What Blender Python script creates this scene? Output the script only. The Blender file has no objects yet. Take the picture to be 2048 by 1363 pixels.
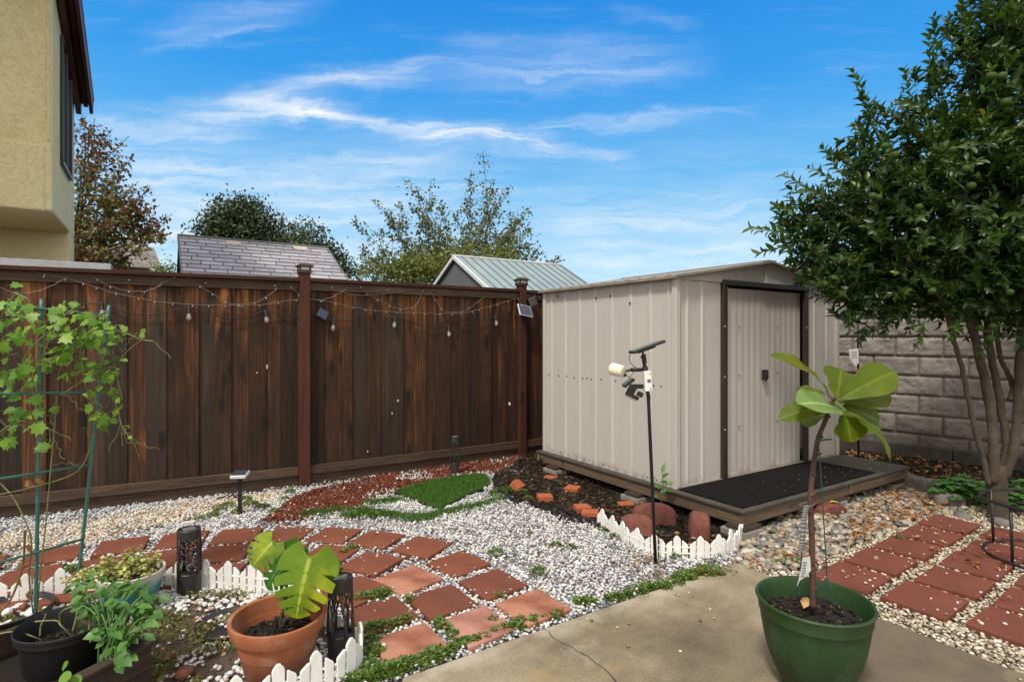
import bpy, bmesh, math, random
import numpy as np
from mathutils import Vector, Matrix, Euler
rnd = random.Random(7)
rng = np.random.default_rng(11)
SC = bpy.context.scene
COL = SC.collection
R = math.radians

# ------------------------------------------------------------------ camera
CAM_H, FOC, CX, CY = 1.4, 1120.0, 1024.0, 672.0
cam_d = bpy.data.cameras.new("camera")
cam = bpy.data.objects.new("camera", cam_d)
COL.objects.link(cam)
cam.location = (0, 0, CAM_H)
cam.rotation_euler = (R(90), 0, 0)
cam_d.sensor_width = 36
cam_d.lens = 36 * FOC / 2048
cam_d.shift_y = -(681.5 - CY) / 2048
cam_d.clip_start = 0.05
cam_d.clip_end = 2000
SC.camera = cam

# ------------------------------------------------------------------ sun, sky, exposure
SUN_POS = Vector((-0.32, -0.62, 1.0)).normalized()
sun_d = bpy.data.lights.new("sun", 'SUN')
sun_d.energy = 2.7
sun_d.angle = R(8)
sun_d.color = (1.0, 0.935, 0.83)
sun = bpy.data.objects.new("sun", sun_d)
COL.objects.link(sun)
sun.rotation_euler = SUN_POS.to_track_quat('Z', 'Y').to_euler()
SC.view_settings.view_transform = 'Standard'
SC.view_settings.look = 'None'
SC.view_settings.exposure = 0.28
SC.view_settings.gamma = 1.0

world = bpy.data.worlds.new("World")
SC.world = world
world.use_nodes = True


class NT:
    """tiny helper to write node graphs as expressions"""
    def __init__(s, tree):
        s.t = tree; s.n = tree.nodes; s.l = tree.links

    def node(s, typ, **kw):
        nd = s.n.new(typ)
        for k, v in kw.items():
            setattr(nd, k, v)
        return nd

    def put(s, sock, v):
        if hasattr(v, 'is_output'):
            s.l.new(v, sock)
        else:
            sock.default_value = v

    def m(s, op, a, b=None, c=None, clamp=False):
        nd = s.n.new('ShaderNodeMath'); nd.operation = op; nd.use_clamp = clamp
        s.put(nd.inputs[0], a)
        if b is not None: s.put(nd.inputs[1], b)
        if c is not None: s.put(nd.inputs[2], c)
        return nd.outputs[0]

    def smooth(s, x, a, b):
        nd = s.n.new('ShaderNodeMapRange'); nd.interpolation_type = 'SMOOTHSTEP'
        s.put(nd.inputs[0], x); nd.inputs[1].default_value = a; nd.inputs[2].default_value = b
        nd.inputs[3].default_value = 0; nd.inputs[4].default_value = 1
        return nd.outputs[0]

    def mix(s, f, a, b, typ='MIX'):
        nd = s.n.new('ShaderNodeMix'); nd.data_type = 'RGBA'; nd.blend_type = typ
        s.put(nd.inputs[0], f)
        for i, v in ((6, a), (7, b)):
            if hasattr(v, 'is_output'): s.l.new(v, nd.inputs[i])
            else: nd.inputs[i].default_value = (*v, 1) if len(v) == 3 else v
        return nd.outputs[2]

    def ramp(s, f, stops, interp='LINEAR'):
        nd = s.n.new('ShaderNodeValToRGB'); cr = nd.color_ramp; cr.interpolation = interp
        while len(cr.elements) < len(stops): cr.elements.new(0.5)
        for e, (p, c) in zip(cr.elements, stops):
            e.position = p; e.color = (*c, 1) if len(c) == 3 else c
        s.put(nd.inputs[0], f)
        return nd.outputs[0]

    def noise(s, vec, scale, detail=4, rough=0.5, dist=0.0):
        nd = s.n.new('ShaderNodeTexNoise')
        if vec is not None: s.l.new(vec, nd.inputs['Vector'])
        nd.inputs['Scale'].default_value = scale; nd.inputs['Detail'].default_value = detail
        nd.inputs['Roughness'].default_value = rough; nd.inputs['Distortion'].default_value = dist
        return nd.outputs['Fac']

    def voro(s, vec, scale, feature='F1', out='Distance', rand=1.0):
        nd = s.n.new('ShaderNodeTexVoronoi'); nd.feature = feature
        if vec is not None: s.l.new(vec, nd.inputs['Vector'])
        nd.inputs['Scale'].default_value = scale
        nd.inputs['Randomness'].default_value = rand
        return nd.outputs[out]

    def comb(s, x, y, z):
        nd = s.n.new('ShaderNodeCombineXYZ')
        for i, v in enumerate((x, y, z)): s.put(nd.inputs[i], v)
        return nd.outputs[0]

    def sep(s, v):
        nd = s.n.new('ShaderNodeSeparateXYZ'); s.l.new(v, nd.inputs[0])
        return nd.outputs

    def mapping(s, v, scale=(1, 1, 1), loc=(0, 0, 0), rot=(0, 0, 0)):
        nd = s.n.new('ShaderNodeMapping'); s.l.new(v, nd.inputs[0])
        nd.inputs['Scale'].default_value = scale; nd.inputs['Location'].default_value = loc
        nd.inputs['Rotation'].default_value = rot
        return nd.outputs[0]

    def vadd(s, a, b):
        nd = s.n.new('ShaderNodeVectorMath'); nd.operation = 'ADD'
        s.put(nd.inputs[0], a); s.put(nd.inputs[1], b)
        return nd.outputs[0]

    def bump(s, height, strength=0.5, dist=0.01):
        nd = s.n.new('ShaderNodeBump'); s.l.new(height, nd.inputs['Height'])
        nd.inputs['Strength'].default_value = strength; nd.inputs['Distance'].default_value = dist
        return nd.outputs[0]


WORLD_STRENGTH = 0.1
SKY_VALUE = 1.0
SKY_TINT = [(0.0, (5.4, 7.2, 8.2)), (0.12, (3.7, 6.4, 8.2)), (0.26, (1.3, 4.5, 7.9)), (0.40, (0.36, 3.05, 7.5)), (0.55, (0.13, 2.2, 6.8)), (1.0, (0.1, 1.3, 5.2))]
SKY_TINT_MIX = 0.88
OVERCAST_FILL = (12.0, 11.2, 9.9)


def build_world():
    T = NT(world.node_tree)
    bg = T.n['Background']
    dirv = T.node('ShaderNodeTexCoord').outputs['Generated']
    x, y, z = T.sep(dirv)
    sky = T.node('ShaderNodeTexSky', sky_type='NISHITA')
    sky.sun_disc = False
    sky.sun_elevation = math.asin(SUN_POS.z)
    sky.sun_rotation = math.atan2(SUN_POS.x, SUN_POS.y)
    sky.altitude = 0; sky.air_density = 1.0; sky.dust_density = 0.4; sky.ozone_density = 2.0
    hs = T.node('ShaderNodeHueSaturation')
    hs.inputs['Saturation'].default_value = 1.32
    hs.inputs['Value'].default_value = SKY_VALUE
    T.l.new(sky.outputs[0], hs.inputs['Color'])
    base = hs.outputs[0]
    # a bluer tint for the clear, deep part of the sky and a pale veil near the horizon
    el = T.m('MAXIMUM', z, 0.0)
    tint = T.ramp(el, SKY_TINT)
    base = T.mix(SKY_TINT_MIX, base, tint)
    # --- cirrus: streaks laid out by bearing and height angle
    yy = T.m('MAXIMUM', y, 0.05)
    qx = T.m('DIVIDE', x, yy); qz = T.m('DIVIDE', z, yy)
    q = T.comb(qx, qz, 0.0)
    warp = T.m('MULTIPLY', T.m('SUBTRACT', T.noise(q, 3.2, 5, 0.6), 0.5), 0.085)
    warp2 = T.m('MULTIPLY', T.m('SUBTRACT', T.noise(T.mapping(q, (1.5, 6, 1)), 4, 5, 0.65), 0.5), 0.06)
    qzw = T.m('ADD', T.m('ADD', qz, warp), warp2)
    fib = T.noise(T.mapping(T.comb(qx, qzw, 0.0), (2.0, 26, 1), (0, 0, 0), (0, 0, R(-5))), 1.7, 6, 0.62)
    fibm = T.smooth(fib, 0.25, 0.80)
    total = None
    bands = [  # photo-independent angles: bearing tan, height tan, ..., width, strength
        (-.49, .415, -.17, .365, .013, .75), (-.20, .372, .09, .342, .020, .95), (.04, .345, .22, .315, .013, .5),
        (-.78, .375, -.42, .425, .020, .30), (-.50, .420, -.12, .478, .018, .62), (-.16, .470, .34, .480, .032, .36),
        (-.82, .33, -.45, .375, .040, .34), (-.60, .385, -.28, .392, .020, .45), (-.75, .285, -.05, .315, .030, .42),
        (-.7, .24, .0, .26, .028, .40), (.02, .375, .42, .392, .011, .42), (.05, .20, .45, .225, .028, .35),
        (-.65, .555, -.33, .60, .020, .22), (-.66, .52, -.36, .56, .012, .25), (.1, .14, .5, .16, .03, .42),
        (-.78, .17, -.2, .19, .05, .42), (.16, .58, .34, .545, .012, .12), (-.1, .53, .22, .52, .02, .16)]
    for ax, ay, bx, by, w, k in bands:
        t = T.m('DIVIDE', T.m('SUBTRACT', qx, ax), bx - ax)
        line = T.m('ADD', T.m('MULTIPLY', t, by - ay), ay)
        d = T.m('DIVIDE', T.m('SUBTRACT', qzw, line), w)
        g = T.m('POWER', 2.718, T.m('MULTIPLY', T.m('MULTIPLY', d, d), -1.0))
        e = T.m('MULTIPLY', T.smooth(t, -0.12, 0.22), T.m('SUBTRACT', 1.0, T.smooth(t, 0.72, 1.12)))
        v = T.m('MULTIPLY', T.m('MULTIPLY', g, e), k)
        total = v if total is None else T.m('ADD', total, v)
    total = T.m('MULTIPLY', total, T.m('ADD', 0.18, T.m('MULTIPLY', fibm, 0.88)))
    haze = T.m('MULTIPLY', T.m('MULTIPLY', T.m('SUBTRACT', 1.0, T.smooth(qz, 0.12, 0.46)), fibm), 0.30)
    wisps = T.m('MULTIPLY', T.smooth(T.noise(T.mapping(q, (1.2, 9, 1)), 3.3, 7, 0.65), .5, .85), .13)
    cl = T.m('ADD', T.m('ADD', total, haze), wisps)
    front = T.smooth(y, 0.05, 0.35)
    cl = T.m('MULTIPLY', T.m('MINIMUM', cl, 1.0), front)
    colr = T.mix(cl, base, (8.3, 8.5, 8.7))
    # --- unseen white overcast overhead and behind the viewpoint, added as soft fill light
    n = T.noise(dirv, 2.4, 5, 0.55)
    over = T.m('MAXIMUM', T.smooth(z, 0.58, 0.80), T.m('SUBTRACT', 1.0, T.smooth(y, -0.45, 0.0)))
    over = T.m('MULTIPLY', over, T.m('ADD', 0.72, T.m('MULTIPLY', T.smooth(n, .35, .65), 0.28)))
    colr = T.mix(over, colr, OVERCAST_FILL)
    T.l.new(colr, bg.inputs['Color'])
    bg.inputs['Strength'].default_value = WORLD_STRENGTH


build_world()

# ------------------------------------------------------------------ where a sight line meets things
def ground_at(px, py, z=0.0):
    """world point at height z on the sight line of a photo pixel"""
    y = (CAM_H - z) * FOC / (py - CY)
    return Vector(((px - CX) / FOC * y, y, z))


def depth_at(px, py, y):
    return Vector(((px - CX) / FOC * y, y, CAM_H - (py - CY) / FOC * y))


def plane_at(px, py, p0, nrm):
    d = Vector(((px - CX) / FOC, 1.0, -(py - CY) / FOC))
    o = Vector((0, 0, CAM_H))
    t = (Vector(p0) - o).dot(nrm) / d.dot(nrm)
    return o + d * t


# ------------------------------------------------------------------ mesh builder
ROOT_M = {}


class MB:
    def __init__(s):
        s.v = []; s.f = []; s.r = []; s.mi = []
        s.cur = 0

    def add(s, vs, fs, tone=None):
        o = len(s.v)
        s.v.extend([tuple(p) for p in vs])
        s.f.extend([tuple(i + o for i in f) for f in fs])
        s.mi.extend([s.cur] * len(fs))
        t = rnd.random() if tone is None else tone
        s.r.extend([t] * len(vs))
        return s

    def box(s, c, size, rot=None, tone=None, jit=0.0):
        hx, hy, hz = size[0] / 2, size[1] / 2, size[2] / 2
        vs = [Vector((x, y, z)) for x in (-hx, hx) for y in (-hy, hy) for z in (-hz, hz)]
        if jit: vs = [v + Vector([rnd.uniform(-jit, jit) for _ in range(3)]) for v in vs]
        if rot is not None: vs = [rot @ v for v in vs]
        c = Vector(c)
        vs = [v + c for v in vs]
        return s.add(vs, [(0, 1, 3, 2), (4, 6, 7, 5), (0, 4, 5, 1), (2, 3, 7, 6), (0, 2, 6, 4), (1, 5, 7, 3)], tone)

    def tube(s, pts, rad, n=8, cap=True, tone=None, flat=1.0):
        pts = [Vector(p) for p in pts]
        if not hasattr(rad, '__len__'): rad = [rad] * len(pts)
        vs, fs = [], []
        prev = None
        for i, p in enumerate(pts):
            a = pts[max(i - 1, 0)]; b = pts[min(i + 1, len(pts) - 1)]
            t = (b - a)
            if t.length < 1e-9: t = Vector((0, 0, 1))
            t.normalize()
            if prev is None:
                u = t.orthogonal().normalized()
            else:
                u = prev - t * prev.dot(t)
                u = u.normalized() if u.length > 1e-6 else t.orthogonal().normalized()
            prev = u
            w = t.cross(u)
            for k in range(n):
                an = 2 * math.pi * k / n
                vs.append(p + (u * math.cos(an) + w * math.sin(an) * flat) * rad[i])
        for i in range(len(pts) - 1):
            for k in range(n):
                k2 = (k + 1) % n
                fs.append((i * n + k, i * n + k2, (i + 1) * n + k2, (i + 1) * n + k))
        if cap:
            fs.append(tuple(range(n - 1, -1, -1)))
            fs.append(tuple((len(pts) - 1) * n + k for k in range(n)))
        return s.add(vs, fs, tone)

    def lathe(s, prof, c=(0, 0, 0), n=40, tone=None, wob=0.0):
        c = Vector(c); vs = []; fs = []
        for (r, z) in prof:
            for k in range(n):
                a = 2 * math.pi * k / n
                rr = r * (1 + wob * math.sin(3 * a + z * 7))
                vs.append(c + Vector((rr * math.cos(a), rr * math.sin(a), z)))
        for i in range(len(prof) - 1):
            for k in range(n):
                k2 = (k + 1) % n
                fs.append((i * n + k, i * n + k2, (i + 1) * n + k2, (i + 1) * n + k))
        if prof[0][0] > 1e-6: fs.append(tuple(range(n - 1, -1, -1)))
        if prof[-1][0] > 1e-6: fs.append(tuple((len(prof) - 1) * n + k for k in range(n)))
        return s.add(vs, fs, tone)

    def prism(s, poly, z0, z1, tone=None, mat=None):
        """poly = 2-D outline counter-clockwise, extruded from z0 to z1; mat maps (x, y, z) into place"""
        n = len(poly)
        vs = [Vector((x, y, z0)) for x, y in poly] + [Vector((x, y, z1)) for x, y in poly]
        if mat is not None: vs = [mat @ v for v in vs]
        fs = [tuple(range(n - 1, -1, -1)), tuple(range(n, 2 * n))]
        fs += [(i, (i + 1) % n, n + (i + 1) % n, n + i) for i in range(n)]
        return s.add(vs, fs, tone)

    def quad(s, a, b, c, d, tone=None):
        return s.add([a, b, c, d], [(0, 1, 2, 3)], tone)

    def build(s, name, mats, parent=None, smooth=False, bevel=0.0, world=False, label=None, segs=2):
        vs = s.v
        if world and parent is not None:
            mi = ROOT_M[top(parent).name].inverted()
            vs = [mi @ Vector(p) for p in vs]
        me = bpy.data.meshes.new(name)
        me.from_pydata([tuple(p) for p in vs], [], s.f)
        return finish(me, name, mats, parent, smooth, bevel, np.array(s.r, 'f'), np.array(s.mi, 'i') if s.mi and max(s.mi) > 0 else None, label, segs)


def finish(me, name, mats, parent, smooth, bevel, tones, mi=None, label=None, segs=2):
    if not isinstance(mats, (list, tuple)): mats = [mats]
    for m_ in mats: me.materials.append(m_)
    if tones is not None and len(tones):
        a = me.attributes.new("tone", 'FLOAT', 'POINT'); a.data.foreach_set("value", tones)
    if mi is not None: me.polygons.foreach_set("material_index", mi)
    if smooth: me.polygons.foreach_set("use_smooth", np.ones(len(me.polygons), bool))
    me.update()
    o = bpy.data.objects.new(name, me); COL.objects.link(o)
    if parent is not None: o.parent = parent
    if bevel:
        b = o.modifiers.new("bevel", 'BEVEL'); b.width = bevel; b.segments = segs; b.limit_method = 'ANGLE'; b.angle_limit = R(35)
        b.harden_normals = False
    if label: o["label"] = label
    return o


def np_mesh(name, V, F, mats, tones=None, parent=None, smooth=False, mi=None, world=True, label=None):
    """V (n,3), F (m,k) arrays -> object, quick path for large meshes"""
    V = np.asarray(V, 'f')
    if parent is not None and world:
        M = np.array(ROOT_M[top(parent).name].inverted())
        V = V @ M[:3, :3].T + M[:3, 3]
    m_, k = F.shape
    me = bpy.data.meshes.new(name)
    me.vertices.add(len(V)); me.vertices.foreach_set("co", np.ascontiguousarray(V, 'f').ravel())
    me.loops.add(m_ * k); me.loops.foreach_set("vertex_index", np.ascontiguousarray(F, 'i').ravel())
    me.polygons.add(m_); me.polygons.foreach_set("loop_start", np.arange(0, m_ * k, k, dtype='i'))
    me.polygons.foreach_set("loop_total", np.full(m_, k, 'i'))
    return finish(me, name, mats, parent, smooth, 0, tones if tones is None else np.asarray(tones, 'f'), mi, label)


def top(o):
    while o.parent is not None: o = o.parent
    return o


def tag(o, label=None, cat=None, group=None, kind=None):
    if label: o["label"] = label
    if cat: o["category"] = cat
    if group: o["group"] = group
    if kind: o["kind"] = kind
    return o


def thing(name, label, cat, loc=(0, 0, 0), rotz=0.0, group=None):
    o = bpy.data.objects.new(name, None); COL.objects.link(o)
    o.empty_display_size = 0.1
    o.location = loc; o.rotation_euler = (0, 0, rotz)
    ROOT_M[o.name] = Matrix.Translation(Vector(loc)) @ Matrix.Rotation(rotz, 4, 'Z')
    return tag(o, label, cat, group)


def copy_tree(o, parent=None):
    c = o.copy(); COL.objects.link(c)
    if parent is not None: c.parent = parent
    for ch in list(o.children): copy_tree(ch, c)
    return c


def smooth_path(pts, n=6):
    """Catmull-Rom through the points"""
    P = [Vector(p) for p in pts]
    if len(P) < 3: return P
    P = [P[0] * 2 - P[1]] + P + [P[-1] * 2 - P[-2]]
    out = []
    for i in range(1, len(P) - 2):
        for k in range(n):
            t = k / n
            a, b, c, d = P[i - 1], P[i], P[i + 1], P[i + 2]
            out.append(0.5 * ((2 * b) + (c - a) * t + (2 * a - 5 * b + 4 * c - d) * t * t + (3 * b - a - 3 * c + d) * t ** 3))
    out.append(P[-2])
    return out


def in_poly(x, y, poly):
    inside = np.zeros(len(x), bool)
    n = len(poly)
    for i in range(n):
        x1, y1 = poly[i][:2]; x2, y2 = poly[(i + 1) % n][:2]
        c = ((y1 > y) != (y2 > y))
        with np.errstate(divide='ignore', invalid='ignore'):
            xi = (x2 - x1) * (y - y1) / (y2 - y1 if y2 != y1 else 1e-12) + x1
        inside ^= c & (x < xi)
    return inside


def vnoise(x, y, s, seed=0):
    """cheap smooth 2-D value noise in 0..1"""
    g = np.random.default_rng(seed).random((64, 64))
    u = x * s; v = y * s
    iu = np.floor(u).astype(int); iv = np.floor(v).astype(int)
    fu = u - iu; fv = v - iv
    fu = fu * fu * (3 - 2 * fu); fv = fv * fv * (3 - 2 * fv)
    a = g[iu % 64, iv % 64]; b = g[(iu + 1) % 64, iv % 64]; c = g[iu % 64, (iv + 1) % 64]; d = g[(iu + 1) % 64, (iv + 1) % 64]
    return (a * (1 - fu) + b * fu) * (1 - fv) + (c * (1 - fu) + d * fu) * fv


# ------------------------------------------------------------------ leaf scatter (many leaves into one mesh)
LEAF = (np.array([(0, 0, 0), (.32, -.46, .10), (.32, 0, 0), (.32, .46, .10), (.7, -.36, .02), (.7, 0, -.06), (.7, .36, .02), (1, 0, -.16)], 'f'),
        np.array([(0, 1, 2, 2), (0, 2, 3, 3), (1, 4, 5, 2), (2, 5, 6, 3), (4, 7, 5, 5), (5, 7, 6, 6)]))
LEAF_TRI = np.array([(0, 1, 2), (0, 2, 3), (1, 4, 5), (1, 5, 2), (2, 5, 6), (2, 6, 3), (4, 7, 5), (5, 7, 6)])
DIAMOND = (np.array([(0, 0, 0), (.45, -.5, .06), (1, 0, -.05), (.45, .5, .06)], 'f'), np.array([(0, 1, 2), (0, 2, 3)]))


def lobed_template():
    pts = [(0.0, 0.0, 0.0)]
    ang = [(-150, .30), (-125, .62), (-100, .50), (-82, .86), (-62, .62), (-45, .66), (-28, .95), (-12, .78), (0, 1.12)]
    ang = ang + [(-a, r) for a, r in reversed(ang[:-1])]
    for a, r in ang:
        x = .32 + .62 * r * math.cos(R(a)); y = .62 * r * math.sin(R(a))
        pts.append((x, y, .10 * abs(y) - .25 * (x - .3) ** 2))
    c = (.32, 0, 0)
    V = [c] + pts
    n = len(pts)
    F = [(0, 1 + i, 1 + (i + 1) % n) for i in range(n)]
    return np.array(V, 'f'), np.array(F)


def round_template():
    V = [(.5, 0, -.04)]; n = 10
    for k in range(n):
        a = 2 * math.pi * k / n + math.pi
        V.append((.5 + .5 * math.cos(a), .46 * math.sin(a), .05 * math.sin(a) ** 2))
    return np.array(V, 'f'), np.array([(0, 1 + i, 1 + (i + 1) % n) for i in range(n)])


LOBED = lobed_template()
ROUND = round_template()
LEAFT = (LEAF[0], LEAF_TRI)


def unit(a):
    return a / np.maximum(np.linalg.norm(a, axis=1, keepdims=True), 1e-9)


def leaves_arrays(P, D, N, L, W, tmpl):
    """positions, directions, normals (n,3), lengths, widths -> V, F (triangles)"""
    T, F = tmpl
    D = unit(D)
    S = np.cross(N, D); bad = np.linalg.norm(S, axis=1) < 1e-4
    S[bad] = np.cross(np.array([[.3, .5, .8]]).repeat(bad.sum(), 0), D[bad]) if bad.any() else S[bad]
    S = unit(S); N = np.cross(D, S)
    n = len(P); k = len(T)
    V = (P[:, None, :] + D[:, None, :] * (T[None, :, 0:1] * L[:, None, None]) + S[:, None, :] * (T[None, :, 1:2] * W[:, None, None])
         + N[:, None, :] * (T[None, :, 2:3] * L[:, None, None]))
    FF = F[None] + (np.arange(n) * k)[:, None, None]
    return V.reshape(-1, 3), FF.reshape(-1, 3), k


def leaf_mesh(name, P, D, N, L, W, tmpl, mat, parent=None, tones=None, smooth=True):
    P = np.asarray(P, float); D = np.asarray(D, float); N = np.asarray(N, float)
    V, F, k = leaves_arrays(P, D, N, np.asarray(L, float), np.asarray(W, float), tmpl)
    t = rng.random(len(P)) if tones is None else np.asarray(tones)
    return np_mesh(name, V, F, mat, np.repeat(t, k), parent, smooth)


def leaf_grid(mb, base, tip, nrm, width, wf, nt=44, ns=6, bend=0.0, fold=0.0, wave=0.0, tone=None, back=0.0, slant=0.0, veins=8, curl=0.0):
    """one large modelled leaf: base->tip, half-width wf(t)*width/2, drooping by bend, folded up along the midrib"""
    base = Vector(base); tip = Vector(tip); ax = tip - base; L = ax.length; ax.normalize()
    nrm = Vector(nrm); nrm = (nrm - ax * nrm.dot(ax)).normalized(); sd = nrm.cross(ax)
    vs = []; ph = rnd.uniform(0, 6)
    for i in range(nt + 1):
        t = i / nt
        c = base + ax * (L * t) + nrm * (bend * L * 4 * t * (1 - t))
        w = max(wf(t), 0.004) * width / 2
        for j in range(-ns, ns + 1):
            u = j / ns
            lift = fold * abs(u) * w + wave * width * abs(u) * math.sin(ph + t * 17 + (2 if j > 0 else 0))
            along = -back * L * abs(u) ** 1.4 * (1 - t) ** 3 + slant * w * abs(u)
            vs.append(c + sd * (u * w) + nrm * (lift - curl * L * (max(0, t - .2) ** 2) - curl * .5 * w * u * u) + ax * along)
    m = 2 * ns + 1
    fs = [(i * m + j, i * m + j + 1, (i + 1) * m + j + 1, (i + 1) * m + j) for i in range(nt) for j in range(m - 1)]
    o = len(mb.v)
    mb.add(vs, fs, tone)
    # tone carries distance from the midrib so that the vein can be coloured
    for i in range(nt + 1):
        for j in range(m):
            au = abs(j - ns) / ns; tt = i / nt
            fr = ((tt - .30 * au) * veins) % 1.0
            mb.r[o + i * m + j] = .065 if (veins and fr < veins / nt * 1.05 and .1 < au < .92) else au
    return mb


# ------------------------------------------------------------------ materials
def new_mat(name):
    m_ = bpy.data.materials.new(name); m_.use_nodes = True
    T = NT(m_.node_tree)
    return m_, T, T.n['Principled BSDF']


def tone_of(T):
    a = T.node('ShaderNodeAttribute'); a.attribute_name = "tone"
    return a.outputs['Fac']


def objc(T):
    return T.node('ShaderNodeTexCoord').outputs['Object']


def plain(name, c, rough=.6, c2=None, scale=12, bump=0.0, metal=0.0, spec=.5, bdist=.004, detail=5):
    m_, T, b = new_mat(name)
    co = objc(T)
    n = T.noise(co, scale, detail, .6)
    c2 = c2 or tuple(x * .78 for x in c)
    T.put(b.inputs['Base Color'], T.ramp(n, [(.3, c2), (.7, c)]))
    b.inputs['Roughness'].default_value = rough; b.inputs['Metallic'].default_value = metal
    b.inputs['Specular IOR Level'].default_value = spec
    if bump: T.put(b.inputs['Normal'], T.bump(T.noise(co, scale * 6, 5, .6), bump, bdist))
    return m_


def stone_mat(name, stops, rough=.75, scale=40, bump=.4, spec=.4):
    """per-stone colour out of a ramp over the tone attribute, with a little mottling"""
    m_, T, b = new_mat(name)
    co = objc(T)
    base = T.ramp(tone_of(T), stops)
    n = T.noise(co, scale, 4, .6)
    T.put(b.inputs['Base Color'], T.mix(.55, base, T.ramp(n, [(.25, (.45, .45, .45)), (.6, (1, 1, 1))]), 'MULTIPLY'))
    b.inputs['Roughness'].default_value = rough
    b.inputs['Specular IOR Level'].default_value = spec
    if bump: T.put(b.inputs['Normal'], T.bump(T.noise(co, scale * 3, 3, .6), bump, .003))
    return m_


def leaf_mat(name, stops, rough=.45, trans=.3, spec=.5, back=None):
    m_, T, b = new_mat(name)
    col = T.ramp(tone_of(T), stops)
    n = T.noise(objc(T), 30, 3, .5)
    col = T.mix(.35, col, T.ramp(n, [(.3, (.6, .62, .55)), (.65, (1, 1, 1))]), 'MULTIPLY')
    T.put(b.inputs['Base Color'], col)
    b.inputs['Roughness'].default_value = rough
    b.inputs['Specular IOR Level'].default_value = spec
    tr = T.node('ShaderNodeBsdfTranslucent')
    T.put(tr.inputs['Color'], T.mix(1.0, col, (1.5, 1.6, .6), 'MULTIPLY'))
    mx = T.node('ShaderNodeMixShader'); mx.inputs[0].default_value = trans
    T.l.new(b.outputs[0], mx.inputs[1]); T.l.new(tr.outputs[0], mx.inputs[2])
    T.l.new(mx.outputs[0], T.n['Material Output'].inputs['Surface'])
    return m_


def big_leaf_mat(name, c_in, c_vein, c_edge, trans=.3, rough=.4, patches=None, vs=26):
    """large leaves: tone 0 at the midrib, 1 at the margin"""
    m_, T, b = new_mat(name)
    t = tone_of(T); co = objc(T)
    n = T.noise(co, 9, 4, .55)
    body = T.ramp(n, [(.3, tuple(x * .7 for x in c_in)), (.7, c_in)])
    if patches: body = T.mix(T.smooth(T.noise(co, 5, 3, .5), .46, .62), body, patches)
    w = T.noise(co, vs, 2, .5)
    col = T.mix(T.m('SUBTRACT', 1.0, T.smooth(t, .03, .11)), body, c_vein)
    col = T.mix(T.m('MULTIPLY', T.smooth(t, .9, 1.0), T.smooth(w, .45, .62)), col, c_edge)
    T.put(b.inputs['Base Color'], col)
    b.inputs['Roughness'].default_value = rough; b.inputs['Specular IOR Level'].default_value = .28
    T.put(b.inputs['Normal'], T.bump(T.noise(T.mapping(co, (1, 1, 1)), 34, 3, .5), .22, .006))
    tr = T.node('ShaderNodeBsdfTranslucent')
    T.put(tr.inputs['Color'], T.mix(1.0, col, (1.6, 1.5, .6), 'MULTIPLY'))
    mx = T.node('ShaderNodeMixShader'); mx.inputs[0].default_value = trans
    T.l.new(b.outputs[0], mx.inputs[1]); T.l.new(tr.outputs[0], mx.inputs[2])
    T.l.new(mx.outputs[0], T.n['Material Output'].inputs['Surface'])
    return m_


def wood_mat(name, dark, mid, warm, zscale=1.0, warm_lo=.45, warm_hi=.75, grey=None, axis='Z', rough=.75, knots=True, toneamt=1.0):
    """stained boards: grain along one axis, knots, every board (tone) with its own shade"""
    m_, T, b = new_mat(name)
    co = objc(T)
    t = tone_of(T)
    off = T.comb(T.m('MULTIPLY', t, 37.0), T.m('MULTIPLY', t, 11.0), T.m('MULTIPLY', t, 53.0))
    c = T.vadd(co, off)
    st = {'Z': (9, 9, .9), 'X': (.9, 9, 9), 'Y': (9, .9, 9)}[axis]
    big = T.noise(T.mapping(c, st), 1.0, 5, .6, 1.2)
    fine_s = {'Z': (75, 75, 1.6), 'X': (3, 120, 120), 'Y': (120, 3, 120)}[axis]
    fine = T.noise(T.mapping(c, fine_s), 1.0, 4, .65, .6)
    cloud = T.noise(c, 2.2, 4, .6)
    f = T.m('ADD', T.m('MULTIPLY', big, .42), T.m('MULTIPLY', fine, .58))
    col = T.ramp(f, [(.3, dark), (.5, mid), (.68, warm)])
    w = T.smooth(T.m('ADD', T.m('MULTIPLY', cloud, .65), T.m('MULTIPLY', t, .35 * toneamt)), warm_lo, warm_hi)
    col = T.mix(T.m('SUBTRACT', 1.0, w), col, T.ramp(fine, [(.3, tuple(x * .7 for x in dark)), (.7, mid)]))
    if grey is not None:
        col = T.mix(T.m('MULTIPLY', T.smooth(T.m('FRACT', T.m('MULTIPLY', t, 7.3)), .62, .9), .7), col, T.ramp(fine, [(.3, tuple(x * .5 for x in grey)), (.7, grey)]))
    if knots:
        ks = {'Z': (7, 0, 2.1), 'X': (2.4, 7, 7), 'Y': (7, 2.4, 7)}[axis]
        kv = T.voro(T.mapping(c, ks), 1.0)
        k = T.m('SUBTRACT', 1.0, T.smooth(kv, .10, .25))
        col = T.mix(T.m('MULTIPLY', k, .85), col, (.006, .004, .003))
    T.put(b.inputs['Base Color'], col)
    b.inputs['Roughness'].default_value = rough; b.inputs['Specular IOR Level'].default_value = .3
    T.put(b.inputs['Normal'], T.bump(fine, .35, .003))
    return m_, T, b


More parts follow.
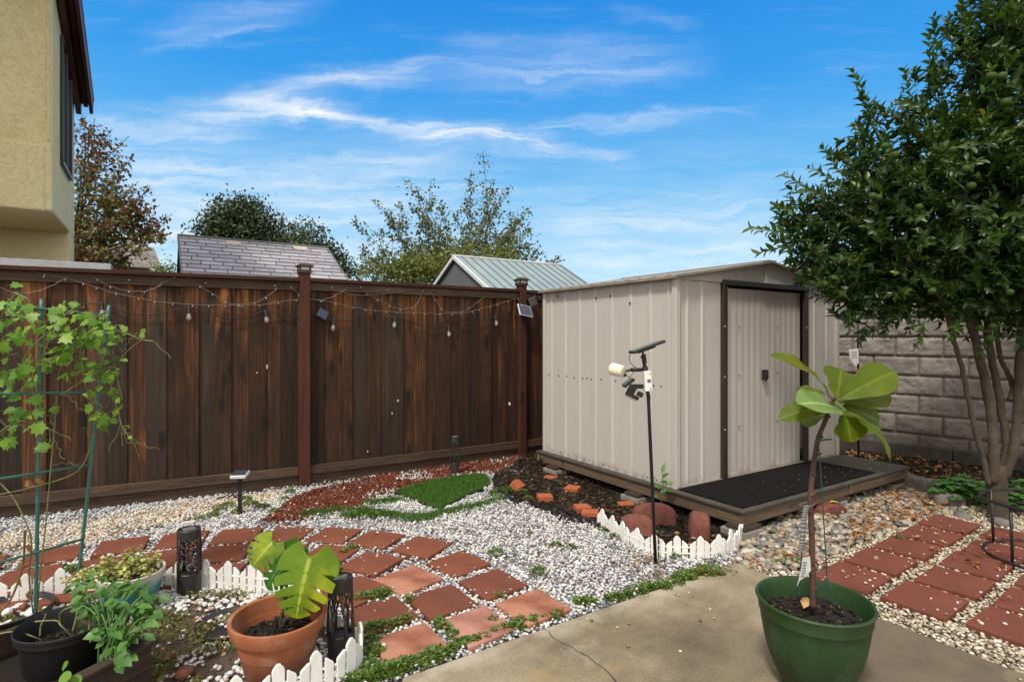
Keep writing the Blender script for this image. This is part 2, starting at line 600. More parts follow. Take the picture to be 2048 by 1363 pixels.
M = {}
def fence_mat():
    m_, T, b = wood_mat('fence_boards', (.011, .0055, .003), (.052, .023, .010), (.25, .090, .024), warm_lo=.36, warm_hi=.62, grey=(.050, .040, .031))
    # the boards are less weathered right under the cap
    col = b.inputs['Base Color'].links[0].from_socket
    co = objc(T); z = T.sep(co)[2]; t = tone_of(T)
    n = T.noise(T.mapping(T.vadd(co, T.comb(T.m('MULTIPLY', t, 31.0), 0.0, 0.0)), (14, 14, 1.6)), 1.0, 4, .6, .8)
    up = T.m('MULTIPLY', T.smooth(T.m('ADD', z, T.m('MULTIPLY', T.m('SUBTRACT', n, .5), 1.3)), 1.45, 2.05), T.smooth(n, .36, .6))
    col = T.mix(T.m('MULTIPLY', up, .75), col, T.ramp(n, [(.4, (.10, .036, .011)), (.7, (.31, .12, .033))]))
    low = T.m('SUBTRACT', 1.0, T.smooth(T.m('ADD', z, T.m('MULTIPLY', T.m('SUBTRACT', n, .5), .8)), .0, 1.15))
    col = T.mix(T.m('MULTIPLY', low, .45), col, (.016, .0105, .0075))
    col = T.mix(1.0, col, T.ramp(T.m('FRACT', T.m('MULTIPLY', t, 13.7)), [(0, (.68, .68, .68)), (.5, (.95, .93, .9)), (1, (1.4, 1.34, 1.28))]), 'MULTIPLY')
    T.put(b.inputs['Base Color'], col)
    return m_


M['fence'] = fence_mat()
M['fence_rail'] = wood_mat('fence_rail', (.040, .023, .015), (.095, .060, .040), (.17, .115, .078), axis='X', knots=False)[0]
M['fence_cap'] = wood_mat('fence_cap', (.035, .011, .008), (.062, .018, .012), (.085, .028, .017), axis='X', knots=False)[0]
M['fence_post'] = wood_mat('fence_post', (.040, .013, .008), (.078, .024, .013), (.115, .040, .021), knots=True)[0]
M['deck_wood'] = wood_mat('deck_wood', (.075, .052, .034), (.17, .122, .080), (.27, .20, .135), axis='X', rough=.85)[0]
M['deck_wood_y'] = wood_mat('deck_wood_side', (.075, .052, .034), (.17, .122, .080), (.27, .20, .135), axis='Y', rough=.85)[0]
M['plywood'] = plain('old_plywood', (.075, .066, .052), .85, (.04, .035, .028), 6, .3)
M['planter_wood'] = wood_mat('planter_wood', (.035, .022, .015), (.075, .052, .038), (.13, .095, .072), axis='Y', knots=False)[0]


def shed_paint(name, c, streak=.10):
    m_, T, b = new_mat(name)
    co = objc(T)
    n = T.noise(T.mapping(co, (6, 6, .7)), 1.5, 5, .6)
    d = T.noise(co, 14, 5, .65)
    col = T.ramp(n, [(.25, tuple(x * (1 - streak) for x in c)), (.75, c)])
    sp = T.m('MULTIPLY', T.smooth(T.noise(co, 34, 4, .7), .68, .76), T.smooth(d, .5, .62))
    col = T.mix(T.m('MULTIPLY', sp, .55), col, (.16, .12, .085))
    z = T.sep(co)[2]
    dirt = T.m('MULTIPLY', T.m('SUBTRACT', 1.0, T.smooth(z, .0, .09)), T.smooth(d, .38, .66))
    col = T.mix(T.m('MULTIPLY', dirt, .6), col, (.17, .14, .105))
    T.put(b.inputs['Base Color'], col)
    b.inputs['Roughness'].default_value = .42; b.inputs['Specular IOR Level'].default_value = .4
    T.put(b.inputs['Normal'], T.bump(T.noise(co, 5, 3, .5), .12, .02))
    return m_


M['shed'] = shed_paint('shed_cream_paint', (.49, .462, .428))
M['shed_door'] = shed_paint('shed_door_paint', (.45, .42, .385), .05)
M['shed_trim'] = plain('shed_dark_trim', (.030, .022, .017), .45, (.022, .016, .012))
M['shed_roof'] = plain('shed_roof_paint', (.27, .235, .20), .6, (.17, .145, .12), 8)
M['black_plastic'] = plain('black_plastic', (.014, .014, .015), .42, (.010, .010, .011), 20)
M['dark_bronze'] = plain('dark_bronze_plastic', (.030, .026, .024), .5, (.022, .019, .018), 20)
M['white_plastic'] = plain('white_plastic', (.80, .79, .77), .45, (.72, .71, .68), 9)
M['picket'] = plain('white_picket_plastic', (.84, .83, .80), .5, (.72, .70, .66), 14, .05)
M['cream_plastic'] = plain('cream_plastic', (.80, .73, .56), .5, (.74, .66, .48), 9)
M['grey_plastic'] = plain('grey_plastic', (.13, .13, .135), .45)
M['white_metal'] = plain('white_paint_metal', (.72, .72, .72), .5)
M['label_paper'] = plain('label_paper', (.62, .62, .60), .6, (.45, .45, .45), 60)
M['wire_black'] = plain('black_wire', (.012, .012, .012), .5)
M['wire_green'] = plain('green_coated_wire', (.022, .075, .062), .42, (.016, .052, .044), 20)
M['stake_green'] = plain('teal_green_stake', (.055, .19, .155), .42, (.038, .13, .105), 14)
M['fairy_wire'] = plain('fairy_wire', (.15, .13, .10), .5)
M['led'] = plain('clear_bead', (.75, .72, .66), .25)
M['mat'] = plain('black_rubber_mat', (.012, .0115, .012), 1.0, (.006, .006, .0065), 60, .7, bdist=.006, spec=.12)


def solar_mat():
    m_, T, b = new_mat('solar_cells')
    co = objc(T)
    br = T.node('ShaderNodeTexBrick'); T.l.new(T.mapping(co, (1, 1, 1)), br.inputs[0])
    br.offset = 0; br.inputs['Scale'].default_value = 30
    br.inputs['Color1'].default_value = (.012, .016, .040, 1); br.inputs['Color2'].default_value = (.016, .020, .048, 1)
    br.inputs['Mortar'].default_value = (.10, .11, .13, 1); br.inputs['Mortar Size'].default_value = .03
    T.l.new(br.outputs[0], b.inputs['Base Color'])
    b.inputs['Roughness'].default_value = .12
    return m_


M['solar'] = solar_mat()


def glass_mat(name, tint=(.9, .92, .92), rough=.03):
    m_, T, b = new_mat(name)
    b.inputs['Base Color'].default_value = (*tint, 1); b.inputs['Roughness'].default_value = rough
    b.inputs['Transmission Weight'].default_value = .85; b.inputs['IOR'].default_value = 1.3
    return m_


M['bulb'] = glass_mat('bulb_glass', (.95, .93, .88))


def window_glass():
    m_, T, b = new_mat('window_glass')
    b.inputs['Base Color'].default_value = (.05, .06, .07, 1); b.inputs['Roughness'].default_value = .04
    b.inputs['Specular IOR Level'].default_value = 1.0
    b.inputs['Metallic'].default_value = .35
    return m_


M['window'] = window_glass()


def paver_mat(name, c, sheen=None):
    m_, T, b = new_mat(name)
    co = objc(T)
    n = T.noise(co, 4, 4, .6)
    sp = T.noise(co, 190, 2, .6)
    col = T.ramp(n, [(.3, tuple(x * .72 for x in c)), (.7, c)])
    col = T.mix(.6, col, T.ramp(sp, [(.32, (.45, .45, .45)), (.5, (1, 1, 1)), (.78, (1.5, 1.4, 1.35))]), 'MULTIPLY')
    if sheen is not None:
        col = T.mix(T.m('MULTIPLY', T.smooth(T.noise(co, 3.3, 5, .6), .36, .62), .8), col, sheen)  # paler patches paint wet sky sheen into the colour
    wt = T.smooth(T.noise(co, 420, 1, .5), .73, .77)
    col = T.mix(T.m('MULTIPLY', wt, .5), col, (.5, .36, .30))
    T.put(b.inputs['Base Color'], col)
    b.inputs['Roughness'].default_value = .86; b.inputs['Specular IOR Level'].default_value = .3
    T.put(b.inputs['Normal'], T.bump(sp, .55, .004))
    return m_


M['paver'] = paver_mat('red_paver', (.205, .066, .036))
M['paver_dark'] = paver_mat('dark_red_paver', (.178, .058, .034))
M['paver_pale'] = paver_mat('sheen_paver', (.29, .105, .060), (.44, .21, .14))  # pavers near the patio, sky reflection painted in as a paler red
M['paver_pink'] = paver_mat('pink_sheen_paver', (.34, .15, .11), (.46, .23, .185))
M['paver_wet'] = paver_mat('deep_red_paver', (.185, .057, .036))
M['brick'] = plain('orange_brick', (.40, .105, .040), .85, (.27, .07, .03), 22, .5)
M['red_stone'] = plain('red_concrete_stone', (.205, .068, .046), .9, (.12, .042, .032), 16, 1.0, bdist=.01)
M['grey_stone'] = plain('grey_edging_stone', (.20, .175, .155), .85, (.09, .078, .07), 10, .7, bdist=.008)
M['concrete_block'] = plain('grey_concrete', (.25, .235, .21), .9, (.15, .14, .125), 14, .6)


def patio_mat():
    m_, T, b = new_mat('patio_concrete')
    co = objc(T)
    big = T.noise(co, 1.3, 5, .6, .8); med = T.noise(co, 5, 5, .65); fine = T.noise(co, 85, 4, .7); grit = T.noise(co, 420, 2, .5)
    col = T.ramp(big, [(.30, (.128, .101, .066)), (.45, (.215, .176, .118)), (.57, (.285, .238, .168)), (.72, (.41, .357, .27))])
    col = T.mix(.55, col, T.ramp(med, [(.3, (.66, .64, .60)), (.65, (1.08, 1.06, 1.02))]), 'MULTIPLY')
    col = T.mix(.55, col, T.ramp(fine, [(.3, (.50, .48, .45)), (.5, (1, 1, 1)), (.72, (1.32, 1.3, 1.25))]), 'MULTIPLY')
    worn = T.smooth(T.noise(co, 1.7, 7, .72, .2), .55, .70)
    col = T.mix(T.m('MULTIPLY', worn, .45), col, (.45, .40, .32))
    x, y, z = T.sep(co)          # local x along the slab's long edge, y away from the house
    edge = T.smooth(y, -.18, -.02)
    col = T.mix(T.m('MULTIPLY', edge, T.m('MULTIPLY', T.smooth(med, .35, .6), .6)), col, (.42, .375, .30))
    yel = T.m('MULTIPLY', T.smooth(T.noise(co, 2.8, 3, .5), .55, .68), T.smooth(T.m('MULTIPLY', x, -1.0), .6, 1.4))
    col = T.mix(T.m('MULTIPLY', yel, .5), col, (.34, .24, .095))
    dx = T.m('SUBTRACT', x, -.20); dy = T.m('SUBTRACT', y, -.95)
    dd = T.m('SQRT', T.m('ADD', T.m('MULTIPLY', dx, dx), T.m('MULTIPLY', dy, dy)))
    stain = T.m('SUBTRACT', 1.0, T.smooth(T.m('ADD', dd, T.m('MULTIPLY', T.m('SUBTRACT', med, .5), .5)), .36, .55))
    col = T.mix(T.m('MULTIPLY', stain, .68), col, (.098, .076, .050))
    T.put(b.inputs['Base Color'], col)
    b.inputs['Roughness'].default_value = .75; b.inputs['Specular IOR Level'].default_value = .35
    h = T.m('ADD', T.m('MULTIPLY', fine, .6), T.m('MULTIPLY', grit, .4))
    T.put(b.inputs['Normal'], T.bump(h, .35, .004))
    return m_


M['patio'] = patio_mat()
M['crack'] = plain('crack_dirt', (.03, .026, .02), .95)
M['soil'] = plain('brown_soil', (.16, .115, .078), .95, (.075, .052, .035), 18, 1.0, bdist=.02)
M['dark_soil'] = plain('potting_soil', (.022, .015, .011), .95, (.009, .006, .005), 30, 1.0, bdist=.02)
M['gravel_bed'] = plain('gravel_dust', (.33, .32, .305), .95, (.16, .15, .14), 60, 1.0)
M['pea_bed'] = plain('pea_gravel_dust', (.20, .165, .12), .95, (.07, .055, .04), 60, 1.0)
M['ground'] = plain('bare_ground', (.085, .062, .044), .95, (.04, .03, .022), 3, .8, bdist=.02)
M['marble'] = stone_mat('white_marble_chips', [(0, (.13, .135, .15)), (.14, (.29, .30, .325)), (.36, (.50, .50, .51)), (.6, (.68, .67, .655)), (.93, (.80, .79, .77)), (.98, (.46, .36, .26))], .6, 60)
M['cream_gravel'] = stone_mat('cream_gravel', [(0, (.22, .17, .12)), (.2, (.46, .33, .20)), (.5, (.64, .50, .34)), (.75, (.74, .64, .50)), (1, (.80, .75, .67))], .7, 60)
M['lava'] = stone_mat('red_lava_rock', [(0, (.04, .013, .009)), (.3, (.10, .028, .016)), (.7, (.17, .046, .023)), (1, (.24, .085, .05))], .95, 90, .9, .2)
M['river'] = stone_mat('river_pebbles', [(0, (.10, .105, .11)), (.2, (.19, .19, .185)), (.4, (.30, .265, .21)), (.55, (.42, .34, .23)), (.7, (.27, .165, .085)), (.82, (.37, .32, .26)), (1, (.54, .50, .44))], .55, 25, .15)
M['pea'] = stone_mat('pea_gravel', [(0, (.10, .09, .08)), (.18, (.25, .205, .15)), (.45, (.47, .375, .26)), (.7, (.60, .51, .38)), (1, (.72, .67, .57))], .6, 50, .2)
M['bark'] = stone_mat('bark_chips', [(0, (.008, .006, .005)), (.5, (.022, .016, .012)), (.85, (.045, .030, .021)), (1, (.10, .065, .04))], .9, 60, .6, .2)
M['dry_leaf'] = stone_mat('dry_leaves', [(0, (.10, .035, .012)), (.4, (.26, .095, .028)), (.75, (.40, .19, .06)), (1, (.50, .33, .15))], .8, 40, .3, .2)
M['grass'] = leaf_mat('turf_blades', [(0, (.035, .10, .010)), (.5, (.075, .19, .020)), (1, (.14, .27, .045))], .6, .25)
M['weed'] = leaf_mat('weed_leaves', [(0, (.045, .085, .012)), (.5, (.09, .165, .022)), (.85, (.14, .23, .035)), (1, (.25, .25, .07))], .6, .25)
M['moss'] = leaf_mat('moss_sprigs', [(0, (.08, .062, .020)), (.5, (.15, .145, .036)), (1, (.23, .25, .06))], .8, .2)
M['citrus'] = leaf_mat('citrus_leaves', [(0, (.018, .040, .009)), (.45, (.036, .074, .013)), (.8, (.066, .125, .022)), (.965, (.11, .19, .028)), (1, (.32, .27, .03))], .36, .28, .5)
M['citrus_fruit'] = plain('green_citrus_fruit', (.045, .090, .010), .65, (.022, .050, .007), 20, .3, spec=.2)
M['bark_tan'] = plain('smooth_tan_bark', (.085, .062, .038), .85, (.036, .027, .018), 9, .7, bdist=.01)
M['bark_dark'] = plain('dark_bark', (.030, .024, .018), .9, (.016, .013, .010), 9, .8, bdist=.01)
M['vine'] = leaf_mat('vine_leaves', [(0, (.085, .19, .018)), (.5, (.16, .32, .030)), (1, (.27, .43, .055))], .5, .38)
M['vine_stem'] = plain('vine_stems', (.21, .20, .075), .6, (.13, .14, .05), 10)
M['vine_dry'] = plain('dry_vine', (.17, .095, .04), .8, (.08, .045, .02), 10)
M['potato'] = leaf_mat('bushy_leaves', [(0, (.040, .105, .018)), (.6, (.075, .19, .035)), (1, (.13, .27, .055))], .48, .28)
M['succulent'] = leaf_mat('variegated_leaves', [(0, (.14, .19, .04)), (.35, (.34, .38, .09)), (.8, (.60, .57, .20)), (1, (.70, .66, .36))], .5, .2)
M['red_stem'] = plain('reddish_stem', (.14, .055, .035), .7)
M['monstera'] = big_leaf_mat('split_leaf_green', (.135, .235, .010), (.34, .40, .05), (.14, .17, .02), .28, .33, (.30, .35, .014))
M['monstera_dark'] = big_leaf_mat('split_leaf_dark', (.035, .12, .012), (.09, .19, .03), (.06, .12, .02), .25, .33)
M['fig'] = big_leaf_mat('fiddle_leaf', (.098, .145, .004), (.145, .185, .014), (.22, .12, .03), .30, .5, (.135, .160, .005))
M['fig_light'] = big_leaf_mat('fiddle_leaf_top', (.17, .27, .07), (.31, .40, .15), (.22, .20, .08), .2, .38)
M['clover'] = leaf_mat('clover_leaves', [(0, (.03, .10, .016)), (1, (.07, .19, .03))], .55, .25)
M['evergreen'] = leaf_mat('evergreen_foliage', [(0, (.020, .034, .013)), (.6, (.044, .068, .022)), (1, (.085, .11, .034))], .6, .12)
M['sparse_leaf'] = leaf_mat('sparse_foliage', [(0, (.060, .060, .022)), (.5, (.12, .13, .036)), (.85, (.19, .20, .055)), (1, (.19, .10, .035))], .6, .25)
M['hedge_leaf'] = leaf_mat('leafy_foliage', [(0, (.075, .085, .020)), (.5, (.14, .165, .034)), (1, (.21, .235, .055))], .6, .25)
M['autumn'] = leaf_mat('autumn_foliage', [(0, (.085, .032, .014)), (.3, (.18, .060, .022)), (.5, (.12, .10, .026)), (.8, (.15, .165, .036)), (1, (.27, .12, .035))], .6, .22)


def stucco_mat():
    m_, T, b = new_mat('yellow_stucco')
    co = objc(T)
    w = T.node('ShaderNodeVectorMath', operation='ADD')
    nv = T.node('ShaderNodeTexNoise'); T.l.new(co, nv.inputs['Vector']); nv.inputs['Scale'].default_value = 3.0; nv.inputs['Detail'].default_value = 4
    n = T.noise(co, 12.0, 3, .55, .9)
    ridge = T.m('ABSOLUTE', T.m('SUBTRACT', n, .5))
    crease = T.smooth(ridge, .0, .030)
    mott = T.noise(co, 1.2, 4, .6)
    col = T.ramp(mott, [(.3, (.74, .61, .32)), (.7, (.82, .70, .40))])
    T.put(b.inputs['Base Color'], col)
    b.inputs['Roughness'].default_value = .9; b.inputs['Specular IOR Level'].default_value = .2
    hh = T.m('ADD', T.m('MULTIPLY', crease, .8), T.m('MULTIPLY', T.noise(co, 60, 3, .6), .4))
    col2 = T.mix(T.m('MULTIPLY', T.m('SUBTRACT', 1.0, crease), .16), col, (.36, .27, .11))
    T.put(b.inputs['Base Color'], col2)
    T.put(b.inputs['Normal'], T.bump(hh, .55, .008))
    return m_


M['stucco'] = stucco_mat()
M['eave_red'] = plain('dark_red_eave_paint', (.085, .022, .018), .55, (.065, .017, .014), 5)
M['dark_frame'] = plain('dark_window_frame', (.035, .032, .030), .4)
M['shingle'] = stone_mat('grey_slate_shingles', [(0, (.29, .275, .292)), (.5, (.35, .333, .352)), (1, (.42, .398, .418))], .40, 9, .2)
M['shingle_dark'] = stone_mat('dark_shingles', [(0, (.14, .125, .115)), (1, (.23, .205, .185))], .8, 9, .2)
M['beige_wall'] = plain('beige_siding', (.46, .40, .28), .7)
M['vent_white'] = plain('pale_vent_panel', (.52, .45, .37), .6)
M['metal_roof'] = plain('pale_green_metal_roof', (.33, .40, .40), .42, (.26, .32, .325), 3, metal=.25)
M['metal_rib'] = plain('roof_seam', (.17, .22, .22), .5)
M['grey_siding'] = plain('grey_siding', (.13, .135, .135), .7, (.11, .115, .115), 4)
M['terracotta'] = None


def pot_mat(name, c, dark, light=None, rough=.75, zlo=.0, zhi=.2, spec=.4):
    m_, T, b = new_mat(name)
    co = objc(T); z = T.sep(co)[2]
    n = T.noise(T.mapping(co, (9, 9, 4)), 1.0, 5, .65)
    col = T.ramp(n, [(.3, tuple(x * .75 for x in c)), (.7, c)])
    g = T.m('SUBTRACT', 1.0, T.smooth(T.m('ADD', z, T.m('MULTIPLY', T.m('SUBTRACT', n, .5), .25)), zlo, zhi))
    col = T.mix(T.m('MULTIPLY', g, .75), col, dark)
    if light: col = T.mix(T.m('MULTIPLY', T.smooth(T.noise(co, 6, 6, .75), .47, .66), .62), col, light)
    T.put(b.inputs['Base Color'], col)
    b.inputs['Roughness'].default_value = rough; b.inputs['Specular IOR Level'].default_value = spec
    T.put(b.inputs['Normal'], T.bump(T.noise(co, 70, 3, .6), .15, .003))
    return m_


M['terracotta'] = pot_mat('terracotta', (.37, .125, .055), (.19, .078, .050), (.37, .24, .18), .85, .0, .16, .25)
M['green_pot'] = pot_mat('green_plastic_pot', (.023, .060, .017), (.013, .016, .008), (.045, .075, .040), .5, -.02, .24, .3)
M['black_pot'] = pot_mat('black_nursery_pot', (.016, .016, .017), (.022, .021, .02), None, .55, -.02, .04)


def glaze():
    m_, T, b = new_mat('teal_glaze')
    co = objc(T); z = T.sep(co)[2]
    n = T.noise(co, 7, 4, .6)
    zz = T.m('ADD', z, T.m('MULTIPLY', T.m('SUBTRACT', n, .5), .06))
    T.put(b.inputs['Base Color'], T.ramp(T.m('DIVIDE', zz, .21), [(.0, (.018, .10, .15)), (.45, (.022, .17, .22)), (.66, (.06, .26, .28)), (.82, (.50, .47, .40)), (1, (.62, .58, .50))]))
    b.inputs['Roughness'].default_value = .18
    return m_


M['glaze'] = glaze()


def block_mat():
    m_, T, b = new_mat('split_face_block')
    co = objc(T)
    n = T.noise(co, 5, 5, .6); f = T.noise(co, 60, 4, .65)
    t = tone_of(T)
    col = T.ramp(n, [(.3, (.22, .198, .172)), (.7, (.325, .297, .26))])
    col = T.mix(.5, col, T.ramp(f, [(.3, (.55, .55, .55)), (.6, (1.1, 1.1, 1.1))]), 'MULTIPLY')
    col = T.mix(.4, col, T.ramp(t, [(0, (.75, .75, .75)), (1, (1.15, 1.12, 1.1))]), 'MULTIPLY')
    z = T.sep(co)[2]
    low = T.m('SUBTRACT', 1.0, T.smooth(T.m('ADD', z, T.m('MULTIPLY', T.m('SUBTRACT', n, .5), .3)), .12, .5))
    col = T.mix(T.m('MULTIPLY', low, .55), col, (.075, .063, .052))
    T.put(b.inputs['Base Color'], col)
    b.inputs['Roughness'].default_value = .95; b.inputs['Specular IOR Level'].default_value = .2
    T.put(b.inputs['Normal'], T.bump(T.m('ADD', T.noise(co, 26, 5, .7), T.m('MULTIPLY', f, .5)), .9, .02))
    return m_


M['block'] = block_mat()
M['mortar'] = plain('mortar', (.21, .185, .155), .95, (.14, .12, .10), 20, .4)
M['curb'] = plain('dark_curb_concrete', (.075, .066, .056), .9, (.035, .030, .026), 9, .6)  # dark mottled concrete tone for the curb

# ================================================================== THE SETTING
YAW = R(32.6)                     # the fence, the shed and the patio share this direction
U = Vector((math.cos(YAW), math.sin(YAW), 0)); V_ = Vector((-math.sin(YAW), math.cos(YAW), 0))

g = MB(); S_ = 400
g.quad((-S_, -S_, -.02), (S_, -S_, -.02), (S_, S_, -.02), (-S_, S_, -.02))
tag(g.build('ground', M['ground']), kind='structure')

# patio slab: its corner is at PC, edges run along -U and -V
PC = Vector((1.37, 3.43, 0))


def patio():
    root = bpy.data.objects.new('patio', None); COL.objects.link(root)
    root.location = PC; root.rotation_euler = (0, 0, YAW); root['kind'] = 'structure'
    ROOT_M['patio'] = Matrix.Translation(PC) @ Matrix.Rotation(YAW, 4, 'Z')
    mb = MB()
    joint = -2.165
    mb.prism([(joint + .006, -4), (1e-3, -4), (0, 0), (joint + .006, 0)], -.1, .022)
    mb.prism([(-5, -4), (joint - .006, -4), (joint - .006, -.02), (-5, -.02)], -.1, .020)
    mb.build('slab', M['patio'], root, bevel=.012)
    c = MB()
    pts = [ground_at(*p, .0225) for p in ((1081, 1253), (1098, 1264), (1108, 1276), (1124, 1286), (1138, 1291), (1150, 1299), (1163, 1306), (1176, 1312), (1190, 1325), (1208, 1337), (1222, 1350), (1232, 1363), (1245, 1390))]
    mi = ROOT_M['patio'].inverted(); pts = [mi @ p for p in pts]
    for a, b in zip(pts[:-1], pts[1:]):
        d = (b - a).normalized(); s = Vector((-d.y, d.x, 0)); w = rnd.uniform(.0008, .0026)
        m1 = (a + b) / 2 + s * rnd.uniform(-.004, .004)
        for p, q in ((a, m1), (m1, b)):
            c.quad(p - s * w, p + s * w, q + s * w, q - s * w)
    for v in range(len(c.v)): c.v[v] = (c.v[v][0], c.v[v][1], .0262)
    c.build('crack', M['crack'], root)
    return root


patio()

# ground sheets that lie under the loose stones
GARDEN = [Vector((-5.6, 3.25, 0)), Vector((-4.3, 4.06, 0)), Vector((-1.95, 5.25, 0)), Vector((.15, 6.55, 0)), Vector((1.0, 7.1, 0)),
          Vector((1.45, 4.3, 0)), PC + Vector((.1, .1, 0)), PC - U * .0 - V_ * .01, PC - U * 5.4, Vector((-5.6, .6, 0))]


def sheet(name, poly, z, mat):
    mb = MB(); mb.add([(p[0], p[1], z) for p in poly], [tuple(range(len(poly)))])
    return tag(mb.build(name, mat), kind='structure')


sheet('gravel_bed', GARDEN, -.008, M['gravel_bed'])
RIGHT = [PC + V_ * .05, PC + V_ * .6 + U * .3, Vector((3.9, 5.2, 0)), Vector((5.5, 5.0, 0)), Vector((5.4, .4, 0)), PC - V_ * 4 + U * .0]
sheet('pea_gravel_bed', RIGHT, -.006, M['pea_bed'])
MULCH = [ground_at(*p) for p in ((985, 962), (1020, 938), (1060, 908), (1095, 892), (1500, 1062), (1482, 1085), (1426, 1112), (1331, 1112), (1274, 1098), (1226, 1072), (1195, 1052), (1120, 1036), (1060, 1014), (1000, 990))]
sheet('mulch_bed', MULCH, -.002, M['dark_soil'])
BEDPATH = [(-130, 1240), (-60, 1222), (38, 1211), (98, 1201), (180, 1191), (331, 1180), (417, 1178), (482, 1184), (550, 1194), (610, 1218), (651, 1257), (690, 1292), (714, 1312), (724, 1328), (716, 1345), (680, 1367), (619, 1390), (560, 1412), (494, 1434), (430, 1450)]
BEDW = smooth_path([ground_at(*p) for p in BEDPATH], 8)
BED = [v for v in BEDW] + [Vector((-1.0, 1.5, 0)), Vector((-2.6, 1.5, 0)), Vector((-3.2, 2.2, 0))]
sheet('planting_bed', BED, -.004, M['soil'])

# ================================================================== WOODEN FENCE
FP1 = Vector((-1.946, 5.227, 0)); FDA = Vector((-.892, -.452, 0)).normalized(); FDB = Vector((.848, .5296, 0)).normalized()
FP2 = FP1 + FDB * 2.404
FTOP = 1.935


def fence():
    root = thing('wooden_fence', 'tall dark stained board fence with red posts across the back of the yard', 'fence', FP1, 0)

    def section(p, d, length, boards_label=None, capz=FTOP, shift=0.0):
        """a run of boards starting at p (post axis) along d, front face towards the camera"""
        rotm = Matrix.Rotation(math.atan2(d.y, d.x), 4, 'Z')
        nf = Vector((d.y, -d.x, 0))
        if nf.y > 0: nf = -nf
        off = p - FP1
        sgn = 1 if (rotm.to_3x3() @ Vector((0, -1, 0))).dot(nf) > 0 else -1
        Mx = Matrix.Translation(off) @ rotm

        def part(name, mat, boxes, bev=.003, jit=0.0):
            mb = MB()
            for (x0, x1, y0, y1, z0, z1) in boxes:
                y0, y1 = y0 * sgn, y1 * sgn
                mb.box(((x0 + x1) / 2, (y0 + y1) / 2, (z0 + z1) / 2), (abs(x1 - x0), abs(y1 - y0), abs(z1 - z0)), jit=jit)
            o = mb.build(name, mat, root, bevel=bev)
            o.matrix_local = Mx
            return o
        bx = []
        x = .05
        i = 0
        while x < length - .05:
            w = rnd.choice((.125, .138, .138, .145, .10)); w = min(w, length - .05 - x)
            pr = (.0 if i % 2 else .011) + rnd.uniform(-.003, .003)
            bx.append((x + .001, x + w + .006, -.006 - pr, .012 - pr, .17 + rnd.uniform(-.01, 0), capz - .06))
            x += w; i += 1
        part('board_panel', M['fence'], bx, .002)
        part('trim_rail', M['fence_rail'], [(.045, length - .045, -.040, -.016, capz - .115, capz - .036)])
        part('top_cap', M['fence_cap'], [(-.0, length, -.075, .055, capz - .034, capz)], .004)
        part('bottom_rail', M['fence_rail'], [(.045, length - .045, -.048, -.018, .115, .195)])
        part('kickboard', M['fence_rail'], [(.045, length - .045, -.022, .012, -.02, .114)])
        # nails
        nl = [(x_ - .004, x_ + .004, -.043, -.039, z_, z_ + .008) for x_ in np.arange(.25, length, .55) for z_ in (capz - .08, )]
        part('nails', M['white_metal'], nl, 0)

    section(FP1, FDA, 2.42); section(FP1 + FDA * 2.42, FDA, 2.4)
    section(FP1, FDB, 2.404, capz=FTOP + .005)
    section(FP2, FDB, 2.42, capz=FTOP)

    def post(p, d, h=2.0, tops=True):
        rotm = Matrix.Rotation(math.atan2(FDB.y, FDB.x), 4, 'Z')
        Mx = Matrix.Translation(p - FP1) @ rotm
        mb = MB(); mb.box((0, -.03, h / 2 - .03), (.092, .092, h + .06), tone=rnd.random())
        o = mb.build('post', M['fence_post'], root, bevel=.005); o.matrix_local = Mx
        c = MB()
        c.box((0, -.03, h + .012), (.112, .112, .03)); c.box((0, -.03, h + .062), (.135, .135, .016))
        for sx in (-1, 1):
            for sy in (-1, 1): c.box((sx * .045, -.03 + sy * .045, h + .04), (.014, .014, .034))
        # hipped lid
        b = .0635
        c.add([(-b, -.03 - b, h + .071), (b, -.03 - b, h + .071), (b, -.03 + b, h + .071), (-b, -.03 + b, h + .071), (-.03, -.06, h + .094), (.03, -.06, h + .094), (.03, 0, h + .094), (-.03, 0, h + .094)],
              [(0, 1, 5, 4), (1, 2, 6, 5), (2, 3, 7, 6), (3, 0, 4, 7), (4, 5, 6, 7)])
        cp = c.build('post_cap_light', M['dark_bronze'], o, bevel=.002)
        gl = MB(); gl.box((0, -.03, h + .04), (.088, .088, .030))
        gl.build('lens', M['cream_plastic'], cp)
    post(FP1, FDA, 1.985); post(FP2, FDB, 1.985); post(FP1 + FDA * 2.42, FDA, 1.985)
    # small pale blemishes and a paper scrap on the boards
    return root


fence()
NFB = Vector((FDB.y, -FDB.x, 0)).normalized()      # towards the viewer
NFA = Vector((-FDA.y, FDA.x, 0)).normalized()
if NFA.y > 0: NFA = -NFA


def fence_at(px, py, off=.02):
    """point a little in front of the fence boards on the sight line of a photo pixel"""
    a = plane_at(px, py, FP1 + NFA * off, NFA); b = plane_at(px, py, FP1 + NFB * off, NFB)
    return b if px > 607 else a


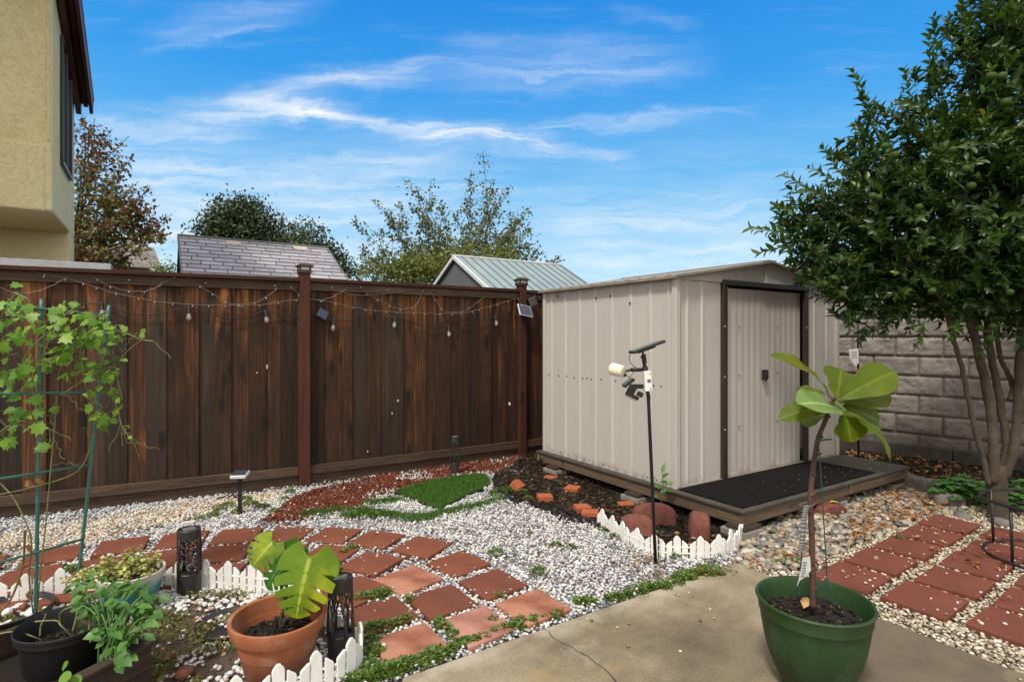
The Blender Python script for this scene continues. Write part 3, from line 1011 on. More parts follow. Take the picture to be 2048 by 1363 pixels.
# ================================================================== BLOCK WALL
def block_wall():
    o = Vector((4.56, 6.59, 0)); rz = math.atan2(-.728, .685)
    root = thing('block_wall', 'grey split face concrete block wall behind the citrus tree and shed', 'wall', o, rz)
    CH, BL, Y0 = .228, .46, .14
    V, F, T = [], [], []
    x_lo, x_hi, rows = -2.6, 3.6, 10
    nu, nv = 23, 12
    q = 0
    for r in range(rows):
        x = x_lo - (BL / 2 if r % 2 else 0)
        while x < x_hi:
            x0, x1 = x + .004, x + BL - .004; z0, z1 = .02 + r * CH + .004, .02 + (r + 1) * CH - .004
            uu = np.linspace(0, 1, nu); vv = np.linspace(0, 1, nv)
            uu_, vv_ = np.meshgrid(uu, vv)
            h = np.minimum(1, np.minimum(uu_, 1 - uu_) * 22) * np.minimum(1, np.minimum(vv_, 1 - vv_) * 11)
            n = vnoise((x0 + uu_ * BL).ravel() + 50, (z0 + vv_ * CH).ravel() + 50, 13, 3).reshape(uu_.shape)
            n2 = vnoise((x0 + uu_ * BL).ravel() + 20, (z0 + vv_ * CH).ravel() + 50, 31, 5).reshape(uu_.shape); dep = Y0 - h * (.010 + .020 * n + .014 * n2 + rng.uniform(-.003, .003, uu_.shape))
            P = np.stack([x0 + uu_ * (x1 - x0), dep, z0 + vv_ * (z1 - z0)], -1).reshape(-1, 3)
            b = q
            for j in range(nv - 1):
                for i in range(nu - 1):
                    F.append((b + j * nu + i, b + j * nu + i + 1, b + (j + 1) * nu + i + 1, b + (j + 1) * nu + i))
            V.append(P); T += [rnd.random()] * (nu * nv); q += nu * nv
            x += BL
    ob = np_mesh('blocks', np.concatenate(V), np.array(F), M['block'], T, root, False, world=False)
    mb = MB(); mb.box(((x_lo + x_hi) / 2, Y0 + .103, rows * CH / 2), (x_hi - x_lo + .4, .2, rows * CH + .04))
    mb.build('mortar_core', M['mortar'], root)
    cp = MB()
    x = x_lo
    while x < x_hi:
        cp.box((x + BL / 2, Y0 + .09, rows * CH + .05), (BL - .008, .26, .055)); x += BL
    cp.build('cap_course', M['block'], root, bevel=.006)
    cu = thing('concrete_curb', 'low dark concrete curb along the foot of the block wall', 'curb', o, rz)
    c = MB(); x = x_lo
    while x < x_hi:
        L = 1.55; c.box((x + L / 2, .03, .055), (L - .006, .11, .175)); x += L
    c.build('curb_body', M['curb'], cu, bevel=.012)


block_wall()


# ================================================================== DECK AND SHED
def deck():
    o = Vector((1.578, 3.835, 0))
    root = thing('wooden_deck', 'low weathered timber platform carrying the metal shed', 'deck', o, YAW)
    W, D, Z = 2.46, 2.42, .2
    mb = MB()
    mb.box((W / 2, .02, Z - .052), (W - .002, .038, .10)); mb.box((W * .78, -.004, Z - .06), (W * .42, .012, .07))
    mb.build('rim_board', M['deck_wood'], root, bevel=.004)
    mb = MB()
    mb.box((.02, 1.02, Z - .06), (.038, 1.96, .085)); mb.box((.02, 2.22, Z - .06), (.038, .40, .085))
    mb.build('rim_board', M['deck_wood_y'], root, bevel=.004)
    mb = MB(); mb.box((W - .02, D / 2 + .02, Z - .06), (.038, D - .042, .085)); mb.box((W / 2, D, Z - .06), (W, .038, .085))
    mb.build('rim_board', M['deck_wood_y'], root, bevel=.004)
    mb = MB(); mb.box((.045, .045, Z - .052), (.055, .055, .108)); mb.build('corner_post', M['planter_wood'], root, bevel=.004)
    mb = MB(); mb.box((W / 2, D / 2, Z - .006), (W + .03, D + .03, .018)); mb.build('plywood_top', M['plywood'], root, bevel=.003)
    # supports
    for (x, y) in ((.06, .05), (.03, 1.02), (.04, 2.15), (1.25, .08), (2.3, .08)):
        b = MB(); b.box((x, y, .032), (.20, .20, .07)); ob = b.build('support_block', M['concrete_block'], root, bevel=.006)
        w = MB(); w.box((x + .01, y - .01, .081), (.19, .15, .03)); w.build('shim', M['planter_wood'], ob, bevel=.003)
    mt = thing('door_mat', 'black rubber mat on the platform in front of the shed doors', 'mat', o, YAW)
    m_ = MB()
    xs = np.linspace(.045, 1.93, 34); ys = np.linspace(.03, .60, 12)
    vs = []
    for y in ys:
        for x in xs:
            z = Z + .008 + .005 * (vnoise(np.array([x + 9]), np.array([y + 9]), 5, 5)[0] - .3) + (.006 if (x < .1 or y < .06) and rnd.random() < .3 else 0)
            vs.append((x + rnd.uniform(-.004, .004), y + .03 * (x / 2) ** 2 * 0, z))
    nx = len(xs)
    fs = [(j * nx + i, j * nx + i + 1, (j + 1) * nx + i + 1, (j + 1) * nx + i) for j in range(len(ys) - 1) for i in range(nx - 1)]
    m_.add(vs, fs)
    ob = m_.build('mat_sheet', M['mat'], mt, smooth=True)
    so = ob.modifiers.new('thick', 'SOLIDIFY'); so.thickness = .006; so.offset = 0


deck()


def shed():
    o = Vector((1.286, 4.392, .203))
    root = thing('garden_shed', 'cream metal garden shed with brown door frame and low gable roof', 'shed', o, YAW)
    W, D, H = 2.36, 1.73, 1.665; RID = 1.85

    def corr(x0, x1, ribs, rw, rh, place, z0, z1f, out=1):
        """wall sheet with raised ribs: profile along x, standing from z0 to z1f(x)"""
        xs = [(x0, 0)]
        for r in ribs:
            xs += [(r - rw, 0), (r - rw * .45, rh), (r + rw * .45, rh), (r + rw, 0)]
        xs.append((x1, 0))
        vs = []; fs = []
        for (x, d) in xs:
            vs.append(place(x, d, z0)); vs.append(place(x, d, z1f(x)))
        for i in range(len(xs) - 1):
            fs.append((2 * i, 2 * i + 2, 2 * i + 3, 2 * i + 1))
        return vs, fs

    flat = lambda x: H
    # side wall seen from the path (x = 0), and the far one
    ribs = [.10, .33, .55, .775, 1.0, 1.235, 1.46, 1.655]
    mb = MB(); mb.add(*corr(0.015, D - .015, ribs, .017, .011, lambda x, d, z: (-d, D - x, z), 0, flat))
    sw = mb.build('side_wall', M['shed'], root)
    mb = MB(); mb.add(*corr(0.015, D - .015, ribs, .022, .014, lambda x, d, z: (W + d, x, z), 0, flat)); mb.build('side_wall', M['shed'], root)
    mb = MB(); mb.add(*corr(0, W, [.2 * k for k in range(1, 12)], .022, .012, lambda x, d, z: (W - x, D + d, z), 0, flat)); mb.build('rear_wall', M['shed'], root)
    DX0, DX1 = .545, 1.805
    mb = MB()
    mb.add(*corr(.012, DX0, [.13, .31], .018, .012, lambda x, d, z: (x, -d, z), 0, flat))
    mb.build('front_wall', M['shed'], root)
    mb = MB(); mb.add(*corr(DX1, W - .012, [1.96, 2.18], .018, .012, lambda x, d, z: (x, -d, z), 0, flat))
    mb.build('front_wall', M['shed'], root)
    # corner posts
    for (x, y) in ((0, 0), (0, D), (W, 0), (W, D)):
        c = MB(); c.box((x, y, H / 2), (.05, .05, H)); c.build('corner_trim', M['shed'], root, bevel=.006)
    # gable
    zb = H - .028
    gm = MB()
    for y, t in ((-.010, 0), (D + .010, 1)):
        f = MB()
        pl = [(0, H - .002), (0, zb + .01), (W, zb + .01), (W, H - .002), (W / 2, RID)]
        f.prism(pl, -.007, .007, mat=Matrix.Translation((0, y, 0)) @ Matrix.Rotation(R(90), 4, 'X'))
        ob = f.build('gable', M['shed'], root)
    g2 = MB(); g2.box((W / 2 - .02, -.022, (H + RID) / 2 - .03), (.05, .012, .20)); g2.build('gable_brace', M['shed'], root, bevel=.003)
    # doors on rails
    DT = H - .060
    for k, (a, b) in enumerate(((DX0 + .05, (DX0 + DX1) / 2 + .015), ((DX0 + DX1) / 2 - .0, DX1 - .05))):
        d = MB(); yy = .010 + .012 * k
        rb = list(np.arange(a + .07, b - .03, .085))
        d.add(*corr(a, b, rb, .030, .003, lambda x, d_, z: (x, yy - d_, z), .012, lambda x: DT))
        db = d.build('door', M['shed_door'], root)
        s = MB()
        for z in (.42, .86, 1.28):
            for x in (a + .17, b - .12): s.lathe([(.006, 0), (.006, .004), (0, .006)], n=8)
        if k == 0:
            pass
        sc = MB()
        for z in (.42, .86, 1.28):
            sc.box((a + .2, yy - .012, z), (.010, .006, .010))
        sc.build('screws', M['shed_trim'], db)
        if k == 0:
            hm = MB(); hx = b - .045
            hm.box((hx, yy - .026, .855), (.056, .034, .088)); hm.box((hx, yy - .046, .855), (.026, .010, .062)); hm.box((hx + .006, yy - .03, .80), (.012, .012, .02))
            hm.build('handle', M['black_plastic'], db, bevel=.005)
    for x in (DX0 + .022, DX1 - .022):
        f = MB(); f.box((x, -.018, DT / 2 + .02), (.052, .036, DT + .04))
        fo = f.build('door_jamb', M['shed_trim'], root, bevel=.004)
        sc = MB()
        for z in (.42, .86, 1.28): sc.box((x - .015, -.038, z), (.008, .006, .008))
        sc.build('screws', M['white_metal'], fo)
    f = MB(); f.box(((DX0 + DX1) / 2, -.022, DT + .042), (DX1 - DX0, .044, .042)); f.build('door_header', M['shed_trim'], root, bevel=.004)
    f = MB(); f.box((W / 2, .0, .004), (W - .06, .05, .012)); f.build('floor_track', M['shed_roof'], root)
    # roof: two slopes with shallow ribs, dark drip edges
    ov = .055; th = math.atan2(RID - H, W / 2)
    for sgn in (-1, 1):
        r = MB()
        x_e = -ov if sgn < 0 else W + ov
        z_e = H + .004 - ov * math.tan(th)
        xm, zm = W / 2, RID + .006
        n = 24
        prof = []
        ys = np.linspace(-ov, D + ov, n * 4 + 1)
        vs = []
        for i, y in enumerate(ys):
            h = .010 if i % 8 in (3, 4, 5) else 0
            vs += [(x_e, y, z_e + h), (xm, y, zm + h)]
        r.add(vs, [(2 * i, 2 * i + 1, 2 * i + 3, 2 * i + 2) if sgn > 0 else (2 * i, 2 * i + 2, 2 * i + 3, 2 * i + 1) for i in range(len(ys) - 1)])
        ro = r.build('roof_panel', M['shed_roof'], root)
        so = ro.modifiers.new('thick', 'SOLIDIFY'); so.thickness = .012; so.offset = 0
        e = MB(); e.box((x_e, D / 2, z_e - .003), (.022, D + 2 * ov, .024)); e.build('eave_trim', M['shed_roof'], ro, bevel=.003)
        L = math.hypot(W / 2 + ov, zm - z_e)
        rot = Matrix.Rotation(th * (-1 if sgn < 0 else 1), 3, 'Y')
        k = MB(); k.box(((x_e + xm) / 2, -ov - .006, (z_e + zm) / 2 + .001), (L, .02, .022), rot); k.build('rake_trim', M['shed_roof'], ro, bevel=.003)
    rc = MB(); rc.box((W / 2, D / 2, RID + .016), (.12, D + 2 * ov + .02, .012)); rc.build('ridge_cap', M['shed_roof'], root, bevel=.004)
    # screws and rust spots along the middle girt
    sc = MB()
    for x in (.06, .10, .22, .35, .47, .60, .66, .72, .86, 1.05, 1.21, 1.40, 1.5, 1.58, 1.66):
        z = .80 + rnd.uniform(-.006, .006); sc.box((-.003, D - x, z), (.008, .010, .010))
        for zz in (.03, ):
            sc.box((-.003, D - x - .03, zz), (.006, .008, .008))
    for (x, z) in ((.80, 1.55), (1.0, 1.555), (1.24, 1.48), (.22, 1.6)): sc.box((-.016, D - x, z), (.006, .014, .018))
    sc.build('screws', M['shed_trim'], sw)


shed()


# ================================================================== NEIGHBOURING BUILDINGS
def yellow_house():
    yc = 6.0
    o = Vector((-.8205 * yc, yc, 0))
    root = thing('stucco_house', 'yellow stucco house with overhanging upper floor and dark red eave', 'house', o, YAW)
    # local x along the front (to the right), local y away; right side wall at x = 0
    zo = 2.735; Dp = 1.48; back = 1.98
    w = MB()
    w.box((-2.5, back / 2 + .74 * 0, zo + 2.5), (5.0, back, 5.0))           # upper storey with overhang
    wl = w.build('wall', M['stucco'], root, bevel=.025)
    w = MB(); w.box((-2.5 - .003, (Dp + back) / 2, zo / 2 + .01), (5.0, back - Dp - .004, zo + .01)); w.build('wall', M['stucco'], root, bevel=.02)
    w = MB(); w.box((-2.55, .02, zo + .345), (4.98, .07, .70)); w.build('belly_band', M['stucco'], wl, bevel=.02)
    f = MB(); f.box((-.035, -.012, zo + 2.7), (.02, .02, 3.9)); f.build('corner_bead', M['stucco'], wl, bevel=.004)
    # window on the side wall
    y0, y1, z0, z1 = .58, 1.40, 3.42, 4.86
    fr = MB(); t = .05
    for (yy, zz, sy, sz) in (((y0 + y1) / 2, z0, y1 - y0 + t, t), ((y0 + y1) / 2, z1, y1 - y0 + t, t), (y0, (z0 + z1) / 2, t, z1 - z0), (y1, (z0 + z1) / 2, t, z1 - z0), ((y0 + y1) / 2 - .05, (z0 + z1) / 2, t * .7, z1 - z0)):
        fr.box((.012, yy, zz), (.045, sy, sz))
    fo = fr.build('window', M['dark_frame'], root, bevel=.004)
    p = MB(); p.box((.006, (y0 + y1) / 2, (z0 + z1) / 2), (.012, y1 - y0, z1 - z0)); p.build('pane', M['window'], fo)
    # rake of the roof, falling towards the back, boxed soffit
    a = Vector((0, -2.2, 5.06 + 1.14)); b = Vector((0, 2.02, 4.585))
    d = (b - a); L = d.length; ang = math.atan2(d.z, d.y)
    rot = Matrix.Rotation(ang, 3, 'X')
    r = MB(); c = (a + b) / 2
    r.box(c + Vector((-2.44, 0, .13)), (5.3, L + .1, .05), rot)
    ro = r.build('roof', M['shingle_dark'], root)
    q = MB(); q.box(c + Vector((.185, 0, .0)), (.04, L, .235), rot); q.build('fascia', M['eave_red'], ro, bevel=.004)
    q = MB(); q.box(c + Vector((.085, 0, .03)), (.17, L - .01, .03), rot); q.build('soffit', M['eave_red'], ro)
    q = MB(); q.box(c + Vector((.12, 0, -.005)), (.05, L - .02, .04), rot); q.build('soffit_trim', M['eave_red'], ro, bevel=.003)
    q = MB(); q.box(c + Vector((.045, 0, -.07)), (.06, L - .02, .16), rot); q.build('frieze_board', M['eave_red'], ro, bevel=.004)
    # low white cover just over the fence
    cv = thing('patio_cover', 'white edge of a low patio cover against the yellow house', 'patio cover', (-5.45, 5.0, 0), YAW)
    m_ = MB(); m_.box((.0, .42, 2.155), (3.0, .06, .075)); m_.box((0, .62, 2.19), (3.0, .4, .014)); m_.build('roof_edge', M['white_metal'], cv, bevel=.004)
    m_ = MB(); m_.box((1.40, .45, 1.05), (.09, .09, 2.12)); m_.build('post', M['white_metal'], cv, bevel=.004)


yellow_house()


def slate_shed():
    o = Vector((-4.73, 8.0, 0))
    root = thing('neighbour_shed', 'small beige shed with a grey slate style shingle roof', 'shed', o, YAW)
    ridge, L, run, slope = 2.83, 2.0, 1.32, .53
    th = math.atan(slope)
    w = MB(); w.box((L / 2, .0, 1.05), (L - .12, 2.3, 2.1)); wo = w.build('wall', M['beige_wall'], root)
    for x in (.06, L - .06):
        f = MB(); f.prism([(-1.16, 2.08), (1.16, 2.08), (0, 2.76)], -.02, .02, mat=Matrix.Translation((x, 0, 0)) @ Matrix.Rotation(R(90), 4, 'Z') @ Matrix.Rotation(R(90), 4, 'X'))
        f.build('gable', M['beige_wall'], root)
    rb = MB(); sl = math.hypot(run, run * slope)
    for s in (-1, 1):
        rb.box((L / 2, s * run / 2, ridge - run * slope / 2 - .035), (L + .06, sl, .03), Matrix.Rotation(-s * th, 3, 'X'))
    ro = rb.build('roof', M['dark_frame'], root)
    sh = MB(); rows = 11; step = sl / rows
    for r in range(rows):
        x = -.03 - (.0 if r % 2 else .13) - .03 * (r % 3)
        while x < L + .03:
            wd = .26; xa = max(x, -.03); xb = min(x + wd - .012, L + .03)
            if xb - xa > .02:
                t = (r + .5) * step
                c = Vector(((xa + xb) / 2, -t * math.cos(th), ridge - t * math.sin(th) + .004))
                sh.cur = 1; sh.box(Vector(((xa + xb) / 2, -(t + step * .54) * math.cos(th), ridge - (t + step * .54) * math.sin(th) + .006)), (xb - xa, .012, .022), Matrix.Rotation(th, 3, 'X')); sh.cur = 0  # dark strip standing in for the shadow line under each row
                sh.box(c, (xb - xa, step * 1.05, .030), Matrix.Rotation(th - .09, 3, 'X'))
            x += wd
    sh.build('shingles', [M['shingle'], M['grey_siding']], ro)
    rc = MB(); rc.box((L / 2, 0, ridge + .0), (L + .08, .13, .04)); rc.build('ridge_cap', M['grey_siding'], ro, bevel=.01)
    for x in (.66, 1.60):
        v = MB(); t = .17; v.box((x, -t * math.cos(th), ridge - t * math.sin(th) + .024), (.20, .13, .012), Matrix.Rotation(th, 3, 'X')); v.build('vent_panel', M['vent_white'], ro, bevel=.003)
    for x in (-.035, L + .035):
        e = MB(); e.box((x, -run / 2, ridge - run * slope / 2 - .005), (.02, sl, .06), Matrix.Rotation(th, 3, 'X')); e.build('rake_trim', M['grey_siding'], ro)


slate_shed()


def metal_shed():
    o = Vector((-.93, 9.0, 0))
    root = thing('metal_roof_shed', 'grey shed with a pale green standing seam metal roof', 'shed', o, YAW)
    ridge, L, run, slope = 2.68, 2.12, 1.5, .535
    th = math.atan(slope); sl = math.hypot(run, run * slope)
    w = MB(); w.box((L / 2 + .05, 0, .94), (L - .2, 2.7, 1.88)); w.build('wall', M['grey_siding'], root)
    for x in (.05, L - .05):
        f = MB(); f.prism([(-1.4, 1.86), (1.4, 1.86), (0, 2.61)], -.02, .02, mat=Matrix.Translation((x, 0, 0)) @ Matrix.Rotation(R(90), 4, 'Z') @ Matrix.Rotation(R(90), 4, 'X'))
        f.build('gable', M['grey_siding'], root)
    r = MB()
    for s in (-1, 1):
        r.box((L / 2, s * run / 2, ridge - run * slope / 2), (L, sl, .02), Matrix.Rotation(-s * th, 3, 'X'))
    ro = r.build('roof', M['metal_roof'], root)
    k = MB()
    for x in np.arange(.12, L, .165):
        k.box((x, -run / 2, ridge - run * slope / 2 + .017), (.012, sl, .022), Matrix.Rotation(th, 3, 'X'))
    k.build('seams', M['metal_rib'], ro)
    for s in (-1, 1):
        e = MB(); e.box((-.012, s * run / 2, ridge - run * slope / 2 - .012), (.03, sl, .05), Matrix.Rotation(-s * th, 3, 'X'))
        e.build('rake_trim', M['white_metal'], ro)
    e = MB(); e.box((L / 2, 0, ridge + .014), (L + .04, .07, .03)); e.build('ridge_cap', M['white_metal'], ro, bevel=.006)
    e = MB(); e.box((L + .012, -run / 2, ridge - run * slope / 2 + .01), (.02, sl, .035), Matrix.Rotation(th, 3, 'X')); e.build('rake_trim', M['metal_rib'], ro)


metal_shed()


def far_house():
    a = depth_at(140, 484, 20); o = Vector((a.x, a.y, 0))
    root = thing('distant_house', 'distant house roof of dark shingles behind the autumn tree', 'house', o, R(38))
    L, run, slope = 2.55, 2.4, .42; ridge = a.z + .02; th = math.atan(slope); sl = math.hypot(run, run * slope)
    w = MB(); w.box((L / 2 - 2, 0, (ridge - 1) / 2), (L + 3.6, 3.6, ridge - 1)); w.build('wall', M['beige_wall'], root)
    r = MB(); rows = 14
    for s in (-1, 1):
        for k in range(rows):
            t = (k + .5) * sl / rows
            x = -4.0 + (0 if k % 2 else -.15)
            while x < L:
                xb = min(x + .30, L)
                r.box(((x + xb) / 2, s * t * math.cos(th), ridge - t * math.sin(th)), (xb - x - .01, sl / rows * 1.1, .03), Matrix.Rotation(-s * (th + .08), 3, 'X'))
                x += .30
    r.build('roof', M['shingle_dark'], root)


far_house()

# ================================================================== PAVERS
PAVER_RECTS = []      # (cx, cy, angle, half_x, half_y) used to keep loose stones out


def paver_mesh(name, sx, sy, mat):
    mb = MB()
    n = 6
    xs = np.linspace(-sx / 2, sx / 2, n); ys = np.linspace(-sy / 2, sy / 2, n)
    out = [(x, -sy / 2) for x in xs[:-1]] + [(sx / 2, y) for y in ys[:-1]] + [(x, sy / 2) for x in xs[::-1][:-1]] + [(-sx / 2, y) for y in ys[::-1][:-1]]
    r2 = random.Random(int(sx * 1e4))
    out = [(x + r2.uniform(-.0015, .0015), y + r2.uniform(-.0015, .0015)) for x, y in out]
    mb.prism(out, -.012, .031)
    return mb.build(name, mat, bevel=.006, segs=2)


def put_pavers():
    src = paver_mesh('square_paver', .280, .280, M['paver'])
    used = False
    rows = {
        'row nearest the board fence': [(-3.22, 3.34, 31), (-2.889, 3.527, 29), (-2.56, 3.675, 25), (-2.232, 3.793, 18), (-1.897, 3.858, 9), (-1.564, 3.893, -6), (-1.233, 3.875, -11), (-.915, 3.80, -20), (-.586, 3.655, -27), (-.325, 3.395, -45), (-.105, 3.115, -51), (.105, 2.847, -54)],
        'middle row of the curve': [(-3.06, 3.03, 33), (-2.76, 3.205, 29), (-2.45, 3.35, 25), (-2.14, 3.46, 19), (-1.82, 3.545, 10), (-1.485, 3.575, 1), (-1.155, 3.53, -14), (-.853, 3.396, -25), (-.585, 3.17, -43), (-.367, 2.914, -54), (-.164, 2.662, -52)],
        'row behind the picket edging': [(-2.66, 2.89, 30), (-2.36, 3.03, 25), (-2.05, 3.165, 18), (-1.73, 3.24, 6), (-1.41, 3.255, -4), (-1.10, 3.19, -19), (-.84, 3.02, -36), (-.645, 2.765, -52), (-.455, 2.497, -55)],
    }
    ordn = ['first', 'second', 'third', 'fourth', 'fifth', 'sixth', 'seventh', 'eighth', 'ninth', 'tenth', 'eleventh', 'twelfth']
    for rname, lst in rows.items():
        n = len(lst)
        for i, (x, y, a) in enumerate(lst):
            if used:
                o = src.copy(); o.data = src.data; COL.objects.link(o)
            else:
                o = src; used = True
            k = n - 1 - i      # counted from the patio
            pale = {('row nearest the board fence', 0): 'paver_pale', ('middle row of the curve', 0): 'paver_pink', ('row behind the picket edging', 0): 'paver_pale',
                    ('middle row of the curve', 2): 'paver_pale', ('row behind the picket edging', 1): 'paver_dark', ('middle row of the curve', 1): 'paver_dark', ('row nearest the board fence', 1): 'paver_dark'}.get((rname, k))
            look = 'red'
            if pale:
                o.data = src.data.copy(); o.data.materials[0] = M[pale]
                look = {'paver_pale': 'sheen-painted red', 'paver_pink': 'pink sheen-painted', 'paver_dark': 'dark red'}[pale]
            o.location = (x, y, rnd.uniform(-.003, .003)); o.rotation_euler = (R(rnd.uniform(-.8, .8)), R(rnd.uniform(-.8, .8)), R(a))
            tag(o, f'{look} square paver, {ordn[k]} from the patio in the {rname}', 'paver', 'square pavers in the curved white gravel path')
            PAVER_RECTS.append((x, y, R(a), .139, .139))
    src = paver_mesh('rectangular_paver', .332, .284, M['paver_wet'])
    used = False
    o0 = Vector((1.952, 3.205)); u = Vector((math.cos(R(35.6)), math.sin(R(35.6)))); w = Vector((.575, -.818)).normalized()
    names = ['column beside the river pebbles', 'middle column', 'column by the wire cage']
    for c in range(3):
        for r in range(0, 5):
            p = o0 + u * (.389 * r) + w * (.352 * c) + u * (.012 * c) + Vector((rnd.uniform(-.008, .008), rnd.uniform(-.008, .008)))
            if c == 2 and r < 0: p = p
            if p.y < 2.0 or (c == 1 and r < 0): continue
            if used:
                o = src.copy(); COL.objects.link(o)
            else:
                o = src; used = True
            o.location = (p.x, p.y, rnd.uniform(-.003, .003)); o.rotation_euler = (R(rnd.uniform(-1, 1)), R(rnd.uniform(-1, 1)), R(35.6 + rnd.uniform(-2, 2)))
            k = r
            tag(o, f'deep red rectangular paver, {ordn[k]} from the patio in the {names[c]}', 'paver', 'rectangular pavers beside the citrus tree')
            PAVER_RECTS.append((p.x, p.y, R(35.6), .165, .141))


put_pavers()


def off_pavers(x, y, margin=0.0):
    ok = np.ones(len(x), bool)
    for (cx, cy, a, hx, hy) in PAVER_RECTS:
        dx = x - cx; dy = y - cy
        lx = dx * math.cos(a) + dy * math.sin(a); ly = -dx * math.sin(a) + dy * math.cos(a)
        ok &= ~((np.abs(lx) < hx + margin) & (np.abs(ly) < hy + margin))
    return ok


# ================================================================== LOOSE STONES
def ico(sub):
    bm = bmesh.new(); bmesh.ops.create_icosphere(bm, subdivisions=sub, radius=1)
    V = np.array([v.co[:] for v in bm.verts]); F = np.array([[v.index for v in f.verts] for f in bm.faces]); bm.free()
    return V, F


ICO1, ICO2 = ico(1), ico(2)


def stones(name, X, Y, Z, S, mat, kind='stuff', sub=1, flat=.62, rough=.22, smooth=False, tones=None, parent=None, elong=(.75, 1.3)):
    """one mesh of n stones: jittered icospheres of radius S, flattened and turned at random"""
    T, F = ICO1 if sub == 1 else ICO2
    n = len(X); k = len(T)
    if n == 0: return None
    P = np.repeat(T[None], n, 0)
    variants = 1 + rng.uniform(-rough, rough, (24, k, 1)) if sub == 1 else 1 + rough * (np.sin(T[None] @ rng.normal(0, 1.6, (24, 3, 1)) + rng.uniform(0, 6, (24, 1, 1))))
    P = P * variants[rng.integers(0, 24, n)]
    P = P * np.stack([rng.uniform(*elong, n), rng.uniform(.75, 1.05, n), rng.uniform(flat * .8, flat * 1.2, n)], -1)[:, None, :]
    tl = rng.normal(0, .32, n); c, s = np.cos(tl), np.sin(tl)
    y_, z_ = P[..., 1] * c[:, None] - P[..., 2] * s[:, None], P[..., 1] * s[:, None] + P[..., 2] * c[:, None]
    P = np.stack([P[..., 0], y_, z_], -1)
    an = rng.uniform(0, 2 * np.pi, n); c, s = np.cos(an), np.sin(an)
    x_, y_ = P[..., 0] * c[:, None] - P[..., 1] * s[:, None], P[..., 0] * s[:, None] + P[..., 1] * c[:, None]
    P = np.stack([x_, y_, P[..., 2]], -1) * np.asarray(S)[:, None, None] + np.stack([X, Y, Z], -1)[:, None, :]
    t = rng.random(n) if tones is None else tones
    o = np_mesh(name, P.reshape(-1, 3), (F[None] + (np.arange(n) * k)[:, None, None]).reshape(-1, 3), mat, np.repeat(t, k), parent, smooth)
    if kind: o['kind'] = kind
    return o


def jitter_grid(poly, step, jit=.45):
    P = np.array([[p[0], p[1]] for p in poly])
    x0, y0 = P.min(0); x1, y1 = P.max(0)
    gx, gy = np.meshgrid(np.arange(x0, x1, step), np.arange(y0, y1, step * .87))
    gx[1::2] += step / 2
    x = gx.ravel() + rng.uniform(-jit, jit, gx.size) * step; y = gy.ravel() + rng.uniform(-jit, jit, gx.size) * step
    k = in_poly(x, y, P)
    return x[k], y[k]


def pxpoly(pts, z=0.02): return [ground_at(*p, z) for p in pts]


def visible(x, y, margin=.32):
    """drop ground that lies outside this yard's camera side: far out of the frame"""
    return (np.abs(x / np.maximum(y, .1)) < .9143 + margin) & (y > 1.75)


LAVA_A = pxpoly([(522, 1042), (590, 990), (640, 974), (720, 957), (850, 931), (940, 912), (1010, 901), (1058, 905), (1062, 936), (1020, 945), (960, 942), (905, 950), (830, 968), (770, 988), (715, 1008), (640, 1026), (590, 1040)])
CREAM = pxpoly([(-400, 1250), (-200, 1130), (0, 1062), (300, 1016), (470, 990), (600, 975), (500, 1012), (420, 1026), (300, 1052), (150, 1090), (0, 1130), (-300, 1260)])
TURF = pxpoly([(789, 984), (835, 970), (880, 959), (916, 953), (955, 950), (973, 953), (981, 964), (975, 973), (930, 992), (877, 1018)])
GRASS_STRIP = [(690, 1033), (730, 1028), (770, 1029), (830, 1037), (880, 1029), (940, 1016), (1015, 996)]


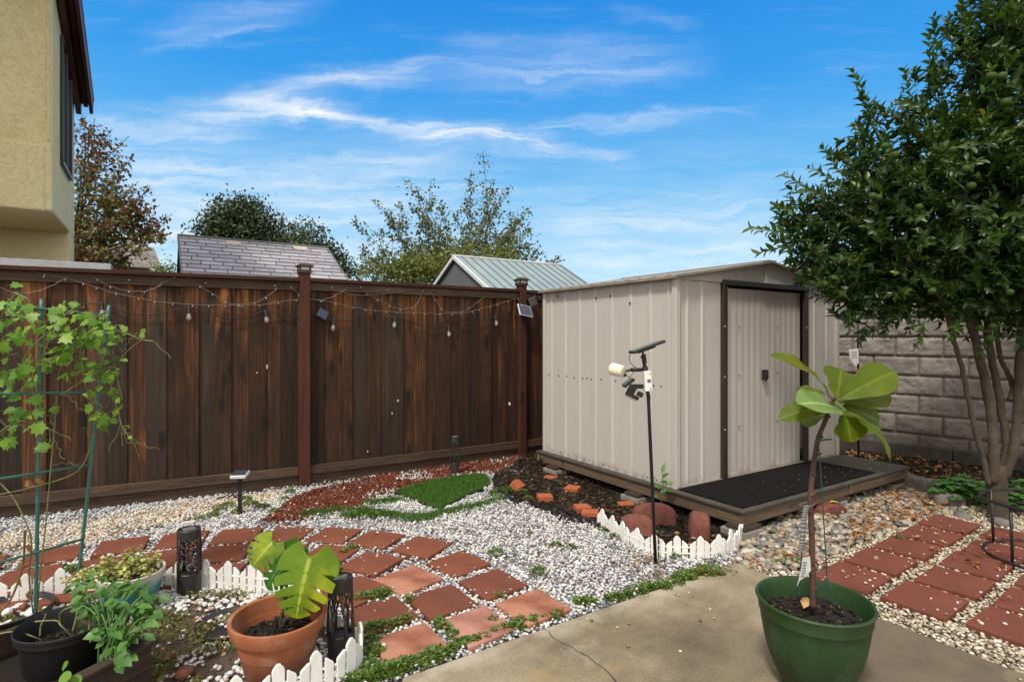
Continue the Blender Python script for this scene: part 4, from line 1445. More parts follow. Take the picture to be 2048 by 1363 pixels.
def gravel():
    poly = [(p.x, p.y) for p in GARDEN]
    x, y = jitter_grid(poly, .0178)
    k = visible(x, y) & off_pavers(x, y, .004) & ~in_poly(x, y, BED) & ~in_poly(x, y, MULCH) & ~in_poly(x, y, TURF)
    # stay off the patio
    lx = (x - PC.x) * U.x + (y - PC.y) * U.y; ly = (x - PC.x) * V_.x + (y - PC.y) * V_.y
    k &= ly > .012
    x, y = x[k], y[k]
    # worn patches where the dust shows
    thin = (vnoise(x + 20, y + 20, 2.6, 1) > .62) & (vnoise(x + 20, y + 20, 9, 2) > .45)
    k = ~(thin & (rng.random(len(x)) < .55)); x, y = x[k], y[k]
    nz = vnoise(x + 30, y + 30, 7, 4)
    lav = in_poly(x, y, LAVA_A)
    frac = np.clip((x + .1) / .6, 0, 1)      # thins out into white towards the deck
    mixn = vnoise(x + 30, y + 30, 5.5, 8)
    lava = lav & ((rng.random(len(x)) < np.where(mixn > .47 - .1, .93, .35) - .45 * np.exp(-((y - (5.2 + .35 * x)) / .12) ** 2) * frac) )
    near_l = in_poly(x, y, [(p.x, p.y - .12) for p in LAVA_A]) & ~lav & (rng.random(len(x)) < .22)
    lava |= near_l
    cream = in_poly(x, y, CREAM) & ~lava & (rng.random(len(x)) < .86)
    strip = ~lava & ~cream
    z = .002 + .010 * nz + rng.uniform(0, .009, len(x))
    S = rng.uniform(.0062, .0125, len(x)) * (1 + .25 * (rng.random(len(x)) < .08))
    # grey or white drifts
    tn = np.clip(rng.random(len(x)) * .90 + .0 + .34 * (vnoise(x + 30, y + 30, 1.7, 9) - .55), 0, 1)
    far = y > 3.3
    o = stones('white_gravel', x[strip], y[strip], z[strip], S[strip], M['marble'], tones=tn[strip]); tag(o, 'white and grey marble gravel filling the yard around the square pavers', 'gravel')
    o = stones('cream_gravel', x[cream], y[cream], z[cream], S[cream] * 1.12, M['cream_gravel']); tag(o, 'cream coloured gravel strip along the foot of the fence', 'gravel')
    o = stones('lava_rock', x[lava], y[lava], z[lava] + .008, S[lava] * 1.28, M['lava'], rough=.34); tag(o, 'red lava rock spread in front of the fence', 'lava rock')
    # second, loose layer
    m2 = rng.random(len(x)) < .20
    m2 &= ~lava
    o2 = stones('loose_white_gravel', x[m2] + .008, y[m2], z[m2] + .014, S[m2] * rng.uniform(.6, 1.15, m2.sum()), M['marble'], tones=np.clip(tn[m2] + .1, 0, 1)); tag(o2, 'loose marble chips lying on top of the white gravel', 'gravel')


gravel()


def grit():
    X, Y, S = [], [], []
    for (cx, cy, a, hx, hy) in PAVER_RECTS:
        for _ in range(rnd.randint(3, 9)):
            u = rnd.uniform(-1, 1); v = rnd.choice((-1, 1)) * (1 - abs(rnd.gauss(0, .10)))
            if rnd.random() < .5: u, v = v, u
            if rnd.random() < .15: u, v = rnd.uniform(-1, 1), rnd.uniform(-1, 1)
            lx, ly = u * hx * .98, v * hy * .98
            X.append(cx + lx * math.cos(a) - ly * math.sin(a)); Y.append(cy + lx * math.sin(a) + ly * math.cos(a)); S.append(rnd.uniform(.003, .0085))
    n = len(X)
    o = stones('paver_grit', np.array(X), np.array(Y), np.full(n, .034), np.array(S), M['marble']); tag(o, 'small stone chips kicked onto the edges of the red pavers', 'grit')


grit()


def right_side():
    # river pebbles by the deck
    riv = pxpoly([(1482, 1085), (1500, 1062), (1560, 1034), (1640, 1000), (1740, 966), (1800, 950), (1860, 985), (1935, 1000), (1945, 1018), (1905, 1020), (1850, 1030), (1780, 1058), (1720, 1082), (1660, 1108), (1600, 1138), (1540, 1132), (1470, 1124)], .02)
    x, y = jitter_grid(riv, .043)
    k = off_pavers(x, y, .01); x, y = x[k], y[k]
    n = len(x)
    o = stones('river_pebbles', x, y, .006 + rng.uniform(0, .016, n), rng.uniform(.018, .034, n), M['river'], sub=2, flat=.6, rough=.10, smooth=True, elong=(.9, 1.35)); tag(o, 'smooth tan and grey river pebbles in front of the deck', 'pebbles')
    m2 = rng.random(n) < .3
    o = stones('upper_river_pebbles', x[m2] + .02, y[m2] + .01, .03 + rng.uniform(0, .008, m2.sum()), rng.uniform(.013, .025, m2.sum()), M['river'], sub=2, flat=.6, rough=.1, smooth=True); tag(o, 'river pebbles lying on top of the pebble bed', 'pebbles')
    # pea gravel between the rectangular pavers
    poly = [PC + U * .0 + V_ * .02, PC + V_ * .12 + U * .05, ground_at(1600, 1120), ground_at(1720, 1078), ground_at(1850, 1028), ground_at(1960, 1010), Vector((4.6, 4.1, 0)), Vector((4.0, 2.6, 0)), Vector((2.6, 1.9, 0)), PC - V_ * 1.9]
    x, y = jitter_grid(poly, .0185)
    lx = (x - PC.x) * U.x + (y - PC.y) * U.y
    k = visible(x, y) & off_pavers(x, y, .003) & (lx > .004) & ~in_poly(x, y, [(p.x, p.y) for p in riv])
    x, y = x[k], y[k]; n = len(x)
    o = stones('pea_gravel', x, y, .002 + rng.uniform(0, .012, n), rng.uniform(.0065, .0135, n), M['pea'], smooth=True, rough=.12); tag(o, 'cream pea gravel between the deep red rectangular pavers', 'gravel')
    # strays on the patio, on the pavers
    sx, sy, sz, sc = [], [], [], []
    for (px, py) in [(1350, 1187), (1357, 1190), (1378, 1185), (1385, 1192), (1420, 1218), (1428, 1236), (1401, 1241), (1175, 1237), (1183, 1240), (1235, 1254), (1460, 1141), (1473, 1142), (1468, 1148), (1258, 1246), (1560, 1175), (1522, 1205), (1745, 1252), (1729, 1251), (1810, 1243), (1895, 1282), (1913, 1284), (1937, 1285), (1962, 1287), (1361, 1302), (1256, 1291), (2040, 1358), (1766, 1228)]:
        p = ground_at(px, py, .026); sx.append(p.x); sy.append(p.y); sz.append(.028); sc.append(rnd.uniform(.006, .011))
    for (px, py, s) in [(506, 1057, .011), (572, 1052, .008), (601, 1055, .009), (688, 1054, .009), (651, 1069, .010), (755, 1061, .012), (816, 1092, .010), (754, 1108, .010), (768, 1284, .014), (818, 1304, .005), (1752, 1112, .022), (1686, 1138, .011), (1692, 1150, .009), (1708, 1145, .008), (1731, 1161, .013), (1750, 1152, .010), (1729, 1143, .007), (1720, 1136, .007), (1862, 1192, .008), (1875, 1214, .009), (1892, 1222, .009), (1958, 1237, .011), (1963, 1241, .012), (2010, 1242, .010), (1975, 1232, .007), (1883, 1144, .007), (1843, 1056, .006), (1853, 1053, .006), (1848, 1104, .007), (1963, 1085, .006), (1972, 1092, .006), (1983, 1091, .006), (2012, 1129, .007)]:
        p = ground_at(px, py, .045); sx.append(p.x); sy.append(p.y); sz.append(.035); sc.append(s)
    o = stones('stray_pebbles', np.array(sx), np.array(sy), np.array(sz), np.array(sc), M['pea'], smooth=True, rough=.12); tag(o, 'stray pebbles scattered over the patio and pavers', 'pebbles')


right_side()


def left_bed():
    P = [(p.x, p.y) for p in BED]
    x, y = jitter_grid(P, .0215)
    k = visible(x, y, .1); x, y = x[k], y[k]
    dens = .95 * (vnoise(x + 40, y + 40, 3.4, 21) > .27) * (vnoise(x + 40, y + 40, 9, 22) > .18) + .06
    soilpatch = np.exp(-(((x + 1.42) / .28) ** 2 + ((y - 2.22) / .28) ** 2)) + np.exp(-(((x + 1.60) / .20) ** 2 + ((y - 2.82) / .13) ** 2))
    dens = dens * (1 - np.clip(soilpatch * .85, 0, .9))
    k = rng.random(len(x)) < dens; x, y = x[k], y[k]; n = len(x)
    o = stones('bed_pebbles', x, y, .004 + rng.uniform(0, .012, n), rng.uniform(.007, .017, n), M['marble'], sub=1, flat=.7, rough=.22, tones=np.clip(.45 + rng.random(n) * .6, 0, 1)); tag(o, 'white pebbles mixed with moss inside the picket bed', 'pebbles')
    # mulch bed chips
    x, y = jitter_grid([(p.x, p.y) for p in MULCH], .021); n = len(x)
    o = stones('bark_mulch', x, y, .004 + rng.uniform(0, .022, n) + .012 * vnoise(x + 9, y + 9, 6, 3), rng.uniform(.010, .026, n), M['bark'], flat=.28, rough=.3, elong=(.8, 1.9)); tag(o, 'dark bark mulch beside the shed platform', 'mulch')
    soil = pxpoly([(1672, 905), (1740, 880), (2060, 940), (2120, 1040), (1960, 1020), (1900, 985), (1822, 945), (1770, 925)], 0)
    x, y = jitter_grid([(p.x, p.y) for p in soil], .045); n = len(x)
    o = stones('soil_clods', x, y, rng.uniform(-.004, .006, n), rng.uniform(.010, .024, n), M['bark'], flat=.4, rough=.3); tag(o, 'dark soil and debris under the citrus tree', 'soil')


left_bed()


# ================================================================== GRASS, WEEDS, MOSS, FALLEN LEAVES
def blades(name, x, y, z, h, mat, lean=.35, w=.0035, parent=None):
    n = len(x)
    D = np.stack([rng.normal(0, lean, n), rng.normal(0, lean, n), np.ones(n)], -1)
    N = np.stack([rng.normal(0, 1, n), rng.normal(0, 1, n), np.zeros(n)], -1)
    return leaf_mesh(name, np.stack([x, y, z], -1), D, N, h, np.full(n, w), DIAMOND, mat, parent, smooth=False)


def turf():
    c = Vector((0, 0, 0))
    for p in TURF: c += p
    c /= len(TURF); c.z = 0
    t = thing('turf_patch', 'bright green artificial turf patch in front of the fence lantern', 'turf', c)
    mb = MB()
    mb.prism([(p.x - c.x, p.y - c.y) for p in TURF][::-1], 0, .022); mb.build('backing', M['dark_soil'], t)
    x, y = jitter_grid([(p.x, p.y) for p in TURF], .0062)
    blades('pile', x, y, np.full(len(x), .02), rng.uniform(.022, .040, len(x)), M['grass'], .4, .0042, t)
    # narrow strips growing out of the gravel
    xs, ys = [], []

    def along(pts, w, n):
        P = smooth_path([ground_at(*p, .01) for p in pts], 12)
        for _ in range(n):
            i = rnd.randrange(len(P) - 1); q = P[i].lerp(P[i + 1], rnd.random())
            ww = w * (.5 + .8 * abs(math.sin(i * .35)))
            xs.append(q.x + rnd.gauss(0, ww)); ys.append(q.y + rnd.gauss(0, ww))
    along(GRASS_STRIP, .030, 4200); along([(600, 1033), (640, 1027), (690, 1020)], .025, 1100); along([(735, 1008), (770, 1005), (800, 999)], .030, 900)
    along([(985, 990), (1010, 984), (1020, 978)], .03, 600)
    o = blades('grass_tufts', np.array(xs), np.array(ys), np.full(len(xs), .012), rng.uniform(.022, .050, len(xs)), M['grass'], .45, .004)
    tag(o, 'narrow strips of short grass growing through the white gravel', 'grass', kind='stuff')


turf()


def weeds():
    P, D, N, L = [], [], [], []

    def clump(px, py, r, n, h=.03, size=.014):
        c = ground_at(px, py, .012)
        for _ in range(n):
            a = rnd.uniform(0, 6.283); d = r * math.sqrt(rnd.random()) * rnd.uniform(.6, 1.1)
            z = h * (1 - (d / (r * 1.1)) ** 2) * rnd.uniform(.3, 1.1)
            P.append((c.x + d * math.cos(a), c.y + d * math.sin(a), .016 + z))
            D.append((math.cos(a) + rnd.gauss(0, .6), math.sin(a) + rnd.gauss(0, .6), rnd.uniform(-.1, .9)))
            N.append((rnd.gauss(0, .4), rnd.gauss(0, .4), 1)); L.append(size * rnd.uniform(.7, 1.5))
    # green mat along the patio edge
    for (x0, y0, x1, y1, n, r) in [(1290, 1182, 1430, 1143, 26, .055), (1215, 1205, 1290, 1184, 9, .04), (1150, 1212, 1185, 1206, 4, .05), (880, 1312, 1075, 1242, 24, .035), (1085, 1243, 1130, 1227, 4, .03), (700, 1370, 880, 1315, 26, .06)]:
        for k in range(n):
            t = rnd.random(); clump(x0 + (x1 - x0) * t + rnd.gauss(0, 3), y0 + (y1 - y0) * t - 3 + rnd.gauss(0, 3), r * rnd.uniform(.5, 1.1), int(2600 * r), .02)
    for (px, py, r, n) in [(993, 1108, .05, 120), (1077, 1146, .05, 150), (1112, 1093, .04, 90), (1142, 1097, .03, 60), (1060, 1070, .02, 40), (1235, 1075, .05, 140), (1268, 1090, .03, 60), (1352, 1117, .03, 60), (1370, 1112, .03, 60), (1045, 985, .05, 160), (1055, 1000, .05, 140), (1030, 975, .04, 90), (1320, 1072, .03, 70),
                           (725, 1022, .07, 260), (745, 1032, .06, 180), (700, 1033, .06, 180), (500, 1010, .07, 260), (525, 1016, .06, 200), (490, 1000, .06, 200), (455, 1012, .06, 160), (440, 1022, .05, 130), (425, 1032, .05, 130), (475, 1026, .05, 140), (550, 1024, .04, 90), (400, 1040, .04, 90),
                           (705, 1100, .04, 130), (688, 1108, .03, 80), (745, 1196, .06, 260), (765, 1190, .05, 200), (722, 1200, .06, 220), (818, 1206, .025, 70), (878, 1250, .04, 150), (890, 1262, .04, 150), (905, 1275, .03, 100), (790, 1252, .04, 140), (760, 1258, .05, 200), (735, 1262, .05, 200), (812, 1243, .03, 90), (740, 1285, .05, 200), (750, 1305, .05, 200), (730, 1320, .06, 260), (745, 1340, .05, 240), (1000, 1195, .02, 40), (985, 1244, .02, 40), (1043, 1247, .03, 60),
                           (1570, 1120, .06, 90), (1560, 1130, .05, 80), (1590, 1125, .04, 60), (1800, 1140 - 60, .04, 60), (1875, 1008, .08, 180), (1850, 1012, .06, 120), (1930, 1030, .05, 60), (1500, 1073, .03, 60), (1440, 1150, .03, 80), (135, 1148, .06, 160), (150, 1140, .05, 140), (580, 985, .05, 160), (570, 1000, .04, 100), (1205, 1062, .03, 60)]:
        clump(px, py, r, n)
    n = len(P); L = np.array(L)
    o = leaf_mesh('weeds', P, D, N, L, L * .75, DIAMOND, M['weed'], smooth=False)
    tag(o, 'small green weeds growing along the patio edge and between pavers', 'weeds', kind='stuff')
    # moss and dry sprigs in the picket bed
    P2 = [(p.x, p.y) for p in BED]
    x, y = jitter_grid(P2, .0085)
    k = visible(x, y, .05) & (vnoise(x + 40, y + 40, 3.4, 21) * .6 + vnoise(x + 40, y + 40, 8, 31) * .55 < .42) & (rng.random(len(x)) < .75)
    x, y = x[k], y[k]; n = len(x)
    D = np.stack([rng.normal(0, 1, n), rng.normal(0, 1, n), rng.uniform(.1, 1.2, n)], -1)
    L = rng.uniform(.010, .026, n)
    o = leaf_mesh('moss', np.stack([x, y, .012 + rng.uniform(0, .018, n)], -1), D, rng.normal(0, 1, (n, 3)), L, L * .4, DIAMOND, M['moss'], smooth=False)
    tag(o, 'brownish green moss between the pebbles of the picket bed', 'moss', kind='stuff')


weeds()


def fallen_leaves():
    P, S = [], []

    def area(pts, n, z=.03, s=(.025, .055)):
        poly = [(p.x, p.y) for p in pxpoly(pts, z)]
        A = np.array(poly); got = 0
        while got < n:
            q = rng.uniform(A.min(0), A.max(0), (n * 3, 2)); q = q[in_poly(q[:, 0], q[:, 1], A)][:n - got]
            for a in q: P.append((a[0], a[1], z + rnd.uniform(0, .012))); S.append(rnd.uniform(*s))
            got += len(q)
    area([(1680, 905), (1760, 885), (1960, 935), (1960, 1015), (1880, 985), (1800, 945)], 380, .012, (.03, .06))
    area([(1690, 1030), (1780, 970), (1860, 985), (1930, 1000), (1850, 1035), (1760, 1060), (1700, 1085)], 480, .040, (.025, .055))
    area([(1600, 1100), (1760, 1040), (1700, 1100), (1620, 1150)], 60, .036, (.02, .045))
    area([(1480, 1110), (1560, 1100), (1640, 1080), (1600, 1130), (1520, 1140)], 50, .036, (.02, .045))
    area([(1720, 1110), (2040, 1010), (2046, 1260), (1900, 1180), (1800, 1110)], 46, .045, (.025, .06))
    area([(1000, 945), (1090, 920), (1400, 1040), (1390, 1080), (1250, 1050), (1100, 1010)], 90, .03, (.02, .05))
    area([(1325, 1085), (1360, 1065), (1400, 1055), (1470, 1085), (1440, 1095), (1360, 1100)], 50, .025, (.03, .06))
    area([(1250, 1090), (1330, 1125), (1330, 1150), (1290, 1160), (1250, 1140)], 40, .028, (.02, .04))
    area([(1260, 1150), (1330, 1140), (1470, 1120), (1560, 1135), (1330, 1160)], 40, .028, (.02, .045))
    area([(1430, 985), (1490, 1005), (1740, 945), (1640, 930), (1560, 950)], 34, .222, (.008, .022))
    area([(1650, 935), (1760, 925), (1800, 930), (1700, 950)], 8, .222, (.02, .04))
    area([(130, 1050), (330, 1010), (560, 975), (300, 1025)], 36, .03, (.02, .04))
    area([(1000, 1000), (1200, 1110), (1290, 1160), (1100, 1200)], 24, .03, (.015, .035))
    area([(1000, 1060), (1200, 1100), (1260, 1180), (1050, 1150)], 26, .03, (.015, .035))
    area([(420, 1020), (700, 1000), (900, 1060), (1000, 1120), (600, 1040)], 22, .03, (.015, .03))
    area([(300, 1220), (480, 1200), (600, 1260), (430, 1350), (300, 1300)], 40, .03, (.015, .035))
    area([(830, 975), (960, 905), (1050, 905), (900, 945)], 20, .03, (.02, .04))
    area([(1290, 1010), (1340, 1030), (1300, 1015), (1260, 1000)], 10, .03, (.03, .05))
    n = len(P); S = np.array(S)
    D = np.stack([rng.normal(0, 1, n), rng.normal(0, 1, n), rng.normal(0, .22, n)], -1)
    N = np.stack([rng.normal(0, .4, n), rng.normal(0, .4, n), np.ones(n)], -1)
    o = leaf_mesh('fallen_leaves', P, D, N, S, S * .45, LEAFT, M['dry_leaf'])
    tag(o, 'dry orange and brown leaves scattered on the ground and deck', 'leaves', kind='stuff')


fallen_leaves()

# ================================================================== BRICKS, STONES, EDGING
def bricks():
    src = None
    spec = [  # pixel of the foot, turn, tilt, size, label
        (1032, 978, 62, 34, 'orange brick propped on edge beside the dark plastic edging'),
        (1089, 1001, 12, 3, 'orange brick lying flat nearest the white gravel corner'),
        (1102, 957, -25, 1, 'orange brick half sunk in the mulch nearest the fence'),
        (1146, 984, -30, 6, 'orange brick in the middle of the mulch bed'),
        (1164, 1023, 18, 4, 'orange brick just past the end of the picket edging, upper of the two'),
        (1181, 1034, -14, 2, 'orange brick tucked against the end picket, lower of the two'),
        (1252, 1010, 5, 0, 'dull red brick sunk in the mulch behind the red stones')]
    for px, py, a, tl, lab in spec:
        if src is None:
            mb = MB(); mb.box((0, 0, .027), (.20, .095, .056), jit=.0015)
            for k in range(3): pass
            src = mb.build('brick', M['brick'], bevel=.005); o = src
        else:
            o = src.copy(); COL.objects.link(o)
        p = ground_at(px, py, .015)
        o.location = (p.x, p.y, .012 if 'sunk' not in lab else -.016); o.rotation_euler = (R(tl), R(rnd.uniform(-4, 4)), R(a))
        if tl > 20: o.location.z = .03; o.scale = (.62, 1, 1)
        tag(o, lab, 'brick', 'bricks in the mulch bed')


bricks()


def red_stones():
    def stone(name, w, h, d, loc, rz, tilt, label, mat, cat='stone', seed=1, lean=0):
        """round-topped concrete edging stone, w wide, h tall, d thick"""
        r2 = random.Random(seed)
        prof = []
        n = 14
        for i in range(n + 1):
            a = math.pi * i / n
            x = w / 2 * math.cos(a); z = h * .52 + h * .48 * math.sin(a) ** .75
            prof.append((x * (1 if 0 < i < n else 1), z))
        prof += [(-w / 2, -.02), (w / 2, -.02)]
        bm = bmesh.new()
        rings = []
        for yy, sc in ((-d / 2, .90), (-d / 2 + .014, .98), (-d / 4, 1.0), (0, 1.0), (d / 4, 1.0), (d / 2 - .014, .98), (d / 2, .90)):
            rings.append([bm.verts.new((x * sc + r2.uniform(-.003, .003), yy + r2.uniform(-.002, .002), .0 + z * (sc if z > 0 else 1) + r2.uniform(-.003, .003))) for x, z in prof])
        for a, b in zip(rings[:-1], rings[1:]):
            for i in range(len(prof)):
                j = (i + 1) % len(prof); bm.faces.new((a[i], a[j], b[j], b[i]))
        bm.faces.new(rings[0][::-1]); bm.faces.new(rings[-1])
        bmesh.ops.recalc_face_normals(bm, faces=bm.faces)
        me = bpy.data.meshes.new(name); bm.to_mesh(me); bm.free()
        o = finish(me, name, mat, None, True, 0, None)
        es = o.modifiers.new('edge', 'EDGE_SPLIT'); es.split_angle = R(50)
        o.location = loc; o.rotation_euler = (R(tilt), R(lean), rz)
        return tag(o, label, cat)
    p = ground_at(1277, 1078); stone('edging_stone', .235, .165, .12, (p.x, p.y + .05, -.012), R(-26), -22, 'red round topped concrete stone leaning just behind the picket edging', M['red_stone'], seed=1)
    p = ground_at(1312, 1062); stone('edging_stone', .31, .185, .085, (p.x + .01, p.y + .09, -.01), R(-3), -8, 'widest red round topped concrete stone standing beside the deck', M['red_stone'], seed=2)
    p = ground_at(1402, 1082); stone('edging_stone', .20, .19, .12, (p.x, p.y + .06, -.008), R(78), 4, 'red concrete stone standing on end, seen edge on near the deck corner', M['red_stone'], seed=3)
    p = ground_at(1662, 1034); stone('edging_stone', .25, .11, .21, (p.x, p.y + .09, -.01), R(14), 0, 'squat dark red stone on the river pebbles with a yellow leaf on top', M['red_stone'], seed=4)
    lf = leaf_mesh('yellow_leaf', [(p.x + .0, p.y + .035, .107)], [(1, -.12, .03)], [(0, 0, 1)], [.10], [.035], LEAFT, plain('yellow_leaf', (.62, .47, .05), .6))
    tag(lf, 'single yellow leaf lying on the squat dark red stone', 'leaf')
    # row of grey edging stones in front of the tree
    sp = [(1793, 972, .0, 'nearest the deck'), (1815, 976, .2, 'second from the deck'), (1846, 985, .1, 'third from the deck'), (1874, 990, -.1, 'in the middle of the curve'), (1908, 996, .25, 'beside the clover'), (1908, 1018, .9, 'at the paver end of the curve')]
    for i, (px, py, a, w) in enumerate(sp):
        p = ground_at(px, py)
        bm = bmesh.new(); bmesh.ops.create_cube(bm, size=1)
        bmesh.ops.subdivide_edges(bm, edges=bm.edges, cuts=3, use_grid_fill=True)
        r2 = random.Random(i)
        for v in bm.verts:
            v.co += Vector([r2.uniform(-.03, .03) for _ in range(3)])
            q = v.co.copy(); L = q.length; v.co = q.lerp(q.normalized() * .62, .45)
            v.co.x *= .145; v.co.y *= .21; v.co.z *= .15
        me = bpy.data.meshes.new('grey_edging_stone'); bm.to_mesh(me); bm.free()
        o = finish(me, 'grey_edging_stone', M['grey_stone'], None, True, 0, None)
        sb = o.modifiers.new('sub', 'SUBSURF'); sb.levels = 1; sb.render_levels = 1
        o.location = (p.x, p.y + .06, .05); o.rotation_euler = (0, 0, a + .5)
        tag(o, f'rounded grey edging stone, {w}', 'edging stone', 'rounded grey stones edging the citrus bed')
    for i, (px, py, s, lab) in enumerate([(1925, 1036, .05, 'pale flat rock between the clover and the rectangular pavers'), (2000, 1052, .06, 'pale flat rock at the foot of the citrus trunk'), (1113, 940, .045, 'small white rock in the mulch near the far deck support')]):
        p = ground_at(px, py)
        o = stones('rock', np.array([p.x]), np.array([p.y]), np.array([.02]), np.array([s]), M['grey_stone'] if i < 2 else M['white_metal'], kind=None, sub=2, rough=.14, smooth=True, elong=(1.1, 1.5))
        tag(o, lab, 'rock')


red_stones()


def plastic_edging():
    def strip(pts, label, h=.085):
        P = smooth_path([ground_at(*p) for p in pts], 14)
        c = P[len(P) // 2].copy(); c.z = 0
        bm = bmesh.new()
        lo, hi = [], []
        L = 0
        for i, p in enumerate(P):
            if i: L += (P[i] - P[i - 1]).length
            zz = h * (.70 + .30 * abs(math.sin(L * math.pi / .075))) * (1 + .06 * math.sin(i * .7))
            t = (P[min(i + 1, len(P) - 1)] - P[max(i - 1, 0)]).normalized(); s = Vector((-t.y, t.x, 0)) * (.006 * math.sin(L * math.pi / .0375))
            lo.append(bm.verts.new((p.x - c.x + s.x, p.y - c.y + s.y, -.01))); hi.append(bm.verts.new((p.x - c.x + s.x * .5, p.y - c.y + s.y * .5, zz)))
        for i in range(len(P) - 1): bm.faces.new((lo[i], lo[i + 1], hi[i + 1], hi[i]))
        me = bpy.data.meshes.new('plastic_edging'); bm.to_mesh(me); bm.free()
        o = finish(me, 'plastic_edging', M['black_plastic'], None, True, 0, None)
        so = o.modifiers.new('thick', 'SOLIDIFY'); so.thickness = .008; so.offset = 0
        o.location = c
        tag(o, label, 'garden edging')
    strip([(1075, 934), (1050, 942), (1038, 932), (1040, 924)], 'short wavy black plastic edging piece by the red lava rock', .05)
    strip([(1048, 950), (1015, 948), (992, 956), (988, 970), (992, 984), (1012, 998), (1036, 1010)], 'wavy black plastic edging curling around the bed near the turf patch', .055)
    strip([(1070, 1013), (1105, 1030), (1140, 1044), (1175, 1052), (1200, 1058)], 'wavy black plastic edging between the white gravel and the mulch bricks', .05)
    strip([(430, 1002), (520, 986), (600, 975), (700, 958), (800, 942), (860, 934)], 'long low black plastic edging along the foot of the fence', .03)


plastic_edging()


# ================================================================== WHITE PICKET EDGINGS
def picket_run(P, label, h=.15, start=0, sc=1.0):
    c = P[len(P) // 2].copy(); c.z = 0
    root = thing('picket_edging', label, 'picket edging', c)
    # even steps along the path
    S = [0]
    for a, b in zip(P[:-1], P[1:]): S.append(S[-1] + (b - a).length)
    tot = S[-1]

    def at(s):
        s = min(max(s, 0), tot - 1e-6)
        i = max(0, np.searchsorted(S, s) - 1)
        f = (s - S[i]) / max(S[i + 1] - S[i], 1e-9)
        t = (P[i + 1] - P[i]).normalized()
        return P[i].lerp(P[i + 1], f), t
    pat = [(.036, .78), (.046, 1.0), (.036, .80)]      # low, tall, low
    s = .01; k = start
    while s < tot - .02:
        w, hh = pat[k % 3]
        w *= sc
        p, t = at(s + w / 2)
        an = math.atan2(t.y, t.x)
        H = h * hh + rnd.uniform(-.003, .003)
        m = Matrix.Translation((p.x - c.x, p.y - c.y, 0)) @ Matrix.Rotation(an, 4, 'Z') @ Matrix.Rotation(R(rnd.uniform(-1.5, 1.5)), 4, 'Y') @ Matrix.Rotation(R(90 + rnd.uniform(-3, 3)), 4, 'X')
        mb = MB(); a = w / 2
        if hh > .9:
            pl = [(-a, -.02), (a, -.02), (a, H - .026), (a * .80, H - .016), (a * .3, H - .002), (0, H), (-a * .3, H - .002), (-a * .80, H - .016), (-a, H - .026)]
        elif k % 3 == 0:
            pl = [(-a, -.02), (a, -.02), (a, H), (a * .5, H - .002), (-a * .8, H - .022), (-a, H - .030)]
        else:
            pl = [(-a, -.02), (a, -.02), (a, H - .030), (a * .8, H - .022), (-a * .5, H - .002), (-a, H)]
        mb.prism(pl, -.006, .006, mat=m)
        mb.build('picket', M['picket'], root, bevel=.003)
        s += w + (.006 if k % 3 != 2 else .011)
        k += 1
    for z in (h * .26, h * .52):
        mb = MB(); pts = []
        for q in np.linspace(.015, tot - .015, int(tot / .03) + 2):
            p, t = at(q); nn = Vector((-t.y, t.x, 0))
            pts.append(Vector((p.x - c.x, p.y - c.y, z)) )
        mb.tube(pts, .0050, 6); mb.build('rail', M['picket'], root)
    return root


picket_run(smooth_path([ground_at(*p) for p in ((1193, 1052), (1212, 1062), (1230, 1074), (1250, 1087), (1274, 1100), (1297, 1109), (1331, 1116), (1370, 1118), (1410, 1118), (1440, 1113), (1462, 1104), (1477, 1092), (1486, 1080))], 8),
           'curved white plastic picket edging around the red stones by the deck', .147)
picket_run([p for p in BEDW if p.y > 1.86], 'long curved white plastic picket edging around the potted plants bed', .165, 0, 1.02)


# ================================================================== SOLAR LIGHTS
def lantern_tree(root, r, z0, z1, mat, seed, kind):
    """pierced metal sleeve: branching bars wrapped on a cylinder"""
    r2 = random.Random(seed); mb = MB()

    def bar(th0, za, th1, zb, w):
        n = 4
        pts = []
        for i in range(n + 1):
            t = i / n
            th = th0 + (th1 - th0) * (t * t * (3 - 2 * t)); z = za + (zb - za) * t
            pts.append((r * math.cos(th), r * math.sin(th), z))
        mb.tube(pts, [w * (1 - .25 * i / n) for i in range(n + 1)], 5, flat=.55)
    H = z1 - z0
    if kind == 'trees':
        n = 6
        for k in range(n):
            th = 2 * math.pi * k / n + r2.uniform(-.1, .1)
            zt = z0 + H * r2.uniform(.30, .48)
            bar(th, z0, th + r2.uniform(-.1, .1), zt, .0105)
            def grow(th, z, d, w, lev):
                if z > z1 - .004 or lev > 4: return
                for sgn in (-1, 1):
                    th2 = th + sgn * r2.uniform(.10, .26); z2 = min(z1, z + H * r2.uniform(.13, .22))
                    bar(th, z, th2, z2, w); grow(th2, z2, sgn, w * .72, lev + 1)
            grow(th, zt, 0, .0062, 0)
    else:
        n = 7; rows = 8
        for k in range(n):
            th = 2 * math.pi * k / n
            if k % 2 == 0: bar(th, z0, th + .1, z1, .0125)
            for j in range(rows):
                za = z0 + H * (.25 + .75 * j / rows); zb = z0 + H * (.25 + .75 * (j + 1) / rows)
                sg = 1 if (j + k) % 2 else -1
                bar(th, za, th + sg * math.pi / n * r2.uniform(.7, 1.1), zb, .0062); bar(th, za, th - sg * math.pi / n * r2.uniform(.2, .6), zb, .0052)
        for j in range(n): bar(2 * math.pi * j / n + .2, z0, 2 * math.pi * j / n + .35, z0 + H * .35, .004)
    return mb.build('pierced_sleeve', mat, root, smooth=True)


